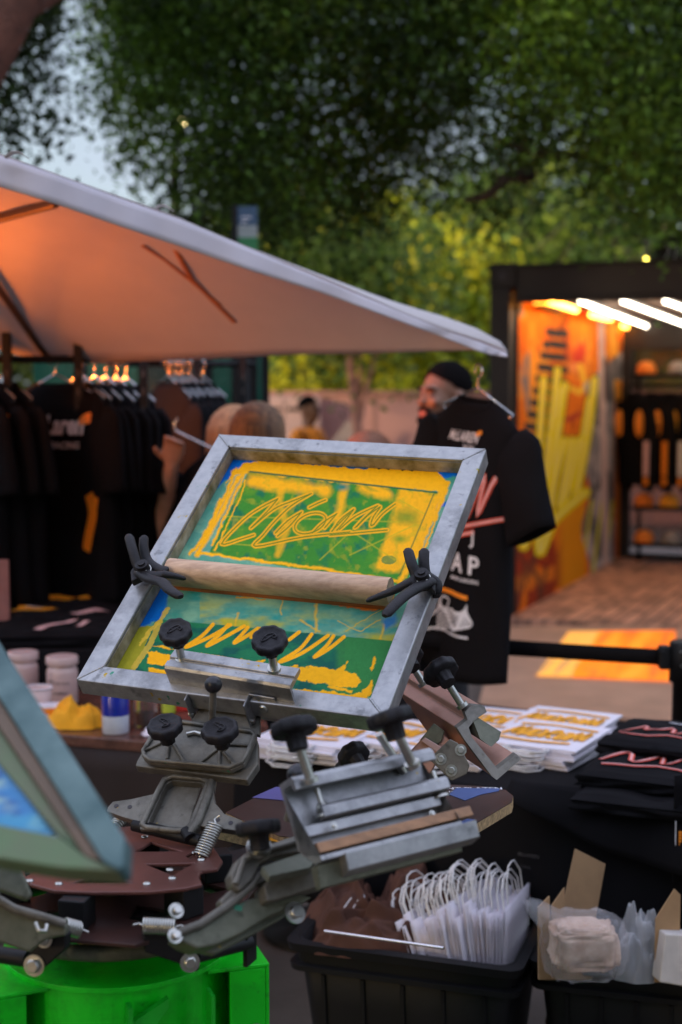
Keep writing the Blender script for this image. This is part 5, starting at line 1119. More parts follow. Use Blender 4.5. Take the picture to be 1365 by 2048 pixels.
# upright bags in the bin
random.seed(31); NB = 26
for k in range(NB):
    a = .29 + (L1 - .345) * (k / (NB - 1)) ** .95; lean = -.42 + .46 * (k / NB) + random.uniform(-.04, .04); hgt = .20 + random.uniform(-.015, .02) + .03 * (k > 9)
    o_ = B1F.at(a, .045 + random.uniform(0, .03) + (.03 if k > 15 else 0), -.15); up_ = (B1F.z * math.cos(lean) + B1F.x * math.sin(lean)).normalized(); fr = Fr(o_, B1F.y + B1F.x * random.uniform(.10, .3), z=up_.cross(B1F.y) * -1)
    fr = Fr(o_, B1F.y + B1F.x * random.uniform(.2, .36) * (1 - .75 * k / NB), y=up_)
    t = thing('paper_bag', tuple(o_), '%s upright white paper bag from the left in the left bin' % ORD[k], 'paper bag', 'upright paper bags in the left bin'); w_ = .19
    mb = MB()
    def sh(a_, b_, s_, k=k): return fr.at(a_ * w_, b_ * hgt, s_ * (.0022 + .002 * math.sin(b_ * 3.14) * (1 + mn.noise(Vector((a_ * 2, b_ * 2, k))))))
    mb.grid(lambda x, y: sh(x, y, 1), 6, 6); mb.grid(lambda x, y: sh(1 - x, y, -1), 6, 6); mb.build('paper_sheet', M['paper'], t, weld=True, solid=.0005)
    for s_ in (-1, 1):
        if k > 20 and s_ > 0: continue
        mb = MB(); h1 = .058 + random.uniform(-.01, .012); q0, q1 = .22, .78; dx = -.008 + random.uniform(-.006, .004)
        mb.tube([fr.at(q0 * w_, hgt * .97, s_ * .004), fr.at(q0 * w_ + .004, hgt + h1 * .55, s_ * .005 + dx * .5), fr.at((q0 * .7 + q1 * .3) * w_, hgt + h1 * .95, s_ * .005 + dx), fr.at((q0 + q1) / 2 * w_, hgt + h1, s_ * .005 + dx), fr.at((q0 * .3 + q1 * .7) * w_, hgt + h1 * .95, s_ * .005 + dx), fr.at(q1 * w_ - .004, hgt + h1 * .55, s_ * .005 + dx * .5), fr.at(q1 * w_, hgt * .97, s_ * .004)], .0017, 6)
        mb.build('handle', M['rope'], t)
# cardboard pieces, wrapped bundle, clear bag, white box in the right bin
def board(pts, d, dtilt, th, m, lab, name, cat, grp=None):
    O = P(pts[0][0], pts[0][1], d); fr = Fr(O, Vector((math.cos(dtilt), math.sin(dtilt), 0)), z=Vector((math.sin(dtilt), -math.cos(dtilt), .12)))
    mb = MB(); mb.prism(fr, fr.pxs(pts), -th, 0); return tag(mb.build(name, m, bevel=.0008), lab, cat, grp)
GC = 'cardboard pieces standing in the right bin'
board([(1120, 1845), (1152, 1698), (1212, 1728), (1190, 1850), (1185, 1960), (1110, 1960)], 2.83, .35, .005, M['card'], 'tall tilted cardboard piece in the right bin', 'cardboard_piece', 'cardboard', GC)
board([(1104, 1960), (1104, 1812), (1130, 1775), (1128, 1960)], 2.80, .25, .005, M['card'], 'narrow cardboard piece between the tall one and the bin edge', 'cardboard_piece', 'cardboard', GC)
board([(1078, 1960), (1077, 1815), (1100, 1792), (1104, 1960)], 2.77, .3, .005, M['card'], 'leftmost cardboard piece in the right bin', 'cardboard_piece', 'cardboard', GC)
board([(1310, 1965), (1312, 1838), (1350, 1778), (1362, 1790), (1358, 1965)], 2.74, .1, .005, M['card'], 'cardboard piece at the right picture edge', 'cardboard_piece', 'cardboard', GC)
O = P(1322, 1960, 2.70); fr = Fr(O, (1, .1, 0), z=(0, -1, .15)); mb = MB(); mb.prism(fr, fr.pxs([(1320, 1965), (1332, 1868), (1440, 1872), (1440, 1985)]), -.05, 0); tag(mb.build('white_box', mat('white_carton', (.5, .47, .44), .7), bevel=.003), 'white carton sticking out of the right bin', 'box')
c_ = P(1168, 1890, 2.74); t = thing('wrapped_bundle', tuple(c_), 'cream paper bundle wrapped in clear plastic in the right bin', 'bundle')
mb = MB()
mb.sphere((0, 0, 0), 1, 60, 40); mb.v = [tuple(c_ + Vector((math.copysign(abs(v[0]) ** .4, v[0]) * .062, math.copysign(abs(v[1]) ** .4, v[1]) * .04, math.copysign(abs(v[2]) ** .4, v[2]) * .042)) + Vector(v) * .010 * mn.noise(Vector(v) * 2.6) + Vector(v) * .005 * mn.noise(Vector(v) * 8)) for v in mb.v]
mb.build('paper_stack', mat('cream_paper', (.55, .32, .20), .8, 0, .25, 20, .4, col2=(.75, .55, .42)), t)
mb = MB(); mb.sphere((0, 0, 0), 1, 48, 30); mb.v = [tuple(c_ + Vector((math.copysign(abs(v[0]) ** .55, v[0]) * .078, math.copysign(abs(v[1]) ** .6, v[1]) * .052, math.copysign(abs(v[2]) ** .6, v[2]) * .06)) + Vector(v) * .012 * abs(mn.noise(Vector(v) * 4)) + Vector(v) * .004 * abs(mn.noise(Vector(v) * 11)) + (Vector((-.10, 0, .075)) * max(0, -v[0] * .7 + v[2] * .7 - .86) * 7 * .5)) for v in mb.v]
mb.build('plastic_wrap', M['clear'], t)
c_ = P(1275, 1890, 2.8); o, f_ = crumple('plastic_bag', tuple(c_ - Vector((0, 0, .06))), .055, .05, .13, 70, mat('thin_clear_bag', (.85, .87, .9), .15, 0, .02, 30, .5, .003, alpha=.30), 'loose clear plastic bag between bundle and cardboard', 'plastic bag')
mb = MB(); c_ = B2F.at(.2, .22, -.2); o, f_ = crumple('brown_cloth', tuple(c_), .19, .14, .1, 71, M['tee2'], 'brown cloth lying deep in the right bin', 'cloth')
# ================================================================== the aluminium screen frame
_Rm = Matrix(((0.93297794, 0.30662083, -0.18850951), (0.06784687, -0.66416146, -0.7445041), (-0.35348122, 0.68181612, -0.64045125))); _t = Vector((-0.41277748, 0.26079295, 2.21242238))
def cdir(c): return XX * c[0] - UP * c[1] + FW * c[2]
SF = Fr(W(_t), cdir(_Rm.col[0]), cdir(_Rm.col[1])); SW, SH, BW, ST = .51, .61, .0345, .034
scf = thing('printing_screen', tuple(SF.O), 'tilted aluminium screen frame with green and yellow inked Miami stencil', 'screen frame')
def bar(fr, quad, c0, c1, name, m, parent):
    """mitred hollow-section bar with a recessed inner side"""
    mb = MB(); mb.prism(fr, quad, c0, c1); return mb.build(name, m, parent, bevel=.0022)
g_ = .0006
bar(SF, [(0, 0), (SW, 0), (SW - BW, BW - g_), (BW, BW - g_)], -ST, 0, 'bottom_bar', M['alu'], scf)
bar(SF, [(0, SH), (SW, SH), (SW - BW, SH - BW + g_), (BW, SH - BW + g_)], -ST, 0, 'top_bar', M['alu'], scf)
bar(SF, [(0, g_), (BW - g_, BW), (BW - g_, SH - BW), (0, SH - g_)], -ST, 0, 'side_bar', M['alu'], scf)
bar(SF, [(SW, g_), (SW - BW + g_, BW), (SW - BW + g_, SH - BW), (SW, SH - g_)], -ST, 0, 'side_bar', M['alu'], scf)
# weld beads at the mitres
for (a, b, c, d) in ((0, 0, BW, BW), (SW, 0, SW - BW, BW), (0, SH, BW, SH - BW), (SW, SH, SW - BW, SH - BW)):
    mb = MB(); mb.tube([SF.at(a + (c - a) * t + .0006 * math.sin(t * 60), b + (d - b) * t + .0006 * math.cos(t * 47), -.0008) for t in np.linspace(.05, .95, 24)], [.0021 + .0005 * math.sin(k * 2.3) for k in range(24)], 6); mb.build('weld_bead', M['alu'], scf)
# stretched mesh, painted on a dense sheet at the back of the frame
NU, NV = 330, 400; MC = -ST + .004
mb = MB(); mb.grid(lambda a, b: SF.at(BW + .0005 + a * (SW - 2 * BW - .001), BW + .0005 + b * (SH - 2 * BW - .001), MC), NU, NV, sm=False)
XY = np.array([pix(p)[:2] for p in mb.v]); X, Y = XY[:, 0], XY[:, 1]
wob = lambda s, k, sd: (vnoise(X + 500, Y, s, sd) - .5) * k
Xw, Yw = X + wob(14, 9, 1), Y + wob(14, 9, 2)
def A(col): return tuple(col)
def poly(C, pts, col, soft=2, nz=0, a=1.0, warp=True, seed=9):
    d = sdist(Xw if warp else X, Yw if warp else Y, pts)
    if nz: d = d + (vnoise(X + 99, Y, 10, seed) - .5) * nz
    return over(C, col, np.clip(.5 - d / (2 * soft), 0, 1) * a)
TEAL = (.10, .31, .22); GRN = (.045, .24, .02); GRN2 = (.014, .18, .07); YEL = (.98, .45, .004); BLU = (.0, .13, .50); YG_ = (.42, .36, .01)
C = np.ones((len(X), 3)) * np.array(TEAL)
sw = vnoise(X * .35 + Y * .1, Y - X * .08, 16, 21); C = over(C, (.2, .42, .26), (sw - .48) * 3.2); C = over(C, (.05, .30, .20), (vnoise(X * .6, Y, 30, 22) - .55) * 4)
# lower band: blended yellow, teal and blue
Lb = (Y > 1175 + (X - 400) * .13) & (Y < 1238 + (X - 312) * .095)
C = over(C, (.45, .40, .03), Lb * np.clip((Y - (1175 + (X - 400) * .13)) / 60, 0, 1) * np.clip((vnoise(X * .5, Y * 1.6, 24, 23) - .3) * 3.5, 0, 1) * (X > 400))
C = over(C, (.03, .27, .22), Lb * (vnoise(X * .4, Y, 26, 24) - .55) * 4)
C = poly(C, [(372, 1170), (560, 1190), (720, 1222), (790, 1225), (800, 1190), (400, 1150)], (.015, .17, .09), 6, a=.8)
for k, (x0, y0, x1, y1, w_) in enumerate(((632, 1200, 632, 1262, 3.5), (566, 1190, 562, 1230, 2), (676, 1242, 720, 1262, 1.5), (720, 1262, 760, 1240, 1.5), (690, 1262, 770, 1215, 1.2), (768, 1250, 760, 1280, 4), (600, 1240, 640, 1262, 2.5), (478, 1228, 470, 1256, 3))):
    d = dist(Xw, Yw, [(x0, y0), (x1, y1)]); C = over(C, (.75, .42, .02), np.clip(1.2 - d / w_, 0, 1) * .75)
# stencil one
ST1 = [(497, 943), (882, 986), (812, 1172), (418, 1108)]
C = poly(C, ST1, GRN, 1.2, warp=False)
gz = vnoise(X * .5, Y, 20, 31); I1 = inside(X, Y, ST1)
C = over(C, (.10, .28, .015), I1 * (gz - .46) * 3); C = over(C, (.01, .16, .06), I1 * (vnoise(X, Y, 26, 32) - .55) * 5)
# lower stencil
ST2 = [(312, 1238), (786, 1282), (742, 1394), (270, 1342)]
C = poly(C, ST2, GRN2, 1.2, warp=False); I2 = inside(X, Y, ST2); C = over(C, (.006, .10, .07), I2 * (vnoise(X * .5 + Y * .25, Y - X * .09, 18, 33) - .46) * 4.5 * (X < 690)); C = over(C, (.04, .22, .04), I2 * np.clip((X - 668) / 12, 0, 1) * .7)
C = over(C, (.33, .31, .02), (~I2) * (X < 330) * (Y > 1252) * 1.)
# blues in the corners
C = poly(C, [(440, 885), (462, 900), (500, 915), (520, 922), (494, 928), (474, 940), (460, 958), (440, 968), (425, 985), (408, 1010), (390, 1040), (360, 1090), (340, 1120), (350, 1080), (400, 985), (430, 930)], BLU, 2.5, nz=6)
C = poly(C, [(868, 946), (900, 936), (935, 925), (928, 946), (905, 952), (890, 955)], BLU, 2, nz=5); C = poly(C, [(872, 1012), (898, 1002), (893, 1014), (876, 1018)], BLU, 2)
C = poly(C, [(308, 1165), (340, 1172), (332, 1215), (322, 1236), (292, 1250), (270, 1258), (262, 1250)], BLU, 2.5, nz=6); C = poly(C, [(765, 1240), (790, 1228), (796, 1245), (772, 1262)], (.01, .16, .45), 5, a=.8)
C = poly(C, [(275, 1252), (262, 1275), (228, 1340), (222, 1342), (268, 1256)], (.45, .012, .015), 1.2)
# yellow ink: bands, pulled washes, edges
C = poly(C, [(503, 906), (640, 918), (872, 940), (880, 948), (895, 962), (893, 985), (700, 968), (500, 944), (470, 950), (452, 972), (462, 945), (492, 925), (520, 925)], YEL, 1.2, nz=7)
C = over(C, (.02, .10, .22), (dist(Xw, Yw, [(540, 918), (600, 924), (660, 929), (735, 935)]) < 3.0) * 1.); C = over(C, (.03, .03, .03), (dist(Xw, Yw, [(545, 915), (610, 922), (665, 926), (732, 933)]) < 1.5) * 1.)
for x_, y_ in ((768, 936), (815, 939)): C = over(C, (.05, .03, .01), (dist(X, Y, [(x_ - 10, y_ + 1), (x_ - 2, y_ - 3), (x_ + 10, y_ + 2)]) < 2) * 1.)
n4 = vnoise(X * .8, Y * .8, 18, 41)
C = over(C, YEL, I1 * np.clip(1.35 - dist(X, Y, [(505, 962), (590, 972), (650, 978)]) / 14 + (n4 - .5) * 1.2, 0, 1)); C = over(C, YEL, I1 * np.clip(1.2 - dist(X, Y, [(725, 975), (740, 985), (780, 990), (745, 972)]) / 12 + (n4 - .5) * 1.2, 0, 1))
C = over(C, YEL, I1 * np.clip(1.25 - dist(X, Y, [(690, 970), (676, 1040)]) / 9 + (n4 - .5) * 1.2, 0, 1) * .9); C = over(C, YEL, I1 * np.clip(1.2 - dist(X, Y, [(563, 975), (560, 1000), (575, 1060), (555, 1110)]) / 8 + (n4 - .5) * 1.2, 0, 1) * .7)
C = poly(C, [(800, 975), (880, 990), (850, 1060), (845, 1095), (800, 1145), (752, 1138), (778, 1060), (790, 1010)], YEL, 5, nz=8, a=.95); C = over(C, (.10, .24, .012), np.clip(1.25 - np.hypot((X - 812) / 26, (Y - 1035) / 17) * .9 + (n4 - .5), 0, 1) * .8); C = over(C, (.03, .2, .04), (np.hypot((X - 778) / 15, (Y - 1120) / 9) < 1) * .8); C = over(C, (.25, .3, .012), np.clip(1 - np.hypot((X - 800) / 22, (Y - 1078) / 12), 0, 1) * 1.2)
C = over(C, (.03, .2, .15), np.clip(1.2 - np.hypot((X - 685) / 18, (Y - 974) / 9), 0, 1) * 1.)
C = over(C, (.45, .38, .012), I1 * np.clip((vnoise(X, Y * .7, 13, 43) - .62) * 7, 0, 1) * .45)
for a_, b_ in (((430, 1032), (620, 1038)), ((620, 1038), (800, 1044)), ((700, 1110), (830, 1050)), ((440, 1086), (520, 1092)), ((640, 1120), (760, 1010)), ((700, 1060), (790, 1120)), ((800, 1000), (850, 1028))):
    C = over(C, (.5, .42, .012), np.clip(1.3 - dist(X, Y, [a_, b_]) / 1.8, 0, 1) * .55)
C = over(C, (.008, .13, .05), np.clip(1.3 - dist(X, Y, [(497, 943), (882, 986)]) / 2.2, 0, 1)); C = over(C, (.02, .13, .03), np.clip(1.3 - dist(X, Y, [(868, 988), (800, 1150)]) / 1.6, 0, 1) * .8)
# left running streaks and right ragged edge
for pts, w_ in (([(500, 935), (478, 955), (462, 985), (440, 1030), (418, 1070), (395, 1110)], 5), ([(490, 950), (470, 990), (447, 1040), (425, 1090)], 2.5), ([(492, 960), (478, 1000), (455, 1050), (430, 1100)], 1.6), ([(470, 945), (452, 990), (432, 1025), (412, 1075), (380, 1108)], 3.5), ([(440, 1000), (428, 1040), (400, 1085)], 4)):
    C = over(C, YEL, np.clip(1.4 - dist(X + wob(9, 7, 51), Y, pts) / w_, 0, 1))
for pts, w_ in (([(888, 975), (872, 1010), (858, 1050), (842, 1090), (820, 1130), (800, 1165)], 5.5), ([(895, 965), (885, 1000), (868, 1040)], 4), ([(880, 1020), (862, 1070), (848, 1100)], 2)): C = over(C, YEL, np.clip(1.5 - dist(X + wob(7, 9, 52), Y + wob(7, 6, 53), pts) / w_, 0, 1))
C = over(C, YEL, np.clip(1.4 - dist(Xw, Yw, [(395, 1103), (480, 1118), (600, 1132), (700, 1147), (800, 1163)]) / 3.2, 0, 1))
# orange-brown ink under the squeegee
C = poly(C, [(360, 1150), (480, 1170), (620, 1185), (740, 1212), (780, 1215), (740, 1222), (600, 1196), (440, 1176), (370, 1166)], (.55, .13, .01), 2, nz=7); C = over(C, (.75, .38, .01), np.clip(1.2 - dist(Xw, Yw, [(362, 1176), (500, 1184), (640, 1200), (765, 1216)]) / 1.7, 0, 1)); C = over(C, (.6, .3, .02), np.clip(1.2 - dist(Xw, Yw, [(474, 1193), (530, 1200)]) / 2, 0, 1))
# double-line script of the stencil
za = lambda pts: [(420 + x * .2051, 900 + y * .2051) for x, y in pts]; zb_ = lambda pts: [(660 + x * .2344, 880 + y * .2344) for x, y in pts]
S1 = [za([(430, 828), (330, 860), (115, 915), (330, 680), (500, 560), (665, 475)]), za([(665, 475), (560, 600), (400, 762)]), za([(400, 762), (620, 580), (800, 500), (990, 425)]), za([(990, 425), (800, 540), (640, 690), (520, 830), (445, 940), (900, 850), (1365, 800)]), za([(640, 810), (760, 690), (895, 605)]), za([(895, 605), (780, 740), (660, 840)]), za([(970, 560), (1050, 520), (1130, 487)]),
      za([(980 + 150 * math.cos(t) + 30 * math.sin(t), 715 - 100 * math.sin(t) - 20 * math.cos(t)) for t in np.linspace(0, 6.3, 16)]), za([(1000, 810), (1100, 710), (1240, 620)]), za([(1240, 620), (1120, 760)]), za([(1190, 790), (1330, 650), (1380, 610)]),
      zb_([(20, 780), (90, 680), (205, 590)]), zb_([(205, 590), (140, 680), (60, 770)]), zb_([(80, 765), (220, 650), (410, 560)]), zb_([(410, 560), (300, 660), (215, 750)]), zb_([(230, 740), (330, 640), (430, 570)]), zb_([(430, 575), (370, 660), (350, 728), (372, 722)]), zb_([(375, 722), (450, 630), (560, 545)]), zb_([(0, 812), (200, 795), (490, 768)])]
D1 = np.full(X.shape, 1e9)
for s_ in S1: D1 = np.minimum(D1, dist(X, Y, smooth2(s_, 4)))
C = over(C, (.90, .40, .006), np.clip((5.0 - D1) / 1.1, 0, 1) * .95); C = over(C, (.09, .2, .01), np.clip((1.6 - D1) / .9, 0, 1) * .95)
# zigzag strokes on the lower stencil
zc = lambda pts: [(200 + x * .249, 1150 + y * .249) for x, y in pts]; zd = lambda pts: [(500 + x * .2637, 1150 + y * .2637) for x, y in pts]
for s_ in (zc([(910, 395), (820, 490), (690, 580), (880, 500), (1050, 400)]), zc([(1030, 400), (960, 480), (860, 570), (1000, 500), (1160, 410)]), zc([(1190, 420), (1140, 480), (1080, 545), (1180, 490), (1270, 428)]), zc([(1285, 430), (1215, 500)]), zd([(375, 432), (300, 490)]), zd([(470, 448), (380, 560), (225, 660), (400, 590), (595, 458)]), zd([(635, 462), (580, 540), (490, 622), (600, 560), (715, 468)])):
    C = over(C, (.95, .42, .005), np.clip((4.2 - dist(X, Y, smooth2(s_, 4))) / 1.4, 0, 1))
# pooled ink at the bottom
rg = lambda k, sd: (vnoise(X + 300, Y, 7, sd) - .5) * k
for pts, nz in ((zc([(430, 565), (520, 572), (700, 625), (900, 640), (1180, 690), (1325, 680), (1330, 700), (1180, 715), (1000, 665), (700, 640), (640, 610)]), 5), (zc([(375, 620), (600, 640), (760, 650), (760, 725), (560, 720), (380, 715), (400, 665)]), 8), (zc([(400, 745), (540, 765), (560, 810), (260, 785), (400, 790)]), 7),
                (zd([(200, 690), (340, 695), (480, 690), (640, 720), (700, 690), (745, 650), (715, 720), (800, 745), (850, 790), (820, 850), (700, 855), (500, 815), (330, 790)]), 8), (zd([(330, 860), (600, 880), (780, 905), (860, 890), (930, 790), (945, 820), (900, 940), (700, 920), (340, 885)]), 7), (zd([(940, 620), (960, 640), (930, 730), (912, 710)]), 4), (zd([(600, 840), (780, 872), (770, 890), (580, 855)]), 3)):
    d = sdist(Xw, Yw, pts) + rg(nz, 61); C = over(C, YEL, np.clip(.5 - d / 1.6, 0, 1))
C = over(C, (.60, .42, .05), (dist(X, Y, [(318, 1250), (300, 1290), (268, 1335)]) < 5.5) * .85); C = over(C, (.75, .5, .05), (dist(Xw, Yw, [(335, 1215), (322, 1238), (300, 1262), (280, 1290)]) < 3.5) * .8)
C *= (.9 + .2 * vnoise(X, Y, 5, 77))[:, None]
mesh_m = vmat('inked_mesh', .6, .4, 260, spec=.12); mb.build('mesh', mesh_m, scf, col=C.clip(0, 1))
# stains on the inner side of the frame
mb = MB(); d_ = [(SF.at(BW + .0008, BW + t * (SH - 2 * BW), -.004)) for t in (0, 1)]
ink = mat('dried_ink', (.25, .22, .06), .5, 0, .7, 30, .4, col2=(.4, .36, .28))
mb.box(SF, BW + .0002, BW + .0014, BW + .001, SH - BW - .001, MC + .001, -.006); mb.box(SF, BW + .0015, SW - BW - .001, SH - BW - .0014, SH - BW - .0002, MC + .001, -.006); mb.build('ink_residue', ink, scf)
# squeegee: beech handle and blade
sq = thing('squeegee', tuple(SF.at(.25, .25, 0)), 'long beech squeegee with blade lying across the inked screen', 'squeegee')
p0, p1 = SF.px(340, 1138, .0), SF.px(782, 1178, .0); a = Vector((p1[0] - p0[0], p1[1] - p0[1])); Ls = a.length; ang = math.atan2(a.y, a.x)
QF = Fr(SF.at(p0[0], p0[1], .0), SF.x * math.cos(ang) + SF.y * math.sin(ang), SF.y * math.cos(ang) - SF.x * math.sin(ang))
prof = [(-.018, -.022), (-.021, -.004), (-.02, .008), (-.012, .017), (0, .02), (.011, .015), (.0165, .004), (.016, -.008), (.012, -.022)]
mb = MB(); mb.rings([[QF.at(t * Ls, b, c) for b, c in prof][::-1] for t in (0, .25, .5, .75, 1)]); mb.build('handle', M['wood'], sq, bevel=.0012)
mb = MB(); mb.box(QF, .004, Ls - .002, -.0175, -.0085, -.0315, -.0225); mb.build('blade', mat('orange_rubber', (.38, .10, .02), .5), sq)
mb = MB(); mb.box(QF, Ls - .04, Ls + .0005, -.0165, .014, -.0222, -.0232 + .004); mb.build('ink_smear', mat('wet_ink', (.9, .4, .01), .3), sq)
# spring clamps
def capsule2(mb, pts, r, n=12): mb.tube([SF.at(*p) for p in pts], r, n)
def spring_clamp(cpx, flip, lab, tips):
    c = SF.px(cpx[0], cpx[1], .02); t = thing('spring_clamp', tuple(SF.at(c[0], c[1], .02)), lab, 'clamp', 'black spring clamps holding the squeegee')
    def q(px, py, cc): a_ = SF.px(px, py, cc); return SF.at(a_[0], a_[1], cc)
    for nm, pts, rr in tips:
        mb = MB(); P3 = [q(*p) for p in pts]; P3 = [Vector(v) for v in smooth2([tuple(p) for p in P3], 4)]; n = len(P3); rr = (rr[0] * 1.12, rr[1] * 1.08); rs = [rr[0] + (rr[1] - rr[0]) * k / (n - 1) for k in range(n)]; rs[0] *= .6; rs[-1] *= .6
        mb.tube(P3, rs, 8, flat=.62); mb.build(nm, M['knob'], t)
    CK = [(-20, -12), (-4, -20), (14, -14), (26, 6), (24, 26), (4, 16), (-16, 10)]; sx_ = 1 if flip < 0 else -1; mb = MB(); mb.prism(SF, [SF.px(cpx[0] + x * sx_, cpx[1] + y, .02) for x, y in CK], .010, .024); mb.build('cheek', M['knob'], t, bevel=.003)
    ctr = q(cpx[0], cpx[1], .026); mb = MB(); mb.cyl(ctr - SF.z * .016, ctr + SF.z * .014, .011, n=20); mb.cyl(ctr + SF.z * .0141, ctr + SF.z * .017, .006, n=12); mb.build('pivot', M['knob'], t)
    mb = MB(); mb.tube([ctr + SF.x * (.012 * math.cos(a)) + SF.y * (.012 * math.sin(a)) + SF.z * (-.008 + a * .0012) for a in np.linspace(0, 12, 60)], .0013, 6); mb.build('spring', M['zinc'], t)
spring_clamp((288, 1140), 1, 'black spring clamp gripping the left bar of the frame',
    [('upper_grip', [(258, 1070, .05), (266, 1100, .045), (278, 1135, .03), (300, 1150, .028), (330, 1150, .03)], (.0075, .009)), ('rear_grip', [(289, 1072, .035), (288, 1095, .03), (296, 1122, .02), (318, 1138, .02), (336, 1142, .02)], (.007, .0085)),
     ('lower_grip', [(278, 1142, .02), (300, 1158, .03), (325, 1165, .042), (340, 1180, .05), (362, 1194, .055)], (.012, .0085)), ('jaw', [(322, 1148, .03), (350, 1152, .022), (372, 1158, .012)], (.010, .005))])
spring_clamp((846, 1158), -1, 'black spring clamp gripping the right bar of the frame',
    [('upper_grip', [(816, 1098, .05), (823, 1125, .045), (833, 1155, .03), (820, 1172, .028)], (.0075, .010)), ('rear_grip', [(849, 1098, .035), (848, 1125, .028), (852, 1150, .015), (868, 1165, .0), (872, 1195, -.01)], (.0075, .009)),
     ('lower_grip', [(866, 1162, .018), (842, 1172, .03), (812, 1190, .045), (790, 1210, .053), (770, 1232, .057)], (.012, .0085)), ('jaw', [(826, 1162, .03), (790, 1180, .022), (760, 1192, .015), (734, 1202, .008)], (.011, .006)), ('side_cheek', [(852, 1150, .02), (876, 1165, .01), (874, 1190, .0)], (.010, .008))])

# ================================================================== printing press
HZ = .955
hc = PZ(235, 1715, HZ); pr = thing('screen_printing_press', (hc.x, hc.y, 0), 'carousel screen printing press, green base and cast aluminium print heads', 'printing press')
def knob_mb(mb, c, ax, r, h=.017, lobes=9):
    fr = axis_frame(c, ax); mb.lathe(fr, [(r * .42, -h * 1.5), (r * .46, -h * .5), (r * .55, -h * .45), (r * .93, -h * .4), (r, -h * .22), (r, h * .32), (r * .93, h * .5), (r * .76, h * .52), (r * .72, h * .44), (r * .08, h * .5)], 72, lobes=lobes, la=.035)
    mb.tube([fr.at(r * .4 * math.cos(a), r * .3 * math.sin(a * 1.3), h * .52) for a in np.linspace(0, 5.5, 18)], r * .05, 6)
    mb.tube([fr.at(r * (-.4 + .16 * k), r * (.12 * math.sin(k * 2.4)), h * .52) for k in range(6)], r * .045, 6)
    return fr
def knob(parent, cpx, d, foot, fd, r, tip=None, stem=.0058):
    c = P(cpx[0], cpx[1], d); f_ = P(foot[0], foot[1], fd); ax = tip if tip is not None else (c - f_)
    mb = MB(); knob_mb(mb, c, ax, r); k = mb.build('knob', M['knob'], parent, weld=False)
    mb = MB(); n = 26; L_ = (c - f_).length; u = (c - f_) / L_; mb.tube([f_ + u * L_ * .92 * i / (n - 1) for i in range(n)], [stem * (1 + .06 * (i % 2)) for i in range(n)], 12); mb.cyl(f_ - u * .002, f_ + u * .004, stem * 1.7, n=16); mb.build('threaded_rod', M['zinc'], parent)
def spring(parent, a, b, r, turns, wire=.0016):
    a, b = Vector(a), Vector(b); fr = axis_frame(a, b - a); L_ = (b - a).length; mb = MB(); n = turns * 14
    mb.tube([fr.at(r * math.cos(2 * math.pi * turns * t), r * math.sin(2 * math.pi * turns * t), L_ * t) for t in (i / n for i in range(n + 1))], wire, 6)
    mb.tube([b, b + (b - a) / L_ * .006 + fr.x * .006, b + (b - a) / L_ * .013], wire, 6); mb.tube([a, a - (b - a) / L_ * .006 + fr.x * .006, a - (b - a) / L_ * .013], wire, 6)
    mb.build('spring', M['zinc'], parent)
def bolt(mb, p, ax, r=.006, h=.004):
    fr = axis_frame(p, ax); mb.lathe(fr, [(r * 1.5, 0), (r * 1.5, h * .25)], 18); mb.lathe(fr, [(r, h * .26), (r, h), (r * .8, h * 1.15)], 6); 
def plate(parent, name, m, fr, pts, c, th, holes=(), bev=.0015):
    mb = MB(); mb.prism(fr, fr.pxs(pts, c), c - th, c, [fr.pxs(h, c) for h in holes]); return mb.build(name, m, parent, bevel=bev)
def rim(parent, name, m, fr, pts, c, w_, h, closed=True):
    mb = MB(); q = [fr.at(*fr.px(x, y, c), c + h * .5) for x, y in pts]; q = q + [q[0], q[1]] if closed else q
    mb.tube(q, w_, 8, cap=not closed); return mb.build(name, m, parent)
# --- hub
HFr = Fr((0, 0, HZ), (1, 0, 0), (0, 1, 0))
def hubpart(name, m): pass
pl_ = plate(pr, 'hub_plate', M['brown'], HFr, [(262, 1652), (310, 1656), (380, 1670), (425, 1690), (436, 1706), (446, 1722), (436, 1737), (404, 1742), (398, 1752), (405, 1768), (372, 1776), (300, 1783), (180, 1784), (110, 1781), (62, 1768), (40, 1748), (44, 1712), (80, 1680), (150, 1660)], 0, .005,
    holes=[[(271, 1703), (304, 1683), (318, 1688), (328, 1691), (362, 1702)], [(292, 1728), (388, 1726), (346, 1750)], [(146, 1766), (196, 1750), (262, 1765)], [(48, 1735), (86, 1738), (52, 1752)], [(372, 1712), (385, 1705), (395, 1712), (382, 1718)]])
mb = MB()
for x, y in ((290, 1674), (391, 1706), (403, 1720), (345, 1757), (294, 1768), (118, 1768), (60, 1762), (340, 1740)):
    p = HFr.px(x, y); mb.lathe(Fr(HFr.at(p[0], p[1], .0005), (1, 0, 0), (0, 1, 0)), [(.0052, 0), (.0045, .0016), (.002, .0022)], 14)
mb.build('rivet', M['zinc'], pl_)
c0 = Vector((hc.x, hc.y, 0)); V3 = lambda z: Vector((hc.x, hc.y, z))
mb = MB(); oct_ = lambda r_, k=0: [(hc.x + r_ * math.cos(2 * math.pi * (i + .5 + k) / 12) * (1 + .12 * (i % 3 == 0)), hc.y + r_ * math.sin(2 * math.pi * (i + .5 + k) / 12) * (1 + .12 * (i % 3 == 0))) for i in range(12)]
hol = [[(hc.x + .115 * math.cos(a + da) * s_, hc.y + .115 * math.sin(a + da) * s_) for da, s_ in ((-.26, 1), (0, .62), (.26, 1), (0, 1.35))] for a in np.arange(0, 6.28, math.pi / 3)]
mb.prism(WF, oct_(.185), HZ - .05, HZ - .045, holes=hol); mb.build('lower_plate', mat('dark_brown_plate', (.05, .022, .018), .35, .3), pr, bevel=.0006)
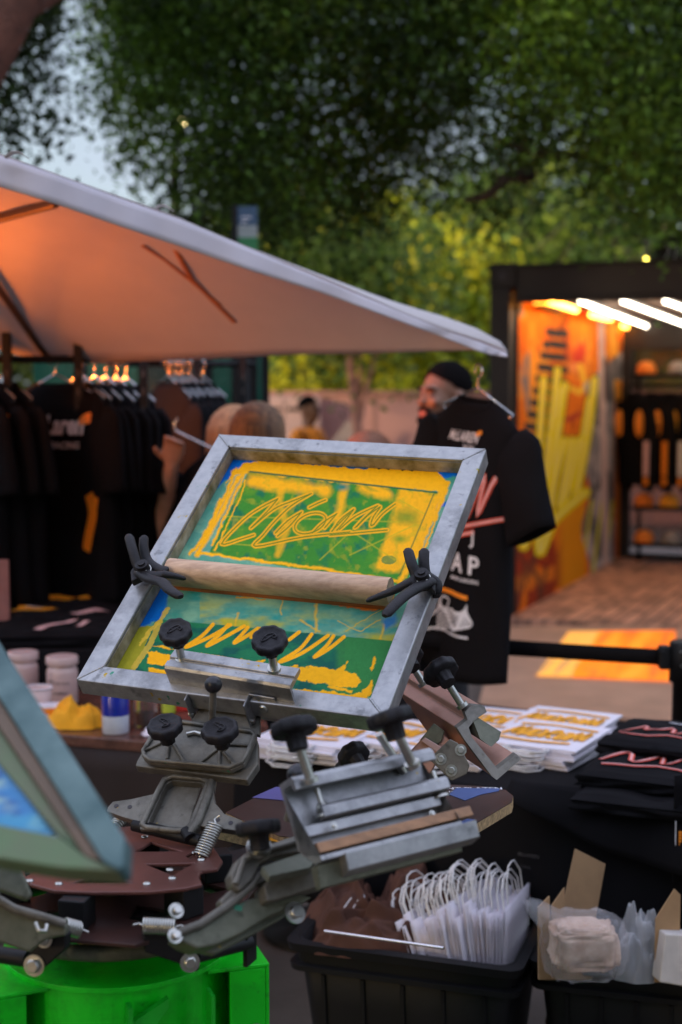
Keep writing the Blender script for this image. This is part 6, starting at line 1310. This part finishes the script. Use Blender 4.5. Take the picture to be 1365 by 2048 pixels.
mb = MB(); mb.cyl(V3(HZ - .12), V3(HZ - .006), .032, n=24); mb.cyl(V3(HZ - .085), V3(HZ - .051), .1, n=32)
for a in np.arange(.3, 6.5, math.pi / 3): x_, y_ = hc.x + .14 * math.cos(a), hc.y + .14 * math.sin(a); mb.box(frz(x_, y_, 0, a), -.02, .02, -.018, .018, HZ - .0449, HZ - .0052)
mb.build('hub_core', M['blk'], pr, bevel=.002)
mb = MB(); mb.tube([V3(HZ - .075) + Vector((.155 * math.cos(a), .155 * math.sin(a), 0)) for a in np.linspace(0, 2 * math.pi, 50)], .009, 10, flat=1.2); mb.build('ring', M['castd'], pr)
mb = MB(); mb.lathe(Fr(V3(0), (1, 0, 0), (0, 1, 0)), [(.06, HZ - .112), (.062, HZ - .106), (.055, HZ - .104), (.058, HZ - .098), (.05, HZ - .096), (.05, HZ - .088)], 32); mb.build('brass_collar', mat('brass_bearing', (.55, .3, .06), .3, 1), pr)
# --- green base
GZ = .835
mb = MB(); n = 64; ro, ri = .158, .145
arc = [(hc.x + ro * math.cos(a), hc.y + ro * math.sin(a)) for a in np.linspace(0, 2 * math.pi, n, endpoint=False)]; arci = [(hc.x + ri * math.cos(a), hc.y + ri * math.sin(a)) for a in np.linspace(0, 2 * math.pi, n, endpoint=False)]
mb.prism(WF, [(hc.x + .15 * math.cos(a), hc.y + .15 * math.sin(a)) for a in np.linspace(0, 2 * math.pi, n, endpoint=False)], .25, GZ - .008, holes=[arci[::1]]); mb.prism(WF, arc, GZ - .007, GZ, holes=[[(hc.x + .07 * math.cos(a), hc.y + .07 * math.sin(a)) for a in np.linspace(0, 2 * math.pi, 40, endpoint=False)]])
base = mb.build('base_drum', M['green'], pr, bevel=.0012)
mb = MB(); mb.lathe(Fr(V3(0), (1, 0, 0), (0, 1, 0)), [(.069, GZ - .01), (.069, GZ + .006), (.045, GZ + .007)], 40); mb.build('bearing_flange', M['green'], pr)
for k, (rx, sgn, lab) in enumerate(((0, 1, 'r'), (1, -1, 'l'))):
    # box arms reaching out and forward, each with top, end and side plates
    if sgn > 0: A0, A1_, yaw = (hc.x + .115, hc.y - .03), .085, R(18)
    else: A0, A1_, yaw = (hc.x - .10, hc.y - .07), .22, R(205)
    fr = Fr((A0[0], A0[1], GZ - .012), (math.cos(yaw), math.sin(yaw), 0), (-math.sin(yaw), math.cos(yaw), 0)); mb = MB()
    hw_ = .058 if sgn > 0 else .075
    mb.box(fr, 0, A1_, -hw_, hw_, 0, .005); mb.box(fr, A1_ - .005, A1_ - .0001, -hw_ + .0005, hw_ - .0005, -.30, -.0005); mb.box(fr, .03, A1_ - .0055, -hw_, -hw_ + .005, -.30, -.0005); mb.box(fr, .03, A1_ - .0055, hw_ - .005, hw_, -.30, -.0005)
    mb.build('base_arm', M['green'], pr, bevel=.0012)
    mb = MB(); 
    for zz in (-.05, -.15): bolt(mb, fr.at(A1_, .0, zz), fr.x, .008, .006)
    bolt(mb, fr.at(A1_ - .02, -hw_, -.09), -fr.y, .009, .007); mb.build('bolt', M['zinc'], pr)
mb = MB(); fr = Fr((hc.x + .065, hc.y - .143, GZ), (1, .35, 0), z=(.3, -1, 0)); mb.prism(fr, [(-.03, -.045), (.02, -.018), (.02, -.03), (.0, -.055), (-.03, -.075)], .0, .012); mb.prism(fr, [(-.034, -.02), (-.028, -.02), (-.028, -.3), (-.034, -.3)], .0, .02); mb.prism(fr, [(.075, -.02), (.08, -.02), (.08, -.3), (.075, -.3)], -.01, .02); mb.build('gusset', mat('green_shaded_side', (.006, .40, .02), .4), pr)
mb = MB(); mb.box(Fr(V3(0), (1, 0, 0), (0, 1, 0)), -.06, .06, -.06, .06, .05, .25); mb.build('column', M['green'], pr)
mb = MB(); 
for a in (.78, 2.36, 3.93, 5.5): mb.box(frz(hc.x, hc.y, 0, a), .0, .45, -.03, .03, .001, .05 - .0005 * a)
mb.build('foot', M['green'], pr)
# dark blue drinks can peeping through the gap of the base
# --- print head A: the one holding the screen
A = bpy.data.objects.new('print_head', None); sc.collection.objects.link(A); A.parent = pr; ORG[A.name] = tuple(pr.location)
PF = SF
plate(A, 'wing_casting', M['cast'], PF, [(216, 1614), (226, 1603), (262, 1598), (306, 1588), (330, 1560), (350, 1545), (432, 1548), (426, 1580), (430, 1605), (450, 1628), (484, 1640), (487, 1650), (478, 1662), (440, 1656), (400, 1652), (374, 1672), (280, 1658), (282, 1645), (240, 1632), (214, 1622)], -.062, .012,
      holes=[[(296, 1648), (332, 1570), (344, 1562), (402, 1566), (410, 1574), (378, 1650), (366, 1658), (306, 1654)]])
plate(A, 'tray_floor', M['cast'], PF, [(292, 1652), (330, 1566), (404, 1566), (376, 1656)], -.0745, .003)
rim(A, 'tray_rim', M['cast'], PF, [(286, 1652), (318, 1585), (330, 1562), (348, 1555), (404, 1560), (418, 1566), (414, 1578), (386, 1648), (374, 1664), (352, 1664), (296, 1658)], -.062, .0045, .006)
rim(A, 'casting_rib', M['cast'], PF, [(428, 1556), (415, 1600), (398, 1645), (380, 1670)], -.062, .006, .006, False)
mb = MB()
for x, y in ((233, 1612), (260, 1614), (462, 1646), (436, 1640)): p = PF.px(x, y, -.062); mb = MB(); mb.lathe(Fr(PF.at(p[0], p[1], -.0618), PF.x, PF.y), [(.0035, 0), (.0035, .0004)], 14); mb.build('hole', M['dk'], A)
plate(A, 'mount_slab', M['cast'], PF, [(271, 1532), (274, 1522), (308, 1462), (515, 1478), (516, 1528), (494, 1560)], -.046, .015, bev=.002)
plate(A, 'adjust_plate', M['cast'], PF, [(285, 1502), (298, 1485), (310, 1460), (360, 1440), (505, 1462), (514, 1470), (497, 1512), (488, 1528), (462, 1540), (400, 1534), (300, 1526), (287, 1516)], -.031, .009, bev=.002)
rim(A, 'plate_rim', M['cast'], PF, [(288, 1504), (312, 1464), (365, 1446), (504, 1465), (511, 1472), (494, 1512), (485, 1526), (460, 1537), (400, 1531), (302, 1523), (290, 1514)], -.031, .0035, .006)
for pts in ([(292, 1502), (338, 1480)], [(335, 1520), (340, 1484)], [(370, 1526), (346, 1486)], [(400, 1528), (436, 1500)], [(440, 1532), (440, 1505)], [(468, 1530), (446, 1504)], [(500, 1492), (452, 1490)]): rim(A, 'casting_rib', M['cast'], PF, pts, -.031, .0026, .004, False)
mb = MB(); mb.tube([PF.at(*PF.px(x, y, -.03), -.028) for x, y in ((375, 1470), (392, 1466), (404, 1470))], .004, 8); mb.build('adjust_screw', M['zinc'], A)
knob(A, (331, 1455), 2.06, (336, 1480), 2.10, .0255, tip=PF.z + PF.y * .25); knob(A, (441, 1463), 2.03, (446, 1490), 2.07, .0265, tip=PF.z + PF.y * .25)
# neck and clamp channel
plate(A, 'neck_plate', M['cast'], PF, [(395, 1420), (430, 1360), (520, 1380), (520, 1470), (505, 1466), (380, 1448)], -.040, .008)
pA, pB = PF.px(340, 1322, .03), PF.px(590, 1362, .03)
KX = Fr(PF.at(pA[0], pA[1], 0), PF.at(pB[0], pB[1], 0) - PF.at(pA[0], pA[1], 0), PF.z.cross(PF.at(pB[0], pB[1], 0) - PF.at(pA[0], pA[1], 0))); KL = ((pA[0] - pB[0]) ** 2 + (pA[1] - pB[1]) ** 2) ** .5
KX = Fr(PF.at(pA[0], pA[1], 0), PF.x * (pB[0] - pA[0]) + PF.y * (pB[1] - pA[1]), PF.y)
mb = MB()
cs = [(.022, .028), (.022, .034), (.004, .036), (.002, .032), (-.002, .032), (-.004, .036), (-.014, .036), (-.018, .032), (-.018, -.052), (.0, -.056), (.0, -.050), (-.0125, -.047), (-.0125, .026), (.018, .026)]
mb.rings([[KX.at(t * KL, b, c) for b, c in cs][::-1] for t in (0, 1)], sm=False, cap0=True, cap1=True); mb.build('clamp_channel', M['alu'], A, bevel=.0008)
knob(A, (352, 1266), 2.12, (364, 1318), 2.16, .0245); knob(A, (540, 1283), 2.02, (549, 1338), 2.06, .0255)
for (x, y, s_) in ((366, 1388, 1), (532, 1408, -1)):
    KP = Fr(KX.at(0, -.018, 0), KX.x, KX.z); q_ = KP.px(x, y, 0); w2 = .021
    mb = MB(); 
    mb.box(KP, q_[0] - w2, q_[0] + w2, q_[1] - .03, q_[1] + .02, .0005, .0025) if KP.z.dot(-KX.y) > 0 else mb.box(KP, q_[0] - w2, q_[0] + w2, q_[1] - .03, q_[1] + .02, -.0025, -.0005)
    o_ = KX.y * -1
    e = q_[0] + s_ * w2; P0 = KP.at(e, q_[1] + .018); fr = Fr(KP.at(e, q_[1] - .005, 0), o_, z=KX.x); mb.box(fr, .003, .026, -.024, .022, -.0015, .0015) ; mb.tube([KP.at(q_[0] - s_ * w2, q_[1] + .02) + o_ * .003, KP.at(e, q_[1] + .02) + o_ * .003, KP.at(e, q_[1] + .018) + o_ * .026], .002, 8)
    mb.build('hinge_bracket', M['alu'], A, bevel=.001)
    mb = MB(); bolt(mb, KP.at(q_[0], q_[1]) + o_ * .003, o_, .0075, .008); mb.cyl(KP.at(e - s_ * .006, q_[1] - .02) + o_ * .02, KP.at(e + s_ * .003, q_[1] - .02) + o_ * .02, .0035); mb.build('bolt', M['zinc'], A)
mb = MB(); b0, b1 = P(424, 1450, 2.06), P(427, 1378, 2.03); mb.tube([b0, b1], .0052, 12); mb.build('lever', M['cast'], A)
mb = MB(); mb.sphere(P(427, 1369, 2.03), .0128, 24, 16); mb.build('ball_grip', M['ball'], A)
mb = MB(); mb.cyl(PF.at(*PF.px(268, 1650, -.07), -.07), PF.at(*PF.px(402, 1682, -.07), -.07), .009, n=16); mb.cyl(PF.at(*PF.px(374, 1668, -.07), -.062), PF.at(*PF.px(384, 1684, -.07), -.062), .009, n=16); mb.build('pivot_shaft', M['blk'], A)
spring(A, P(402, 1712, 1.98), P(432, 1648, 2.0), .0105, 13); spring(A, P(228, 1656, 2.12), P(262, 1622, 2.16), .0095, 10)
# --- print head B: bare clamp in the right foreground
Bh = bpy.data.objects.new('print_head', None); sc.collection.objects.link(Bh); Bh.parent = pr; ORG[Bh.name] = tuple(pr.location)
O = P(590, 1600, 1.66); e = P(868, 1538, 1.76) - O; dn = P(618, 1735, 1.63) - O
BF = Fr(O, e, -dn)     # z towards the camera
def pb(name, m, pts, c, th, holes=(), bev=.0012): return plate(Bh, name, m, BF, pts, c, th, holes, bev)
zk = lambda pts: [(440 + x * .381, 1480 + y * .381) for x, y in pts]
def ext(name, m, a0, a1, cs, bev=.001):   # profile (down, toward camera) swept along the channel
    mb = MB(); mb.rings([[BF.at(t, -b, c) for b, c in cs] for t in (a0, a1)], sm=False); mb.build(name, m, Bh, bevel=bev)
# end profile seen on the left: top return lip, web, bottom flange
BL_ = BF.px(868, 1538)[0]
ext('clamp_channel', M['alu'], 0, BL_, [(-.026, -.028), (-.026, .006), (-.020, .012), (-.009, .012), (-.009, .006), (-.018, .0), (-.018, -.022), (.060, -.022), (.078, .004), (.078, .022), (.072, .022), (.072, .008), (.055, -.028)])
ext('clamp_channel', M['alu'], .0, BL_ - .004, [(.032, -.0215), (.032, -.002), (.045, -.002), (.045, -.0215)])
ext('pressure_bar', M['alu'], .028, BL_ + .010, [(.016, -.012), (.012, .004), (.016, .008), (.028, .008), (.030, -.006)])
ext('wood_packing', M['woodd'], .004, BL_ + .024, [(.054, -.012), (.056, .014), (.068, .0155), (.068, -.012)])
ext('bottom_flange', M['alu'], .030, BL_ + .018, [(.076, .008), (.076, .026), (.096, .022), (.100, .0)])
ext('bottom_flange', M['castd'], .0, BL_ + .002, [(.0795, -.01), (.0795, .0075), (.105, .0), (.105, -.012)])
mb = MB()
for x, y in ((646, 1608), (878, 1572)):
    p = BF.px(x, y, .0); mb.cyl(BF.at(p[0], p[1] + .02, -.003), BF.at(p[0], p[1] - .014, -.003), .0035); fr = Fr(BF.at(p[0], p[1] - .004, -.003), BF.x, z=BF.y); mb.lathe(fr, [(.011, -.01), (.011, -.007), (.008, -.0065), (.008, .003), (.006, .006)], 8)
for x, y in ((663, 1656), (858, 1632)): p = BF.px(x, y, .0); bolt(mb, BF.at(p[0], p[1], .0085), BF.z, .003, .003)
mb.build('bolt', M['zinc'], Bh)
knob(Bh, (588, 1458), 1.66, (622, 1562), 1.66, .0275, tip=(P(588, 1458, 1.685) - P(612, 1562, 1.66))); knob(Bh, (781, 1437), 1.70, (826, 1530), 1.72, .0275, tip=(P(781, 1437, 1.735) - P(812, 1530, 1.72)))
mb = MB(); mb.tube([P(758, 1468, 1.74), P(808, 1545, 1.76)], .005, 12); mb.build('threaded_rod', M['zinc'], Bh)
mb = MB(); mb.sphere(P(598, 1550, 1.80), .0155, 24, 16); mb.build('ball_grip', M['ball'], Bh)
mb = MB(); mb.tube([P(598, 1558, 1.80), P(575, 1640, 1.82)], .005, 10); mb.build('lever', M['cast'], Bh)
# castings down to the hub
CFp = Fr(P(540, 1760, 1.74), P(640, 1740, 1.78) - P(540, 1760, 1.74), z=(-.1, -.8, .45))
def pc(name, m, pts, c, th, holes=(), bev=.0025): return plate(Bh, name, m, CFp, pts, c, th, holes, bev)
pc('arm_casting', M['cast'], [(466, 1770), (462, 1750), (478, 1718), (500, 1700), (540, 1688), (600, 1668), (622, 1664), (632, 1690), (600, 1704), (552, 1712), (520, 1728), (506, 1758), (480, 1782)], .022, .02)
pc('arm_casting', M['cast'], [(440, 1800), (470, 1772), (512, 1742), (530, 1736), (600, 1722), (625, 1725), (620, 1740), (556, 1752), (520, 1768), (470, 1800), (446, 1815)], .012, .016)
pc('link_block', M['cast'], [(528, 1772), (540, 1758), (640, 1738), (664, 1745), (662, 1766), (640, 1772), (548, 1800), (534, 1802)], .026, .03)
pc('arm_beam', M['castd'], [(352, 1872), (366, 1862), (400, 1846), (450, 1818), (470, 1806), (530, 1790), (600, 1786), (625, 1794), (610, 1804), (540, 1830), (480, 1868), (430, 1890), (396, 1896), (372, 1886)], .008, .03)
pc('lower_plate', M['castd'], [(390, 1900), (440, 1872), (500, 1836), (560, 1808), (600, 1812), (560, 1840), (500, 1872), (430, 1908)], -.02, .012)
pc('hinge_plate', M['alu'], [(640, 1760), (660, 1742), (700, 1738), (706, 1756), (680, 1766), (646, 1774)], .03, .006)
CF2 = Fr(P(560, 1720, 1.72), P(620, 1708, 1.76) - P(560, 1720, 1.72), z=(0, -.4, .9))
plate(Bh, 'neck_slab', M['castd'], CF2, [(524, 1732), (600, 1706), (640, 1712), (620, 1735), (540, 1752)], 0, .01)
rim(Bh, 'beam_rib', M['cast'], CFp, [(356, 1866), (400, 1850), (452, 1815), (500, 1775), (514, 1752)], .010, .0052, .006, False); rim(Bh, 'casting_rib', M['cast'], CFp, [(470, 1770), (486, 1722), (540, 1700), (600, 1682)], .022, .004, .006, False)
for x_, y_, rr_ in ((590, 1826, .009), (352, 1822, .006), (350, 1872, .006)):
    mb = MB(); bolt(mb, CFp.at(*CFp.px(x_, y_, .01), .01), CFp.z, rr_, .007); mb.build('bolt', M['zinc'], Bh)
knob(Bh, (517, 1657), 1.70, (518, 1696), 1.72, .0268, tip=Vector((-.12, .35, .9)), stem=.009)
spring(Bh, P(287, 1851, 1.79), P(352, 1854, 1.79), .0095, 12); mb = MB(); mb.tube([P(405, 1863, 1.76), P(398, 1850, 1.75), P(388, 1860, 1.75), P(375, 1862, 1.77)], .0022, 8); mb.build('hook', M['zinc'], Bh)
BK = Fr(P(340, 1890, 1.80), (1, .25, 0), z=(.2, -1, .1))
def bk(parent, pts, c=0, th=.02, fr=BK): return plate(parent, 'bracket', M['blk'], fr, pts, c, th, bev=.002)
bk(Bh, [(286, 1868), (300, 1852), (384, 1862), (390, 1900), (400, 1938), (392, 1945), (366, 1930), (290, 1905)])
mb = MB(); bolt(mb, BK.at(*BK.px(380, 1924), .001), BK.z, .0085, .007); mb.build('bolt', M['zinc'], Bh)
mb = MB(); mb.cyl(P(392, 1912, 1.83), P(500, 1884, 1.90), .0095); mb.box(Fr(P(500, 1868, 1.9), (.4, 1, 0), z=(1, -.3, 0)), -.015, .015, -.04, .02, -.003, .003); mb.build('pivot_shaft', M['blk'], Bh)
# --- print head C: orange-lit clamp behind on the right
Ch = bpy.data.objects.new('print_head', None); sc.collection.objects.link(Ch); Ch.parent = pr; ORG[Ch.name] = tuple(pr.location)
lit_alu = mat('orange_lit_aluminium', (.50, .28, .21), .42, .6, .15, 12, .3)  # orange light falling on this clamp is put into its metal colour
nC = P(928, 1452, 2.20); fC = P(838, 1396, 2.33); axC = (fC - nC); Lc = axC.length
GF = Fr(nC, axC, z=P(928, 1452, 2.0) - P(985, 1545, 2.02))      # x along channel (away), z up along the profile, y across
GF = Fr(nC, P(985, 1548, 2.16) - nC, z=-axC)                    # x down the profile, z towards viewer, y across
def ex2(name, m, a0, a1, pts, bev=.0012):
    mb = MB(); q2 = [GF.at(x, y) for x, y in GF.pxs(pts, 0)]; u_ = axC.normalized(); mb.rings([[p + u_ * a for p in q2] for a in (a0, a1)], sm=False); return mb.build(name, m, Ch, bevel=bev)
ex2('clamp_channel', M['cast'], 0, .010, [(915, 1456), (936, 1440), (930, 1424), (945, 1410), (970, 1413), (974, 1424), (950, 1440), (938, 1455), (944, 1474), (996, 1538), (1034, 1508), (1043, 1518), (994, 1560), (984, 1552), (930, 1480)])
ex2('clamp_channel', lit_alu, .0105, .20, [(916, 1457), (937, 1441), (931, 1425), (946, 1411), (969, 1414), (972, 1423), (949, 1439), (937, 1454), (943, 1475), (995, 1539), (1032, 1509), (1041, 1518), (993, 1558), (985, 1551), (931, 1479)])
ex2('pressure_bar', M['castd'], -.004, .15, [(945, 1442), (958, 1436), (1000, 1462), (996, 1478), (980, 1492), (958, 1476)])
DF = Fr(P(890, 1520, 2.15), (1, -.1, 0), z=(-.1, -1, .25))
plate(Ch, 'hinge_bracket', M['cast'], DF, [(858, 1518), (900, 1478), (916, 1486), (940, 1530), (934, 1548), (904, 1562)], 0, .008)
mb = MB(); [bolt(mb, DF.at(*DF.px(x, y), .0005), DF.z, .006, .004) for x, y in ((882, 1518), (903, 1541), (922, 1500))]; mb.build('bolt', M['zinc'], Ch)
DG = Fr(P(840, 1500, 2.24), (1, -.1, 0), z=(-.3, -1, .35)); plate(Ch, 'arm_casting', lit_alu, DG, [(760, 1560), (800, 1524), (832, 1490), (868, 1452), (912, 1490), (870, 1530), (850, 1570), (780, 1580)], 0, .02); plate(Ch, 'side_plate', M['castd'], DG, [(840, 1480), (868, 1446), (890, 1462), (884, 1482), (872, 1492)], .006, .004); plate(Ch, 'cover_plate', mat('pinkish_metal', (.5, .33, .3), .4, .5), DG, [(842, 1482), (850, 1474), (884, 1494), (876, 1506)], .012, .004)
knob(Ch, (814, 1315), 2.30, (848, 1368), 2.30, .0275, tip=P(800, 1300, 2.32) - P(848, 1378, 2.26)); knob(Ch, (882, 1344), 2.22, (925, 1412), 2.22, .0285, tip=P(868, 1328, 2.26) - P(925, 1412, 2.20)); knob(Ch, (708, 1513), 2.15, (725, 1545), 2.15, .0245, tip=P(690, 1497, 2.2) - P(728, 1550, 2.15)); knob(Ch, (702, 1536), 2.22, (712, 1570), 2.2, .024)
knob(Ch, (722, 1545), 2.2, (730, 1570), 2.2, .02)
# --- print head D: left foreground, carries the blue screen
Dh = bpy.data.objects.new('print_head', None); sc.collection.objects.link(Dh); Dh.parent = pr; ORG[Dh.name] = tuple(pr.location)
EF = Fr(P(60, 1850, 1.72), (1, .1, 0), z=(.1, -1, .3))
plate(Dh, 'arm_casting', M['castd'], EF, [(-120, 1760), (-20, 1800), (20, 1808), (60, 1826), (110, 1840), (136, 1852), (134, 1870), (90, 1880), (60, 1905), (20, 1892), (-40, 1870), (-120, 1830)], 0, .03, bev=.003)
rim(Dh, 'beam_rib', M['cast'], EF, [(-60, 1785), (0, 1800), (30, 1818), (80, 1832), (132, 1848)], .001, .006, .006, False)
plate(Dh, 'link_casting', M['castd'], Fr(P(30, 1760, 1.66), (1, .3, 0), z=(.2, -1, .4)), [(-80, 1700), (0, 1722), (34, 1728), (50, 1752), (66, 1790), (58, 1802), (0, 1780), (-80, 1760)], 0, .03, bev=.003)
spring(Dh, P(130, 1852, 1.78), P(160, 1860, 1.79), .0095, 6); mb = MB(); mb.tube([P(72, 1846, 1.7), P(78, 1862, 1.69), P(92, 1862, 1.69), P(94, 1850, 1.7)], .0024, 8); mb.build('hook', M['zinc'], Dh)
BK2 = Fr(P(80, 1890, 1.76), (1, -.2, 0), z=(-.1, -1, .1)); bk(Dh, [(64, 1870), (72, 1856), (132, 1870), (130, 1900), (90, 1935), (60, 1948), (54, 1938)], fr=BK2)
mb = MB(); bolt(mb, BK2.at(*BK2.px(70, 1930), .001), BK2.z, .009, .008); bolt(mb, BK2.at(*BK2.px(90, 1878), .001), BK2.z, .007, .006); mb.build('bolt', M['zinc'], Dh)
mb = MB(); mb.cyl(P(56, 1918, 1.78), P(-90, 1895, 1.82), .0105); mb.build('pivot_shaft', M['blk'], Dh)
# --- platens
def platen(pts, z, lab):
    o = bpy.data.objects.new('platen', None); sc.collection.objects.link(o); o.parent = pr; ORG[o.name] = tuple(pr.location); o['label'] = lab; fr = Fr((0, 0, z), (1, 0, 0), (0, 1, 0))
    q2 = fr.pxs(pts); mb = MB(); mb.prism(fr, q2, -.001, 0); mb.build('top_sheet', M['platen'], o); mb = MB(); mb.prism(fr, q2, -.018, -.0011); mb.build('board', M['chip'], o)
    mb = MB(); cx_ = sum(p[0] for p in q2) / len(q2); cy_ = sum(p[1] for p in q2) / len(q2); mb.box(Fr((hc.x, hc.y, z), (cx_ - hc.x, cy_ - hc.y, 0), (-(cy_ - hc.y), cx_ - hc.x, 0)), .1, .45, -.03, .03, -.04, -.0185); mb.build('support_arm', M['blk'], o)
    return o, fr
pl1, frp = platen([(452, 1625), (520, 1590), (600, 1560), (720, 1560), (960, 1572), (1012, 1580), (1027, 1592), (1024, 1604), (938, 1655), (760, 1690), (560, 1672)], .925, 'dark brown platen with blue tape')
bt_ = mat('blue_masking_tape', (.06, .11, .30), .6, 0, .1, 10, .2); pt_ = mat('purple_blue_tape', (.14, .13, .42), .6, 0, .1, 10, .2)
for pts, m_ in (([(898, 1590), (914, 1577), (1000, 1578), (998, 1583), (962, 1590), (930, 1602)], bt_), ([(505, 1596), (552, 1575), (600, 1575), (570, 1602)], pt_), ([(868, 1640), (880, 1634), (950, 1640), (930, 1650)], bt_)):
    mb = MB(); mb.prism(frp, frp.pxs(pts), .0005, .0012); mb.build('tape', m_, pl1)
mb = MB(); f_ = lambda a, b: frp.at(frp.px(862, 1570)[0] + a, frp.px(862, 1570)[1] - .03 + b, .0008); text(mb, 'PRINT PLATEN', f_, 0, 0, .12, bold=.02); text(mb, 'use no heat', f_, .0, -.018, .08); mb.build('white_lettering', M['wt'], pl1)
pl2, frq = platen([(430, 1640), (560, 1672), (600, 1676), (590, 1686), (520, 1676), (420, 1652)], .915, 'platen edge with yellow tape'); mb = MB(); mb.prism(frq, frq.pxs([(470, 1655), (590, 1680), (580, 1690), (470, 1668)]), .0005, .0012); mb.build('tape', M['yel'], pl2)

# ================================================================== blurred blue screen at the left
TL_ = Fr(P(150, 1650, 1.22), P(150, 1650, 1.22) - P(-350, 1560, 1.38), P(40, 1360, 1.40) - P(150, 1650, 1.22))
bs = thing('printing_screen', tuple(P(150, 1650, 1.22)), 'out of focus teal stained screen frame with blue mesh at left edge', 'screen frame')
tm = mat('teal_stained_aluminium', (.055, .13, .135), .5, .4, .3, 14, .4, col2=(.13, .21, .21)); bm1 = mat('brown_stained_aluminium', (.13, .09, .06), .6, .2, .3, 9, .4); bm2 = mat('beige_green_stained_aluminium', (.20, .18, .13), .6, .3, .3, 9, .3, col2=(.11, .19, .09))
def pq(name, m, pts, c, th): plate(bs, name, m, TL_, pts, c, th, bev=.002)
pq('side_bar', tm, [(-260, 860), (0, 1286), (248, 1672), (246, 1728), (238, 1740), (205, 1722), (0, 1398), (-260, 985)], .0, .02)
pq('side_bar_inner', bm1, [(-260, 985), (0, 1398), (206, 1723), (170, 1712), (0, 1458), (-260, 1050)], -.006, .016)
pq('side_face', bm2, [(-260, 1050), (0, 1458), (172, 1713), (118, 1672), (0, 1530), (-260, 1160)], -.012, .01)
pq('bottom_bar', bm2, [(-260, 1560), (0, 1648), (118, 1672), (171, 1712), (238, 1741), (120, 1735), (0, 1716), (-260, 1660)], -.004, .02)
P_ = TL_.pxs([(-260, 1150), (0, 1520), (122, 1680), (0, 1655), (-260, 1570)], -.016)
NU, NV = 60, 60; mb = MB(); x0_, x1_ = min(p[0] for p in P_), max(p[0] for p in P_); y0_, y1_ = min(p[1] for p in P_), max(p[1] for p in P_)
keep = []; 
mb.grid(lambda a, b: TL_.at(x0_ + (x1_ - x0_) * a, y0_ + (y1_ - y0_) * b, -.018), NU, NV, sm=False)
fc = [f for f in mb.f if in_poly(*[sum(TL_.px(*pix(mb.v[i])[:2], -.018)[k] for i in f) / 4 for k in (0, 1)], P_)]
mb.f = fc; mb.m = [0] * len(fc); mb.sm = [False] * len(fc)
XY = np.array([pix(p)[:2] for p in mb.v]); X, Y = XY[:, 0], XY[:, 1]; n_ = vnoise(X + 900, Y * .8, 34, 5)
C = np.ones((len(X), 3)) * np.array([.02, .20, .48]); C = over(C, (.01, .09, .30), (n_ - .5) * 6); C = over(C, (.25, .42, .42), (vnoise(X + 900, Y, 18, 6) - .58) * 7); C = over(C, (.04, .33, .5), (Y > 1630) * .6)
mb.build('mesh', vmat('blue_inked_mesh', .45, .2, 100), bs, col=C.clip(0, 1))
plate(Dh, 'clamp_channel', M['castd'], Fr(P(-100, 1760, 1.5), (1, 0, 0), z=(0, -1, .5)), [(-260, 1680), (-20, 1715), (-20, 1790), (-260, 1800)], 0, .05, bev=.003)
# drinks can standing in the gap of the base
c_ = P(62, 2020, 2.05); mb = MB(); mb.lathe(Fr(c_ - Vector((0, 0, .06)), (1, 0, 0), (0, 1, 0)), [(.03, 0), (.033, .01), (.033, .11), (.028, .122)], 24)
tag(mb.build('drinks_can', mat('blue_can', (.01, .02, .2), .3, .3)), 'dark blue drinks can glimpsed through the green base', 'can')
bpy.context.view_layer.update()
